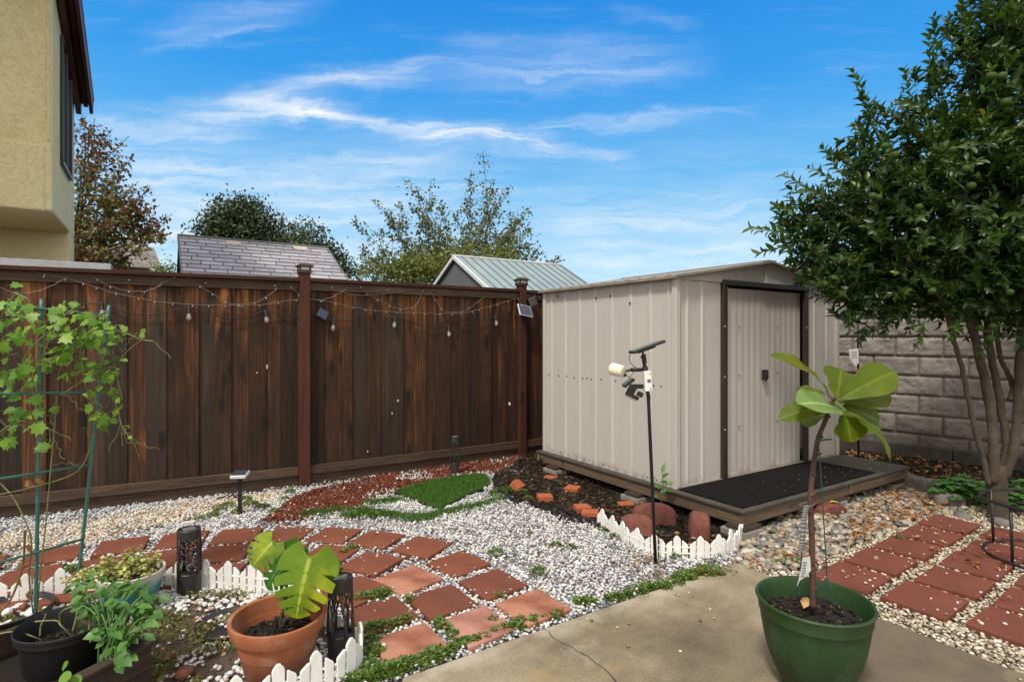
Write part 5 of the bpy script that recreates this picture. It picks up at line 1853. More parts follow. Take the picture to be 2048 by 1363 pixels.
def lantern(px, py, r, h, label, kind, seed, flat_solar=True):
    p = ground_at(px, py)
    root = thing('solar_lantern', label, 'garden light', p, rnd.uniform(0, 1))
    zb = h * .34; zt = h * .86
    b = MB(); b.lathe([(r * 1.0, -.01), (r * 1.0, zb - .004), (r * .93, zb), (r * .90, zb), (r * .90, zb - .012), (0, zb - .012)], n=36); b.build('base', M['dark_bronze'], root, smooth=False)
    lantern_tree(root, r * .97, zb - .005, zt + .003, M['dark_bronze'], seed, kind)
    c = MB(); c.lathe([(r * .94, zt - .006), (r * 1.0, zt), (r * 1.0, h - .004), (r * .95, h), (r * .86, h), (r * .84, h - .008), (0, h - .009)], n=36); co = c.build('cap', M['dark_bronze'], root)
    s = MB(); s.box((0, 0, h - .004), (r * 1.05, r * 1.05, .006)); s.build('solar_cell', M['solar'] if not flat_solar else M['grey_plastic'], co, bevel=.001)
    l = MB(); l.lathe([(r * .2, zt - .03), (r * .2, zt - .004), (0, zt - .002)], n=12); l.build('led_holder', M['black_plastic'], co)
    return root


lantern(378, 1186, .058, .355, 'bronze pierced solar lantern between the teal pot and the picket edging', 'leaf', 3)
lantern(681, 1321, .052, .365, 'bronze solar lantern with tree cutouts beside the terracotta pot', 'trees', 5)
lantern(910, 950, .044, .395, 'slim dark solar lantern standing by the fence behind the turf patch', 'trees', 9)


def path_light():
    p = ground_at(480, 1031)
    root = thing('solar_path_light', 'square headed solar path light on a post in front of the fence', 'garden light', p, R(8))
    b = MB(); b.box((0, 0, .15), (.026, .026, .32)); b.build('post', M['black_plastic'], root, bevel=.003)
    h = MB(); rot = Matrix.Rotation(R(8), 3, 'X'); h.box((0, 0, .322), (.115, .115, .024), rot); ho = h.build('head', M['white_metal'], root, bevel=.004)
    s = MB(); s.box((0, 0, .337), (.10, .10, .006), rot); s.build('solar_cell', M['solar'], ho)
    u = MB(); u.box((0, 0, .308), (.09, .09, .012), rot); u.build('lens', M['grey_plastic'], ho)


path_light()


# ================================================================== CAMERA POLE
def camera_pole():
    b = ground_at(1312, 1130); Y = b.y
    D = lambda px, py, dy=0.0: depth_at(px, py, Y + dy) - b
    root = thing('camera_pole', 'black pole holding a tilted solar panel, a white security camera and a black floodlight', 'camera pole', b)
    t = MB(); t.tube([(0, 0, -.05), D(1297, 800), D(1292, 755)], .0105, 10); t.build('pole', M['black_plastic'], root, smooth=True)
    f = MB(); f.tube([(-.105, -.02, .028), (0, -.012, .018), (.055, .012, .030), (.058, .012, -.02)], .004, 6); f.build('ground_prongs', M['black_plastic'], root)
    # white box with its label
    o, e = D(1293, 761), None
    rotz = Matrix.Rotation(R(-3), 3, 'Y')
    w = MB(); w.box(o + Vector((.0, -.02, 0)), (.044, .05, .122), rotz); wo = w.build('control_box', M['white_plastic'], root, bevel=.004)
    l = MB(); l.box(o + Vector((.004, -.047, .004)), (.020, .003, .016), rotz); l.build('sticker', plain('blue_grey_sticker', (.11, .12, .20), .5), wo)
    l = MB(); l.box(o + Vector((.010, -.046, .045)), (.003, .003, .012), rotz); l.box(o + Vector((.012, -.046, -.045)), (.003, .003, .014), rotz); l.build('slot', M['black_plastic'], wo)
    # mast, ball joint and solar panel
    m_ = MB(); m_.tube([D(1291, 742), D(1288, 722)], .011, 10); m_.tube([D(1289, 726), D(1287, 708)], .014, 10); m_.tube([D(1287, 710), D(1285, 702)], .006, 8)
    m_.box(D(1283, 714), (.014, .012, .01)); m_.lathe([(.015, -.014), (.019, 0), (.015, .014)], D(1290, 737), 14); m_.build('mast_joint', M['black_plastic'], root, smooth=False)
    a, c = D(1262, 705), D(1325, 682)
    d = (c - a); L = d.length; ang = math.atan2(d.z, d.x)
    rot = Matrix.Rotation(-ang, 3, 'Y') @ Matrix.Rotation(R(-1.5), 3, 'X')
    p = MB(); p.box((a + c) / 2 + Vector((0, .0, 0)), (L, .15, .017), rot); p.box((a + c) / 2 - d * .08 + rot @ Vector((0, 0, -.012)), (L * .55, .11, .01), rot)
    po = p.build('solar_panel', M['black_plastic'], root, bevel=.004)
    s = MB(); s.box((a + c) / 2 + rot @ Vector((0, 0, .0095)), (L * .94, .14, .003), rot); s.build('solar_cell', M['solar'], po)
    # side arm and white camera
    k = MB(); k.tube([D(1290, 739), D(1262, 739)], [.011, .012], 10); k.tube([D(1263, 739), D(1250, 742), D(1244, 747)], .007, 8); k.tube([D(1252, 748), D(1246, 750)], .012, 8)
    k.build('side_arm', M['black_plastic'], root, smooth=True)
    cam_c = D(1234, 739.5)
    v = MB(); hx = .044; prof = []
    for i in range(9):
        a_ = math.pi * i / 8
        pass
    rc = Matrix.Rotation(R(-40), 4, 'Z') @ Matrix.Rotation(R(10), 4, 'Y')
    pr = [(0, -.044), (.026, -.044), (.034, -.040), (.0365, -.025), (.038, .015), (.0375, .032), (.033, .042), (.022, .046), (0, .047)]
    tmp = MB(); tmp.lathe(pr, n=28)
    mt = Matrix.Translation(cam_c) @ rc @ Matrix.Rotation(R(-90), 4, 'Y')
    tmp.v = [tuple(mt @ Vector(q)) for q in tmp.v]
    co = tmp.build('security_camera', M['cream_plastic'], root, smooth=True)
    ln = MB(); ln.lathe([(.020, 0), (.020, .004), (0, .005)], n=20); mt2 = Matrix.Translation(cam_c) @ rc @ Matrix.Translation((-.046, 0, 0)) @ Matrix.Rotation(R(-90), 4, 'Y')
    ln.v = [tuple(mt2 @ Vector(q)) for q in ln.v]; ln.build('camera_lens', M['black_plastic'], co)
    # floodlight: tilted little solar lid above a lamp head on a bracket
    g_ = MB(); r1 = Matrix.Rotation(R(-38), 3, 'Y')
    g_.box(D(1257, 765), (.078, .07, .016), r1); fo = g_.build('floodlight', M['black_plastic'], root, bevel=.003)
    q = MB(); q.box(D(1257, 764) + r1 @ Vector((0, 0, .009)), (.068, .06, .003), r1); q.build('lid_panel', M['grey_plastic'], fo)
    q = MB(); q.box(D(1276, 772), (.066, .03, .026)); q.box(D(1264, 778), (.04, .05, .05), Matrix.Rotation(R(30), 3, 'Y')); q.build('bracket', M['black_plastic'], fo, bevel=.003)
    q = MB(); r2_ = Matrix.Rotation(R(26), 3, 'Y'); q.box(D(1264, 791), (.072, .08, .024), r2_); q.box(D(1280, 788), (.034, .034, .03), r2_); q.build('lamp_head', M['black_plastic'], fo, bevel=.004)
    q = MB(); q.box(D(1263, 793) + r2_ @ Vector((0, 0, -.012)), (.06, .066, .004), r2_); q.build('lamp_lens', M['grey_plastic'], fo)
    q = MB(); q.tube(smooth_path([D(1261, 708), D(1259, 718), D(1265, 730), D(1275, 737), D(1283, 741)], 5), .0022, 6); q.tube(smooth_path([D(1254, 750), D(1258, 754), D(1262, 751), D(1267, 743)], 5), .0022, 6)
    q.tube(smooth_path([D(1297, 782, -.02), D(1300, 796, -.015), D(1297, 806, -.012)], 5), .0035, 6); q.build('cables', M['black_plastic'], root)


camera_pole()


# ================================================================== FENCE LIGHTS AND PANELS
def string_lights():
    cab = [(-40, 604), (60, 618), (120, 614), (160, 609), (203, 607), (245, 622), (285, 629), (330, 624), (378, 615), (420, 627), (460, 636), (500, 632), (531, 622), (570, 630), (606, 636), (640, 641), (668, 639), (730, 643), (790, 634), (845, 650), (897, 653), (945, 646), (991, 632), (1030, 618)]
    bulbs = [(203, 607), (378, 615), (531, 622), (668, 639), (790, 634), (897, 653), (991, 632)]
    root = thing('string_lights', 'black festoon cable of clear bulbs strung along the fence', 'string lights', fence_at(531, 622, .03))
    P = smooth_path([fence_at(x, y, .045) for x, y in cab], 6)
    mb = MB(); mb.tube([p - root.location for p in P], .0042, 6); mb.build('cable', M['wire_black'], root, smooth=True)
    for i, (x, y) in enumerate(bulbs):
        p = fence_at(x, y, .05) - root.location
        tl = Matrix.Rotation(R(rnd.uniform(-8, 8)), 4, 'Y')
        s = MB(); s.lathe([(.006, .012), (.010, .008), (.0125, -.004), (.0125, -.034), (.0155, -.038), (.0155, -.044), (0, -.044)], n=14)
        s.v = [tuple(tl @ Vector(q) + p) for q in s.v]; so = s.build('socket', M['black_plastic'], root, smooth=True)
        b = MB(); b.lathe([(.010, -.042), (.012, -.050), (.0185, -.070), (.0215, -.084), (.019, -.098), (.011, -.107), (0, -.110)], n=18)
        b.v = [tuple(tl @ Vector(q) + p) for q in b.v]; bo = b.build('bulb', M['bulb'], so, smooth=True)
        fl = MB(); fl.tube([tl @ Vector((-.004, 0, -.05)) + p, tl @ Vector((-.006, 0, -.08)) + p, tl @ Vector((.005, 0, -.09)) + p, tl @ Vector((.004, 0, -.05)) + p], .0016, 5); fl.build('filament', M['cream_plastic'], bo)


string_lights()


def fairy_lights():
    root = thing('fairy_lights', 'thin fairy light wires looped in zigzags under the fence cap', 'fairy lights', fence_at(365, 560, .03))
    runs = [[(-30, 560), (30, 585), (80, 580), (120, 562), (150, 545)],
            [(60, 541), (155, 563), (220, 583), (300, 600), (365, 608), (440, 610), (520, 609), (602, 598), (650, 602), (730, 618), (805, 624), (880, 627), (930, 625), (980, 612), (1030, 598), (1075, 586)],
            [(165, 538), (190, 555), (220, 572), (262, 582), (300, 580), (335, 562), (365, 545), (390, 565), (430, 590), (465, 608), (510, 604), (545, 585), (566, 558), (588, 580), (610, 597)],
            [(615, 600), (655, 597), (685, 582), (711, 566), (735, 588), (770, 605), (800, 618), (832, 610), (848, 578), (868, 595), (890, 622), (930, 620), (960, 600), (982, 586)],
            [(640, 570), (700, 588), (760, 588), (848, 580), (900, 588), (980, 588)]]
    for i, r in enumerate(runs):
        P = smooth_path([fence_at(x, y, .048) for x, y in r], 7)
        mb = MB(); mb.tube([p - root.location + Vector((0, 0, rnd.gauss(0, .0025))) for p in P], .0026, 5); mb.build('wire', M['fairy_wire'], root)
        if i in (1, 2, 3):
            lb = MB(); k = 0
            acc = 0
            for a, b in zip(P[:-1], P[1:]):
                acc += (b - a).length
                if acc > .10 + rnd.uniform(-.02, .03):
                    acc = 0; d = Vector((rnd.uniform(-.6, .6), 0, -1)).normalized(); q = b - root.location
                    lb.tube([q, q + d * .016], .0022, 5)
            lb.build('light_beads', M['led'], root)


fairy_lights()


def panels():
    # small panel hanging on the fence, larger panel on the second post, and a green-backed one above it
    def panel(px, py, w, h, roll, label, off, backmat, pitch=-28, face='solar', yawd=0):
        p = fence_at(px, py, off)
        o = thing('fence_solar_panel', label, 'solar panel', p)
        rot = Matrix.Rotation(math.atan2(FDB.y, FDB.x) + R(yawd), 3, 'Z') @ Matrix.Rotation(R(roll), 3, 'Y') @ Matrix.Rotation(R(pitch), 3, 'X')
        b = MB(); b.box((0, 0, 0), (w, .014, h), rot); bo = b.build('frame', backmat, o, bevel=.003)
        f = MB(); f.box(rot @ Vector((0, -.008, 0)), (w * .9, .004, h * .9), rot); f.build('cells', M[face], bo)
        s = MB(); s.box((0, .045, -.01), (.03, .08, .03)); s.build('bracket', M['black_plastic'], o, bevel=.003)
    panel(645, 628, .10, .105, 32, 'small dark solar panel tilted on the fence beside the first red post', .07, M['black_plastic'], -30)
    panel(1050, 621, .175, .155, 9, 'large shiny solar panel mounted on the second red post', .13, M['white_metal'], -34)
    panel(1066, 603, .095, .10, -24, 'small grey green panel clipped above the large solar panel', .09, M['grey_stone'], -4, 'plywood')
    # blemishes and scrap on the boards
    for i, (px, py, w, h, lab) in enumerate([(1019, 807, .030, .042, 'white paper scrap stuck to the fence near the second post'), (796, 801, .020, .026, 'pale dried mark on the fence, higher of the two side by side'), (784, 826, .017, .026, 'pale dried mark on the fence, lower of the two side by side'), (735, 902, .016, .022, 'pale dried mark low on the fence above the lava rock'), (514, 745, .016, .016, 'small metal hook screwed into a fence board'), (534, 733, .016, .05, 'thin pale strip stuck to a fence board')]):
        p = fence_at(px, py, .028)
        mb = MB(); n = 9
        r2 = random.Random(i + 4)
        pl = [(w / 2 * math.cos(2 * math.pi * k / n) * r2.uniform(.75, 1.15), h / 2 * math.sin(2 * math.pi * k / n) * r2.uniform(.8, 1.1)) for k in range(n)]
        mb.prism(pl, 0, .004, mat=Matrix.Rotation(math.atan2(FDB.y, FDB.x), 4, 'Z') @ Matrix.Rotation(R(90), 4, 'X'))
        o = mb.build('fence_scrap', M['white_plastic'] if i == 0 else M['vent_white']); o.location = p
        tag(o, lab, 'scrap')


panels()


# ================================================================== REAR POLE WITH TAG, WIRE CAGE
def rear_pole():
    b = depth_at(1717, 880, 6.35); b.z = 0
    root = thing('garden_pole', 'thin black pole with a white tag in front of the block wall', 'pole', b)
    t = MB(); t.tube([(0, 0, -.05), (-.004, 0, 1.2), (-.012, 0, 2.0)], .011, 8); t.build('pole', M['black_plastic'], root, smooth=True)
    p = depth_at(1706, 714, 6.33) - b
    g = MB(); vs = [(-.06, -.02, .09), (.05, -.02, .10), (.055, -.02, -.06), (.01, -.03, -.10), (-.045, -.015, -.02)]
    g.add([Vector(v) + p for v in vs], [(4, 3, 2, 1, 0)]); o = g.build('tag', M['label_paper'], root); so = o.modifiers.new('t', 'SOLIDIFY'); so.thickness = .003
    k = MB()
    for i in range(4): k.box(p + Vector((.0, -.0265, .06 - i * .022)), (.06, .002, .004))
    k.build('print_lines', M['grey_plastic'], o)


rear_pole()


def wire_cage():
    c = Vector((3.315, 3.42, 0))
    root = thing('plant_cage', 'black wire hoop plant cage standing on the rectangular pavers', 'plant cage', c)
    for z, rr in ((.035, .335), (.375, .35)):
        mb = MB(); pts = []
        for k in range(49):
            a = 2 * math.pi * k / 48; pts.append((rr * math.cos(a), rr * math.sin(a), z + .006 * math.sin(2 * a + 1)))
        mb.tube(pts, .0098, 8, cap=False); mb.build('hoop', M['black_plastic'], root, smooth=True)
    for a in (R(206), R(192), R(300), R(40), R(110)):
        mb = MB(); x, y = .33 * math.cos(a), .33 * math.sin(a)
        mb.tube([(x * .98, y * .98, -.02), (x * 1.03, y * 1.03, .375)], .0085, 8); mb.build('leg', M['black_plastic'], root, smooth=True)


wire_cage()

# ================================================================== POTTED PLANTS
def potted(name, label, cat, c, prof, mat, soil_r, soil_z, group=None, smooth=True):
    root = thing(name, label, cat, c, 0, group)
    b = MB(); b.lathe(prof, n=56); o = b.build('pot', mat, root, smooth=True)
    es = o.modifiers.new('edge', 'EDGE_SPLIT'); es.split_angle = R(38)
    s = MB(); n = 26; vs = [(0, 0, soil_z + .008)]; fs = []
    for r_ in range(1, 7):
        for k in range(n):
            a = 2 * math.pi * k / n; rr = soil_r * r_ / 6
            vs.append((rr * math.cos(a), rr * math.sin(a), soil_z + rnd.uniform(-.008, .010)))
    for k in range(n): fs.append((0, 1 + k, 1 + (k + 1) % n))
    for r_ in range(5):
        for k in range(n):
            a = 1 + r_ * n + k; b_ = 1 + r_ * n + (k + 1) % n; fs.append((a, a + n, b_ + n, b_))
    s.add(vs, fs); s.build('soil', M['dark_soil'], root)
    x = rng.uniform(-1, 1, (400, 2)); x = x[(x ** 2).sum(1) < .92] * soil_r
    so = stones('soil_crumbs', x[:, 0] + c[0], x[:, 1] + c[1], np.full(len(x), soil_z + c[2] + .006), rng.uniform(.004, .012, len(x)), M['bark'], kind='stuff', flat=.6, rough=.3, parent=root)
    return root


def fiddle(t): return max(0.05, math.sin(math.pi * min(1, t) ** 1.55) ** .62 * (1 - .14 * math.exp(-((t - .38) / .12) ** 2)))


def fig_plant():
    Y = 2.2; c = Vector(((1628 - CX) / FOC * Y, Y, .022))
    prof = [(0, .0), (.100, 0), (.108, .004), (.120, .02), (.146, .075), (.166, .13), (.181, .19), (.191, .25), (.196, .288), (.200, .292), (.203, .325), (.210, .338), (.213, .345), (.210, .350), (.202, .349), (.196, .335), (.190, .285), (.175, .2), (.15, .1)]
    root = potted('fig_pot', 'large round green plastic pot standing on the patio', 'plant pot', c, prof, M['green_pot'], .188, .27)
    fl = leaf_mesh('dead_leaf', [c + Vector((-.10, -.08, .29)), c + Vector((-.03, .02, .30)), c + Vector((.13, -.10, .285)), c + Vector((-.13, -.05, .285))], [(1, .4, .1), (.7, .8, .5), (.5, -.2, .2), (.8, -.6, .1)], [(0, -.3, 1)] * 4, [.06, .07, .045, .05], [.03, .04, .03, .02], LEAFT, M['dry_leaf'], None)
    tag(fl, 'curled dead leaves lying on the soil of the green pot', 'leaves', kind='stuff')
    D = lambda px, py, dy=0.0: depth_at(px, py, Y + dy)
    t = thing('fiddle_fig', 'young fig tree with big paddle leaves growing in the green pot', 'plant', Vector((c.x, c.y, .29)))
    s = MB(); P = smooth_path([D(1626, 1215), D(1625, 1150), D(1623, 1053), D(1621, 997), D(1627, 932), D(1637, 876), D(1650, 842), D(1663, 806), D(1672, 795)], 8)
    n = len(P)
    s.tube(P, [(.0118 - .0050 * i / n) * (1.12 if i % 8 in (0, 1) else 1) for i in range(n)], 10)
    stem = plain('fig_stem', (.11, .05, .032), .8, (.05, .026, .018), 16, .6)
    so = s.build('stem', stem, t, smooth=True, world=True)
    nd = MB()
    for i in range(5, n - 4, 5):
        nd.tube([P[i] + Vector((rnd.uniform(-.008, .008), -.008, 0)), P[i] + Vector((rnd.uniform(-.02, .02), -.016, .01))], [.006, .003], 6)
    nd.build('leaf_scars', stem, so, world=True)
    F = [((1658, 786, 0), (1541, 712, -.03), (.52, -.42, .78), .125, .10, 'fig'),
         ((1672, 800, 0), (1682, 738, .09), (.05, -1, .35), .150, .03, 'fig'),
         ((1674, 800, 0), (1789, 742, .04), (-.25, -.9, .45), .135, .05, 'fig'),
         ((1684, 804, .02), (1777, 786, .06), (.0, -.72, .7), .125, -.02, 'fig'),
         ((1686, 832, -.02), (1597, 808, -.14), (.05, -.52, .85), .155, .10, 'fig_light'),
         ((1648, 816, .0), (1559, 838, -.02), (-.1, -.7, .7), .085, .10, 'fig'),
         ((1682, 812, .05), (1758, 842, .10), (.1, -.9, .4), .145, .04, 'fig'),
         ((1688, 820, -.01), (1702, 884, -.04), (.08, -1, .2), .128, .03, 'fig'),
         ((1690, 820, -.03), (1780, 923, -.10), (.74, -.56, .38), .125, .12, 'fig'),
         ((1660, 792, .03), (1592, 778, .08), (0, -.25, 1), .085, .04, 'fig'),
         ((1655, 826, .03), (1600, 842, .08), (0, -.6, .7), .10, .04, 'fig')]
    hub = D(1671, 803)
    for b, e, nr, w, bd, mt in F:
        m_ = MB(); leaf_grid(m_, D(*b), D(*e), nr, w * 1.05, fiddle, bend=bd, fold=.16, wave=.025, veins=7)
        lo = m_.build('leaf', M[mt], t, smooth=True, world=True)
        p = MB(); p.tube([hub, D(*b), D(*b).lerp(D(*e), .05)], [.005, .004, .003], 6); p.build('petiole', M['fig_light'], lo, world=True)
    # support wires, tie and paper tag
    w = thing('plant_support', 'thin green support wires with a grey tie and paper tag on the fig stem', 'plant support', Vector((c.x, c.y, .29)))
    for pts in ([(1598, 1190), (1602, 1120), (1608, 1060), (1612, 1012)], [(1656, 1198), (1651, 1100), (1645, 1000), (1637, 882)]):
        m_ = MB(); m_.tube([D(x, y, -.02) for x, y in pts], .0024, 6); m_.build('wire', M['wire_green'], w, world=True)
    m_ = MB(); m_.tube([D(1630, 882, -.03), D(1648, 879, -.02), D(1662, 878, -.01)], .0035, 6); m_.build('clip', M['wire_green'], w, world=True)
    m_ = MB(); ctr = D(1614, 1008, -.01); m_.tube([ctr + Vector((.026 * math.cos(a), .022 * math.sin(a), .004 * math.cos(a))) for a in np.linspace(0, 6.283, 20)], .0022, 6, cap=False); m_.build('ring', M['grey_plastic'], w, world=True)
    m_ = MB()
    P = smooth_path([D(1617, 1012, -.05), D(1611, 1016, -.055), D(1607, 1040, -.05), D(1604, 1080, -.045), D(1599, 1104, -.04)], 5)
    for i in range(len(P) - 1):
        a, b = P[i], P[i + 1]; r0, r1 = Vector((.0095, 0, 0)), Vector((.0095, 0, 0))
        m_.quad(a - r0, a + r0, b + r1, b - r1)
    o = m_.build('tie', plain('grey_tie', (.21, .22, .21), .6), w, world=True, smooth=True); sd = o.modifiers.new('t', 'SOLIDIFY'); sd.thickness = .005
    m_ = MB(); m_.add([D(1606, 1116, -.03), D(1620, 1112, -.03), D(1622, 1140, -.03), D(1612, 1152, -.03), D(1600, 1160, -.03), D(1594, 1172, -.03), D(1602, 1140, -.03)], [(6, 5, 4, 3, 2, 1, 0)])
    o = m_.build('tag', M['label_paper'], w, world=True); sd = o.modifiers.new('t', 'SOLIDIFY'); sd.thickness = .0015
    for k in range(5):
        pass
    q = MB()
    for k in range(6):
        a = D(1606 - k * .9, 1124 + k * 5.5, -.034); q.box(a + Vector((.008, 0, 0)), (.016 - .002 * (k % 2), .001, .003))
    q.build('print_lines', M['grey_plastic'], o, world=True)


fig_plant()


def monstera_w(t):
    W = (1 - min(1, t) ** 1.9) ** .75 * (.80 + .5 * t * (1 - t))
    nt = 0
    for c, wd in ((.26, .024), (.45, .026), (.62, .026), (.79, .022)):
        nt = max(nt, math.exp(-((t - c) / wd) ** 4))
    return max(W * (1 - .70 * nt) * (1 - .55 * math.exp(-t / .035)), .01)


def terracotta_pot():
    Y = 2.32; c = Vector(((557 - CX) / FOC * Y, Y, 0))
    prof = [(0, .002), (.118, .002), (.122, .006), (.163, .185), (.164, .190), (.178, .192), (.181, .197), (.192, .246), (.191, .253), (.185, .255), (.175, .251), (.166, .19), (.150, .12)]
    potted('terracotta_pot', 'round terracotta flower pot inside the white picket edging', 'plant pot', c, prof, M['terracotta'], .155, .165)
    D = lambda px, py, dy=0.0: depth_at(px, py, Y + dy)
    t = thing('split_leaf_plant', 'small plant with large split leaves growing in the terracotta pot', 'plant', Vector((c.x + .03, c.y, .17)))
    soilp = D(577, 1243, .0)

    def leaf(base, tip, nr, w, bend, mt, sub, curl=.0, fold=-.12):
        m_ = MB(); leaf_grid(m_, D(*base), D(*tip), nr, w, monstera_w, nt=110, ns=8, bend=bend, fold=fold, wave=.006, back=.34, slant=.42, veins=0, curl=curl)
        lo = m_.build('leaf', M[mt], t, smooth=True, world=True)
        p = MB(); p.tube(smooth_path([soilp + Vector((rnd.uniform(-.012, .012), 0, -.01))] + [D(*q) for q in sub] + [D(*base)], 6), .0062, 8); p.build('petiole', M['monstera'], lo, smooth=True, world=True)
    leaf((620, 1112, -.03), (592, 1236, -.10), (.12, -.95, .42), .295, .07, 'monstera', [(583, 1200, 0), (600, 1140, .01)], .02, -.2)
    leaf((592, 1098, .04), (534, 1176, -.02), (-.55, -.72, .55), .25, .10, 'monstera_dark', [(572, 1190, .02), (580, 1130, .04)])
    leaf((546, 1082, .08), (505, 1132, .04), (-.1, -.9, .5), .20, .05, 'monstera', [(565, 1190, .0), (560, 1140, .04), (556, 1100, .07)])
    leaf((640, 1122, .06), (676, 1172, .10), (.35, -.85, .4), .16, .05, 'monstera_dark', [(590, 1190, .03), (620, 1140, .05)])
    s = MB()
    s.tube(smooth_path([D(566, 1252, -.01), D(571, 1238, -.02), D(580, 1232, -.02), D(588, 1240, -.01)], 5), [.010] * 16, 8)
    s.tube(smooth_path([D(560, 1250, .0), D(563, 1234, .0), D(566, 1218, .0)], 4), .008, 8)
    s.build('rootstock', M['bark_tan'], t, smooth=True, world=True)


terracotta_pot()


def black_pot():
    Y = 2.25; c = Vector(((131 - CX) / FOC * Y, Y, .02))
    prof = [(0, 0), (.118, 0), (.122, .004), (.148, .19), (.152, .2), (.159, .203), (.160, .222), (.164, .226), (.164, .236), (.160, .238), (.156, .232), (.146, .19), (.138, .12)]
    potted('nursery_pot', 'black plastic nursery pot with a few yellow stems', 'plant pot', c, prof, M['black_pot'], .135, .14)
    # timber planter box that it stands in
    a = math.atan2(.28, .117)            # long side
    o = Vector((-1.43, 2.225, 0)); rz = a - R(90)
    root = thing('planter_box', 'dark weathered timber planter box at the near corner of the bed', 'planter', o, rz)
    L, W, H = .95, .62, .20
    m_ = MB(); m_.box((0 - .012, -L / 2, H / 2), (.024, L, H)); m_.build('side_board', M['planter_wood'], root, bevel=.004)
    m_ = MB(); m_.box((-W + .012, -L / 2, H / 2), (.024, L, H)); m_.build('side_board', M['planter_wood'], root, bevel=.004)
    m_ = MB(); m_.box((-W / 2, -.012, H / 2 - .004), (W - .05, .024, H)); m_.build('end_board', M['planter_wood'], root, bevel=.004)
    m_ = MB(); m_.box((.004, -L / 2, H - .004), (.05, L + .02, .016)); m_.build('rim', M['planter_wood'], root, bevel=.003)
    m_ = MB(); m_.box((-W / 2, -L / 2, .045), (W - .05, L - .03, .09)); m_.build('soil', M['dark_soil'], root)
    # bushy plant
    D = lambda px, py, y: depth_at(px, py, y)
    t = thing('bushy_plant', 'bright green bushy plant leaning out of the planter box', 'plant', D(240, 1300, 2.1))
    poly = [(142, 1172), (180, 1152), (230, 1154), (300, 1174), (332, 1205), (338, 1228), (300, 1240), (288, 1272), (262, 1268), (262, 1328), (238, 1330), (205, 1290), (190, 1272), (205, 1240), (165, 1212), (142, 1190)]
    A = np.array(poly); q = rng.uniform(A.min(0), A.max(0), (400, 2)); q = q[in_poly(q[:, 0], q[:, 1], A)][:185]
    hub = D(225, 1285, 2.1)
    P, DD, N, L_ = [], [], [], []
    stems = MB()
    for i, (px, py) in enumerate(q):
        y = 2.02 + .30 * (1340 - py) / 190 + rnd.gauss(0, .05)
        p = D(px, py, y); P.append(p[:])
        o_ = (p - hub); DD.append((o_.x + rnd.gauss(0, .10), o_.y * .4 - .06 + rnd.gauss(0, .08), -.03 + rnd.gauss(0, .05))); N.append((rnd.gauss(0, .35), -.45 + rnd.gauss(0, .25), .85)); L_.append(rnd.uniform(.036, .068))
        if i % 9 == 0: stems.tube(smooth_path([hub + Vector((rnd.gauss(0, .02), rnd.gauss(0, .02), -.1)), hub.lerp(p, .5) + Vector((0, 0, .02)), p], 5), .0032, 6)
    L_ = np.array(L_)
    leaf_mesh('leaves', P, DD, N, L_, L_ * .66, LEAFT, M['potato'], t)
    stems.build('stems', M['potato'], t, smooth=True, world=True)
    # small sprout in front
    sp = thing('seedling', 'seedling with three round leaves in front of the black nursery pot', 'plant', D(135, 1375, 1.92))
    leaf_mesh('leaves', [D(124, 1335, 1.92)[:], D(120, 1352, 1.90)[:], D(146, 1352, 1.92)[:]], [(.3, -.1, .25), (.5, -.15, .05), (.3, -.1, -.1)], [(0, -.7, .7)] * 3, [.04, .05, .04], [.03, .042, .034], (ROUND[0], ROUND[1]), M['vine'], sp)
    m_ = MB(); m_.tube([D(135, 1385, 1.93), D(128, 1350, 1.93), D(126, 1330, 1.92)], .002, 6); m_.build('stem', M['vine'], sp, world=True)
    # stems in the nursery pot
    y = thing('sprawling_plant', 'thin yellowing stems sprawling over the black nursery pot', 'plant', c + Vector((0, 0, .14)))
    for pts in ([(148, 1275), (122, 1250), (112, 1240), (70, 1242)], [(85, 1280), (60, 1270), (30, 1262), (-10, 1268)], [(145, 1262), (152, 1235), (157, 1205), (160, 1180)], [(122, 1245), (120, 1228), (130, 1218), (145, 1212)], [(80, 1272), (82, 1250), (92, 1230), (91, 1228)], [(178, 1262), (180, 1230), (186, 1205)]):
        m_ = MB(); m_.tube(smooth_path([D(px, py, Y - .02 + rnd.uniform(-.03, .03)) for px, py in pts], 6), .0032, 6); m_.build('stem', M['vine_stem'], y, smooth=True, world=True)
    leaf_mesh('leaves', [D(166, 1240, 2.25)[:], D(168, 1256, 2.23)[:], D(158, 1262, 2.24)[:]], [(-.2, 0, .1), (-.1, -.1, .2), (.2, -.1, 0)], [(0, -.6, .8)] * 3, [.035, .03, .03], [.024, .02, .02], LEAFT, M['potato'], y)
    # tray at the side
    tr = ground_at(10, 1242)
    o2 = thing('plant_tray', 'shallow black round tray holding white stones beside the trellis', 'tray', tr)
    b = MB(); b.lathe([(0, .004), (.17, .004), (.185, .06), (.192, .062), (.192, .055), (.178, .0)], n=40); b.build('tray', M['black_plastic'], o2, smooth=True)
    xs = rng.uniform(-.13, .13, (16, 2)); so = stones('tray_stones', xs[:, 0] + tr.x, xs[:, 1] + tr.y, np.full(16, .022), rng.uniform(.014, .026, 16), M['marble'], sub=2, smooth=True, rough=.14, tones=np.full(16, .8)); tag(so, 'handful of white stones in the shallow black tray', 'stones')
    sc = ground_at(462, 1256)
    o3 = thing('pot_saucer', 'black plastic saucer on the pebbles behind the terracotta pot', 'saucer', sc)
    b = MB(); b.lathe([(0, .006), (.135, .006), (.150, .035), (.156, .036), (.156, .030), (.142, .0)], n=40); b.build('dish', M['black_plastic'], o3, smooth=True)
    b = MB(); b.box((.04, .03, .022), (.05, .05, .025)); b.build('clip', M['black_plastic'], o3, bevel=.003)
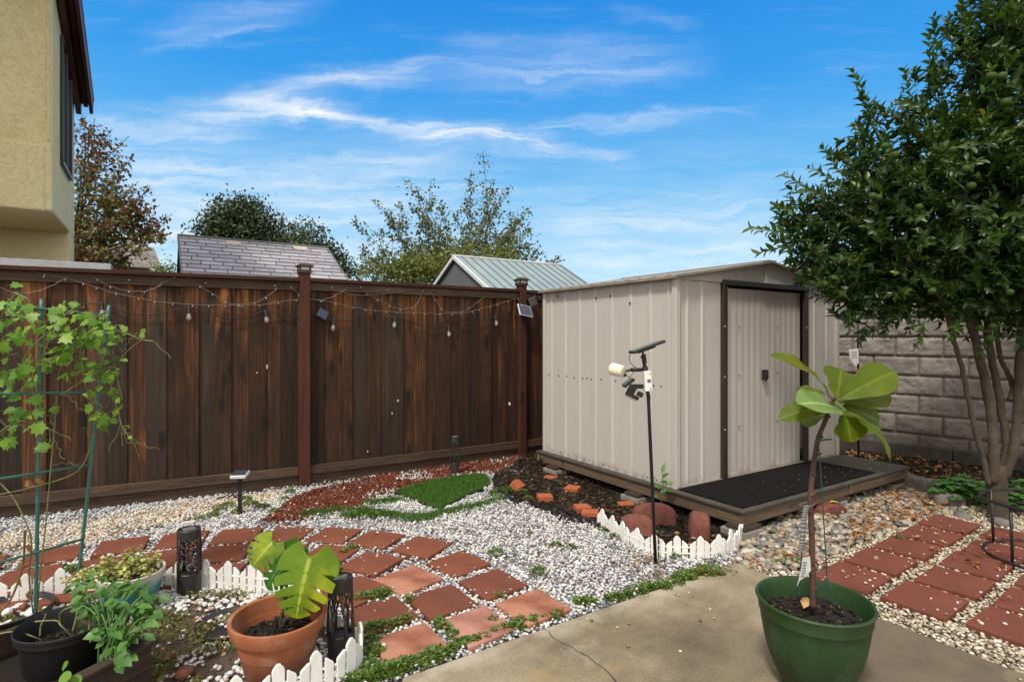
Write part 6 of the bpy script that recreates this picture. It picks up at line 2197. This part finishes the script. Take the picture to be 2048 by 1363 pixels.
    # broken brick in the bed
    for i, (px, py, s, lab) in enumerate([(372, 1347, .045, 'broken red brick lump near the planter box corner'), (340, 1320, .03, 'smaller broken red brick lump beside the planter box'), (268, 1268, .05, 'broken red brick lump behind the bushy plant')]):
        p = ground_at(px, py)
        o_ = stones('brick_fragment', np.array([p.x]), np.array([p.y]), np.array([.012]), np.array([s]), M['red_stone'], kind=None, flat=.6, rough=.25); tag(o_, lab, 'brick')


black_pot()


def teal_pot():
    Y = 2.86; c = Vector(((262 - CX) / FOC * Y, Y, 0))
    prof = [(0, 0), (.085, 0), (.092, .006), (.118, .07), (.140, .14), (.150, .19), (.153, .205), (.150, .210), (.144, .207), (.138, .17), (.12, .11)]
    potted('teal_pot', 'glazed pot fading from cream rim to teal, beside the bronze lantern', 'plant pot', c, prof, M['glaze'], .136, .165)
    t = thing('jade_plant', 'low variegated yellow and green succulent spilling over the teal pot', 'plant', c + Vector((0, 0, .17)))
    P, DD, N = [], [], []
    st = MB()
    for k in range(62):
        a = rnd.uniform(0, 6.283); r = .14 * math.sqrt(rnd.random())
        b = c + Vector((r * math.cos(a) - .025, r * math.sin(a), .18))
        out = Vector((math.cos(a) * .6 - .35, math.sin(a) * .6, 0))
        e = b + out * rnd.uniform(.06, .15) + Vector((0, 0, rnd.uniform(-.05, .10) * (1 - r / .2) + rnd.uniform(-.01, .03)))
        if k < 10: e = c + Vector((-.15 - .12 * rnd.random(), rnd.uniform(-.15, .12), .09 + .10 * rnd.random()))
        if k in (10, 11, 12): e = c + Vector((.02 * k - .2, .02, .29 + .02 * (k - 10)))
        pts = smooth_path([b, b.lerp(e, .5) + Vector((0, 0, .025)), e], 6)
        st.tube(pts, .0024, 5)
        for i in range(22):
            f = rnd.random() ** .8; p = pts[min(int(f * (len(pts) - 1)), len(pts) - 1)]
            P.append((p + Vector([rnd.gauss(0, .006) for _ in range(3)]))[:]); DD.append([rnd.gauss(0, 1) for _ in range(2)] + [rnd.uniform(-.2, .9)]); N.append((rnd.gauss(0, .5), rnd.gauss(0, .5), 1))
    L = rng.uniform(.012, .023, len(P))
    leaf_mesh('leaves', P, DD, N, L, L * .85, ROUND, M['succulent'], t)
    st.build('stems', M['red_stem'], t, world=True)


teal_pot()


# ================================================================== TRELLIS AND VINE
def trellis():
    b1 = Vector((-2.27, 2.94, 0)); b0 = Vector((-2.31, 2.72, 0)); b2 = Vector((-2.46, 2.36, 0))
    b1 = depth_at(151, 1205, 2.94); b1.z = 0
    b0 = depth_at(71, 1234, 2.74); b0.z = 0
    T1, T0 = depth_at(218, 610, 3.0), depth_at(83, 598, 2.76)
    T2 = Vector((T0.x - .17, T0.y - .42, T0.z))
    root = thing('trellis', 'tall green coated tube trellis panel beside the fence', 'trellis', b0)
    for a, b in ((b1, T1), (b0, T0), (b2, T2)):
        m_ = MB(); pts = [a.lerp(b, t) for t in np.linspace(-.03, 1, 30)]
        m_.tube(pts, [.0080 if i % 2 else .0087 for i in range(30)], 8); m_.build('post', M['stake_green'], root, smooth=True, world=True)
    for f1, f0, ex in ((.965, .97, .0), (.705, .708, 0), (.46, .462, 0), (.212, .218, 0)):
        m_ = MB()
        p1, p0 = b1.lerp(T1, f1), b0.lerp(T0, f0)
        p2 = p0 + (p0 - p1) * 2.2
        m_.tube([p1, p0 + Vector((.005, -.008, 0)), p2], .0062, 8); m_.build('rung', M['stake_green'], root, smooth=True, world=True)
    # vine
    v = thing('climbing_vine', 'pale green vine with lobed leaves and curly tendrils climbing the trellis', 'vine', b0 + Vector((.1, .1, 0)))
    D = lambda px, py, y: depth_at(px, py, y)
    yv = lambda px: 2.62 + .30 * max(min(px, 220), -150) / 220
    stems = [[(66, 1225), (58, 1150), (62, 1075), (30, 1000), (0, 965), (-30, 930)], [(74, 1215), (96, 1000), (108, 860), (114, 790), (120, 740), (155, 695), (180, 650), (150, 620)],
             [(-10, 990), (60, 975), (150, 945), (180, 895), (176, 860), (190, 800), (205, 720), (222, 680), (230, 650)], [(120, 790), (160, 765), (195, 740), (215, 700)],
             [(30, 760), (60, 700), (100, 660), (130, 630), (170, 612)], [(-20, 680), (20, 640), (60, 605), (30, 585)], [(100, 860), (60, 840), (20, 850), (-20, 880)], [(214, 655), (250, 665), (280, 678), (306, 682)],
             [(222, 770), (238, 830), (246, 860), (255, 885), (268, 878)], [(120, 740), (80, 720), (40, 735), (0, 745)], [(160, 610), (120, 640), (90, 700), (60, 770)], [(215, 620), (190, 640), (170, 690), (165, 740), (180, 800)],
             [(225, 700), (235, 760), (245, 800)], [(0, 640), (40, 690), (80, 690), (140, 720)]]
    m_ = MB()
    SP = []
    for s in stems:
        ph = rnd.uniform(0, 6)
        P = smooth_path([D(px, py, yv(px) + .05 * math.sin(ph + i * 1.7)) for i, (px, py) in enumerate(s)], 7)
        m_.tube(P, .0032, 6); SP += P
    m_.build('stems', M['vine_stem'], v, smooth=True, world=True)
    td = MB()
    for k in range(58):
        p = rnd.choice(SP); 
        if p.z < .72: continue
        d = Vector((rnd.gauss(.3, .6), rnd.gauss(0, .5), rnd.gauss(-.1, .5))).normalized(); L = rnd.uniform(.05, .15)
        pts = []
        turns = rnd.choice((.6, 1.2, 3)); u = d.orthogonal().normalized(); w = d.cross(u)
        for i in range(22):
            t = i / 21; rr = .012 * t * (1.2 - .5 * t)
            pts.append(p + d * (L * t) + (u * math.cos(6.283 * turns * t) + w * math.sin(6.283 * turns * t)) * rr - Vector((0, 0, .05 * t * t)))
        td.tube(pts, .0013, 4)
    td.build('tendrils', M['vine_stem'], v, world=True)
    regs = [([(-60, 600), (60, 595), (215, 605), (215, 660), (120, 680), (-60, 700)], 80), ([(100, 640), (240, 640), (240, 790), (215, 870), (150, 790), (110, 740)], 95), ([(-60, 690), (110, 700), (110, 790), (60, 880), (-60, 880)], 70), ([(70, 780), (115, 800), (110, 900), (80, 900)], 8),
            ([(222, 640), (262, 660), (306, 672), (306, 690), (250, 684), (222, 670)], 8), ([(215, 770), (245, 780), (272, 880), (240, 892), (215, 850)], 12), ([(15, 560), (60, 560), (60, 600), (0, 600)], 3)]
    P, DD, N, L, Tn = [], [], [], [], []
    pt = MB()
    for poly, n in regs:
        A = np.array(poly, float); q = rng.uniform(A.min(0), A.max(0), (n * 8, 2)); q = q[in_poly(q[:, 0], q[:, 1], A)][:n]
        for px, py in q:
            p = D(px, py, yv(px) + rnd.gauss(0, .07)); s = rnd.uniform(.032, .075) * (.62 if px > 225 else 1)
            d = Vector((rnd.gauss(.15, .7), rnd.gauss(-.35, .35), rnd.gauss(-.45, .5)))
            P.append(p[:]); DD.append(d[:]); N.append((rnd.gauss(0, .4), rnd.gauss(-.75, .35), rnd.gauss(.7, .3))); L.append(s); Tn.append(min(1, max(0, rnd.gauss(.5, .3))))
            near = min(SP, key=lambda q_: (q_ - p).length_squared)
            if (near - p).length < .2: pt.tube([near, near.lerp(p, .5) + Vector((0, 0, .01)), p], .0016, 4)
    L = np.array(L)
    leaf_mesh('leaves', P, DD, N, L, L * 1.05, LOBED, M['vine'], v, Tn)
    pt.build('petioles', M['vine_stem'], v, world=True)
    dry = leaf_mesh('dry_leaves', [D(58, 1085, 2.7)[:], D(45, 1120, 2.7)[:], D(52, 960, 2.72)[:], D(58, 1180, 2.68)[:], D(80, 1205, 2.7)[:], D(38, 1150, 2.7)[:], D(70, 955, 2.72)[:]], [(.1, 0, -1), (-.2, 0, -1), (.6, -.2, -.4), (0, 0, -1), (.1, 0, -1), (.2, -.1, -1), (.8, 0, -.5)], [(0, -1, 0)] * 7, [.05, .06, .06, .05, .05, .06, .05], [.03, .028, .04, .028, .026, .024, .03], LEAFT, plain('dry_vine_leaf', (.30, .16, .035), .8, (.16, .07, .02)), v)
    dm = MB(); dm.tube(smooth_path([D(-20, 1240, 2.6), D(20, 1200, 2.65), D(45, 1130, 2.7), D(50, 1060, 2.72)], 5), .005, 6); dm.build('dead_stem', M['vine_dry'], v, world=True)


trellis()


def small_plants():
    b = depth_at(1315, 992, 4.27); b.z = 0.06
    t = thing('seedling', 'small leafy seedling growing against the deck side behind the black pole', 'plant', b)
    tip = depth_at(1324, 940, 4.27)
    m_ = MB(); m_.tube(smooth_path([b, b.lerp(tip, .5) + Vector((.02, -.02, 0)), tip], 5), .003, 6); m_.build('stem', M['weed'], t, world=True)
    P = [depth_at(x, y, 4.26)[:] for x, y in ((1320, 985), (1322, 975), (1318, 965), (1324, 955), (1330, 968), (1312, 955), (1324, 945), (1330, 978), (1316, 990))]
    leaf_mesh('leaves', P, [(1, -.2, .5), (-1, -.2, .4), (1, 0, .1), (.6, -.3, .6), (1, -.2, .3), (-1, -.2, .1), (.3, 0, 1), (.9, -.3, -.2), (-.7, -.4, -.1)], [(0, -.6, .8)] * 9, [.07, .06, .08, .07, .07, .06, .08, .06, .05], [.035] * 9, LEAFT, M['potato'], t)
    for i, (px, py, rx, n, lab) in enumerate([(1948, 1018, .24, 150, 'clump of clover like leaves in front of the citrus trunk'), (2050, 1035, .26, 120, 'clump of clover like leaves behind the wire plant cage')]):
        c = ground_at(px, py); 
        if i == 0: c += Vector((-.02, .10, 0))
        else: c += Vector((.12, .16, 0))
        t = thing('clover_clump', lab, 'plant', c)
        P, DD, N = [], [], []
        st = MB()
        for k in range(n):
            a = rnd.uniform(0, 6.283); r = rx * math.sqrt(rnd.random()); h = .25 * (1 - (r / rx) ** 2 * .5) * rnd.uniform(.5, 1.05)
            p = c + Vector((r * math.cos(a), r * math.sin(a) * .8, h))
            for j in range(3):
                aa = a + j * 2.094; P.append(p[:]); DD.append((math.cos(aa), math.sin(aa), -.12)); N.append((rnd.gauss(0, .2), rnd.gauss(-.25, .2), 1))
            if k % 3 == 0: st.tube([c + Vector((r * .4 * math.cos(a), r * .4 * math.sin(a), 0)), p], .0018, 4)
        L = rng.uniform(.034, .056, len(P))
        leaf_mesh('leaves', P, DD, N, L, L * .95, ROUND, M['clover'], t, np.repeat(rng.random(n), 3)); st.build('stems', M['clover'], t, world=True)


small_plants()


# ================================================================== CITRUS TREE
def citrus():
    Y = 4.25; b = ground_at(1995, 1041)
    root = thing('citrus_tree', 'citrus tree with several trunks and dense dark leaves dotted with green fruit', 'tree', b)
    D = lambda px, py, dy=0.0: depth_at(px, py, Y + dy)
    tr = MB()
    tr.tube(smooth_path([D(1996, 1062), D(1996, 1040), D(1996, 1010), D(1994, 985), D(1992, 955), D(1992, 930)], 4), [.080, .077, .075, .072, .070, .068, .066, .065, .064, .063, .063, .063, .063, .064, .065, .066, .066, .065, .064, .06, .05][:21], 16)
    stems = [([(1976, 970, -.02), (1968, 920, -.03), (1950, 860, -.04), (1936, 790, -.05), (1922, 730, -.05), (1906, 672, -.05), (1885, 600, -.05), (1850, 500, -.1), (1800, 400, -.1)], .020, .013),
             ([(1986, 965, -.02), (1988, 900, -.02), (1984, 840, 0), (1970, 760, 0), (1952, 685, 0), (1936, 625, 0), (1920, 520, .05), (1890, 380, .1), (1860, 250, .1)], .037, .022),
             ([(2003, 960, .02), (2012, 890, .04), (2000, 800, .06), (1984, 720, .08), (1974, 650, .1), (1975, 520, .15), (1985, 350, .15), (1990, 150, .1), (1990, 20, .1)], .029, .02),
             ([(2012, 955, 0), (2030, 880, 0), (2036, 770, .02), (2042, 680, .03), (2052, 600, .05), (2075, 450, 0), (2110, 300, -.1), (2120, 150, -.1)], .034, .022),
             ([(2018, 800, .03), (2026, 775, .06), (2012, 740, .10), (1998, 700, .12), (1990, 640, .15)], .02, .014),
             ([(1906, 640, -.05), (1850, 560, -.15), (1760, 520, .0), (1670, 485, .05)], .018, .005),
             ([(1930, 600, 0), (1880, 480, .1), (1800, 420, .1), (1740, 400, .1)], .020, .006),
             ([(1920, 520, .05), (1820, 400, .2), (1760, 280, .25), (1712, 170, .2)], .02, .005),
             ([(2052, 600, .05), (2120, 480, .3), (2200, 350, .3)], .03, .008), ([(1975, 520, .15), (2000, 420, .1), (2030, 300, .1)], .025, .008)]
    for pts, r0, r1 in stems:
        P = smooth_path([D(*p) for p in pts], 6); n = len(P)
        tr.tube([p + Vector((rnd.gauss(0, .003), rnd.gauss(0, .003), 0)) for p in P], [r0 + (r1 - r0) * i / n for i in range(n)], 10)
    tr.build('trunk', M['bark_tan'], root, smooth=True, world=True)
    # crown: leafy shoots filling a few overlapping lobes (pixel-size lobes turned into metres at the tree's distance)
    k = Y / FOC
    lobes = [((1900, 430), 235, 190, 1.0), ((2000, 220), 165, 215, .8), ((1730, 465), 150, 120, .75), ((1840, 560), 190, 85, .8), ((2060, 420), 230, 230, 1.0), ((1800, 330), 120, 120, .7), ((1625, 440), 78, 72, .5), ((2010, 590), 190, 75, .9), ((1985, 60), 95, 120, .55), ((2130, 150), 160, 200, .8), ((1740, 590), 95, 70, .6), ((1690, 520), 110, 70, .6)]
    P, DD, N, L, Tn = [], [], [], [], []
    tw = MB()
    ctr = D(1930, 560)

    def shoot(a, b, n, size=1.0, tone=0.0):
        a, b = Vector(a), Vector(b); d = (b - a); ln = d.length; d = d / ln
        u = d.orthogonal().normalized(); w = d.cross(u); ph = rnd.uniform(0, 6)
        for i in range(n):
            f = .12 + .88 * i / max(n - 1, 1); an = ph + i * 2.4
            side = u * math.cos(an) + w * math.sin(an)
            dd = (side * .85 + d * (.55 + .5 * f) + Vector((0, 0, -.10))).normalized()
            P.append((a + d * (ln * f) - Vector((0, 0, .02 * f * f)))[:]); DD.append(dd[:])
            N.append((d + Vector((rnd.gauss(0, .3), rnd.gauss(0, .3), .35 + rnd.gauss(0, .2))))[:])
            L.append(size * rnd.uniform(.055, .100) * (1 - .25 * f)); Tn.append(min(1, max(0, rnd.betavariate(2, 2.4) * .95 + tone)))
        tw.tube([a, b], [.0032, .0012], 4)
    for (cx, cy), rx, ry, dep in lobes:
        vol = rx * ry * dep
        for _ in range(int(vol / 78)):
            # mostly near the shell
            v = Vector((rnd.gauss(0, 1), rnd.gauss(0, 1), rnd.gauss(0, 1))).normalized() * (rnd.random() ** .38)
            if v.y > .5 and rnd.random() < .3: continue
            p = D(cx, cy) + Vector((v.x * rx * k, v.y * min(rx, ry) * k * 1.05 * dep, v.z * ry * k))
            o = (p - ctr).normalized()
            dr = (o * .7 + Vector((rnd.gauss(0, .5), rnd.gauss(0, .5), rnd.gauss(.28, .5)))).normalized()
            if p.z < 1.55: dr = (dr + Vector((0, 0, -.55))).normalized()
            ln = rnd.uniform(.12, .27)
            shoot(p - dr * ln * .5, p + dr * ln * .5, rnd.randint(9, 14), 1.06, rnd.gauss(0, .12))
    for (x0, y0, x1, y1, n) in [(1590, 470, 1502, 452, 22), (1600, 490, 1520, 500, 20), (1640, 400, 1570, 343, 22), (1600, 440, 1548, 405, 16), (1590, 455, 1552, 430, 14), (1690, 360, 1645, 290, 20), (1700, 380, 1620, 330, 20), (1765, 265, 1704, 135, 34), (1745, 250, 1722, 190, 18), (1830, 240, 1808, 135, 26), (1850, 215, 1800, 200, 18), (1875, 130, 1868, 30, 26), (1860, 150, 1858, 62, 18), (1935, 90, 1922, -5, 26), (1990, 60, 1975, -60, 26), (2020, 60, 2015, -40, 24), (1900, 140, 1880, 85, 16), (1700, 600, 1650, 560, 16), (1850, 640, 1833, 688, 14), (1735, 640, 1722, 678, 14), (1915, 640, 1905, 668, 14), (1700, 620, 1700, 655, 12), (1990, 650, 1975, 690, 14), (1780, 630, 1770, 668, 12), (1650, 510, 1590, 530, 14), (1690, 560, 1620, 565, 14), (1945, 660, 1960, 700, 10)]:
        dy = rnd.uniform(-.35, .1)
        shoot(D(x0, y0, dy), D(x1, y1, dy + rnd.uniform(-.1, .1)), n, 1.05, .12)
    L = np.array(L)
    leaf_mesh('crown', P, DD, N, L, L * .47, LEAFT, M['citrus'], root, Tn)
    tw.build('twigs', M['weed'], root, world=True)
    fr = [(1770, 293), (1932, 338), (1983, 153), (2003, 153), (2012, 205), (1942, 372), (1838, 414), (1757, 395), (1745, 392), (1864, 582), (2020, 584), (1980, 677), (1959, 655), (1986, 652), (1905, 300), (1790, 310), (1850, 330), (1690, 470), (1700, 560), (1780, 550), (1890, 430), (1920, 300), (1965, 200), (1820, 480), (2030, 350), (1975, 430), (1725, 520), (2000, 520), (1660, 420), (1880, 220)]
    src = None
    for i, (px, py) in enumerate(fr[:16]):
        p = D(px, py, -rnd.uniform(.5, .8) if i < 16 else -rnd.uniform(.3, .6))
        if py > 640: p = D(px, py, -.25)
        if src is None:
            m_ = MB(); m_.lathe([(0, -.93), (.3, -.9), (.62, -.72), (.88, -.4), (1, 0), (.9, .4), (.64, .72), (.3, .9), (.06, .92), (0, .90)], n=20)
            m_.v = [tuple(Vector(v) * .027) for v in m_.v]; src = m_.build('fruit', M['citrus_fruit'], root, smooth=True); o = src
        else:
            o = src.copy(); COL.objects.link(o); o.parent = root
        o.location = p - b; s = rnd.uniform(.85, 1.2); o.scale = (s, s, s * .94); o.rotation_euler = (rnd.uniform(-.5, .5), rnd.uniform(-.5, .5), 0)


citrus()


# ================================================================== TREES BEYOND THE FENCE
def bg_tree(name, label, Y, hub, limbs, masses, leaf_m, lsize, per_limb, mass_n, trunk_r=.12, twigr=.02, trunk_px=None, spread=.35, group=None, depth=1.0, clump=.0):
    D = lambda px, py, dy=0.0: depth_at(px, py, Y + dy)
    k = Y / FOC
    h = D(*hub); base = Vector((h.x, h.y, 0))
    root = thing(name, label, 'tree', base, 0, group)
    tr = MB(); tr.tube(smooth_path([base, base.lerp(h, .5) + Vector((.1, 0, 0)), h], 6), [trunk_r * (1 - .045 * i) for i in range(13)], 10)
    P, S = [], []
    for (tx, ty) in limbs:
        dy = rnd.uniform(-depth, depth)
        e = D(tx, ty, dy); h2 = h.lerp(Vector((e.x, e.y, h.z)), rnd.uniform(.1, .55)); mid = h2.lerp(e, .5) + Vector((rnd.gauss(0, .3), rnd.gauss(0, .3), .10 * (e - h).length * rnd.uniform(-.2, 1)))
        pts = smooth_path([h, h2, mid, e], 8); n = len(pts)
        tr.tube(pts, [max(twigr * (1.6 - 1.5 * i / n), .006) for i in range(n)], 5)
        L = (e - h).length
        for j in range(int(per_limb)):
            f = .25 + .75 * rnd.random() ** .75
            p = pts[min(int(f * (n - 1)), n - 1)]
            d = Vector((rnd.gauss(0, 1), rnd.gauss(0, 1), rnd.gauss(.1, .8))).normalized()
            ln = spread * (1.15 - f) * L * rnd.uniform(.2, .6) * .6 + .05
            q = p + d * ln
            if j % 3 == 0 and ln > .15: tr.tube([p, q], [.008, .004], 3)
            m_ = rnd.randint(2, 6)
            for _ in range(m_):
                P.append((p.lerp(q, rnd.uniform(.4, 1.1)) + Vector([rnd.gauss(0, .05) for _ in range(3)]))[:])
    for (cx, cy, rx, ry, n) in masses:
        c = D(cx, cy, rnd.uniform(-.3, .3))
        cl = max(1, int(n / 14))
        for _ in range(cl):
            v = Vector((rnd.gauss(0, 1), rnd.gauss(0, 1), rnd.gauss(0, 1))).normalized() * rnd.random() ** .4
            q = c + Vector((v.x * rx * k, v.y * min(rx, ry) * k, v.z * ry * k)); r = lsize * rnd.uniform(1.2, 3.2)
            for _ in range(14): P.append((q + Vector([rnd.gauss(0, r) * .6 for _ in range(3)]))[:])
    tr.build('trunk', M['bark_dark'], root, world=True)
    n = len(P)
    DD = rng.normal(0, 1, (n, 3)); NN = rng.normal(0, 1, (n, 3)) + np.array([0, -.3, .8])
    L = rng.uniform(.6, 1.3, n) * lsize
    # nearby leaves share a hue
    A = np.array(P); tone = np.clip(vnoise(A[:, 0] + 70, A[:, 2] * 1.0 + A[:, 1] + 70, 1.3, 13) * .8 + rng.normal(.1, .22, n), 0, 1)
    leaf_mesh('crown', P, DD, NN, L, L * .6, LEAFT if lsize > .1 else DIAMOND, leaf_m, root, tone, smooth=False)
    return root


bg_tree('sparse_tree', 'airy half bare tree with twiggy top behind the metal roofed shed', 14, (905, 575), [(703, 438), (745, 400), (806, 356), (832, 372), (862, 358), (880, 400), (966, 300), (942, 338), (990, 358), (1022, 370), (1062, 412), (1066, 455), (1090, 505), (1125, 520), (722, 500), (770, 425), (905, 420), (930, 385), (795, 400), (1000, 410), (850, 430), (975, 380), (740, 460), (1040, 440), (1020, 420), (820, 410)],
        [(830, 525, 105, 45, 1900), (975, 500, 80, 48, 1500), (900, 500, 70, 50, 1000), (760, 545, 55, 22, 500), (1035, 495, 45, 30, 420), (870, 545, 90, 26, 900)], M['sparse_leaf'], .085, 62, 0, .14, .012, spread=.40, depth=1.2)
bg_tree('leafy_shrub', 'lower bright olive green shrub mass between the two neighbouring sheds', 12.4, (850, 590), [(760, 540), (900, 520), (820, 515)], [(800, 545, 75, 28, 1300), (870, 535, 70, 36, 1300), (940, 520, 60, 30, 700), (1000, 515, 50, 18, 420)], M['hedge_leaf'], .085, 10, 0, .10, .02)
bg_tree('autumn_tree', 'tree with reddish brown and green autumn leaves beside the yellow house', 12, (120, 520), [(190, 236), (225, 258), (258, 272), (268, 310), (278, 362), (300, 372), (320, 410), (345, 428), (332, 472), (305, 500), (235, 520), (200, 300), (170, 232), (240, 330), (300, 440), (260, 440), (210, 260), (290, 400), (180, 330), (330, 450)],
        [(180, 350, 45, 60, 450), (220, 420, 65, 45, 850), (270, 455, 45, 30, 420), (190, 470, 60, 45, 750), (170, 270, 25, 30, 110), (180, 525, 40, 18, 220)], M['autumn'], .10, 44, 0, .16, .022, spread=.30, depth=1.0)
bg_tree('evergreen_tree', 'dense dark evergreen tree behind the slate roofed shed', 27, (485, 620), [(470, 390), (400, 470), (540, 430)], [(470, 455, 62, 58, 4800), (425, 490, 40, 48, 2200), (530, 470, 48, 48, 2600), (495, 420, 32, 30, 700), (570, 490, 35, 30, 800)], M['evergreen'], .17, 12, 0, .3, .05)
bg_tree('evergreen_tree', 'second, lower dark evergreen tree peeping over the slate roof end', 25, (640, 640), [(630, 480), (690, 520)], [(620, 490, 40, 38, 1300), (655, 510, 38, 30, 1100), (690, 535, 22, 22, 500), (600, 470, 20, 26, 350)], M['evergreen'], .15, 10, 0, .25, .05)
bg_tree('small_tree', 'small green treetop just over the fence between the distant house and slate shed', 18, (330, 600), [(322, 525), (340, 528)], [(335, 540, 22, 12, 260), (312, 538, 10, 9, 90)], M['hedge_leaf'], .10, 8, 0, .08, .02)
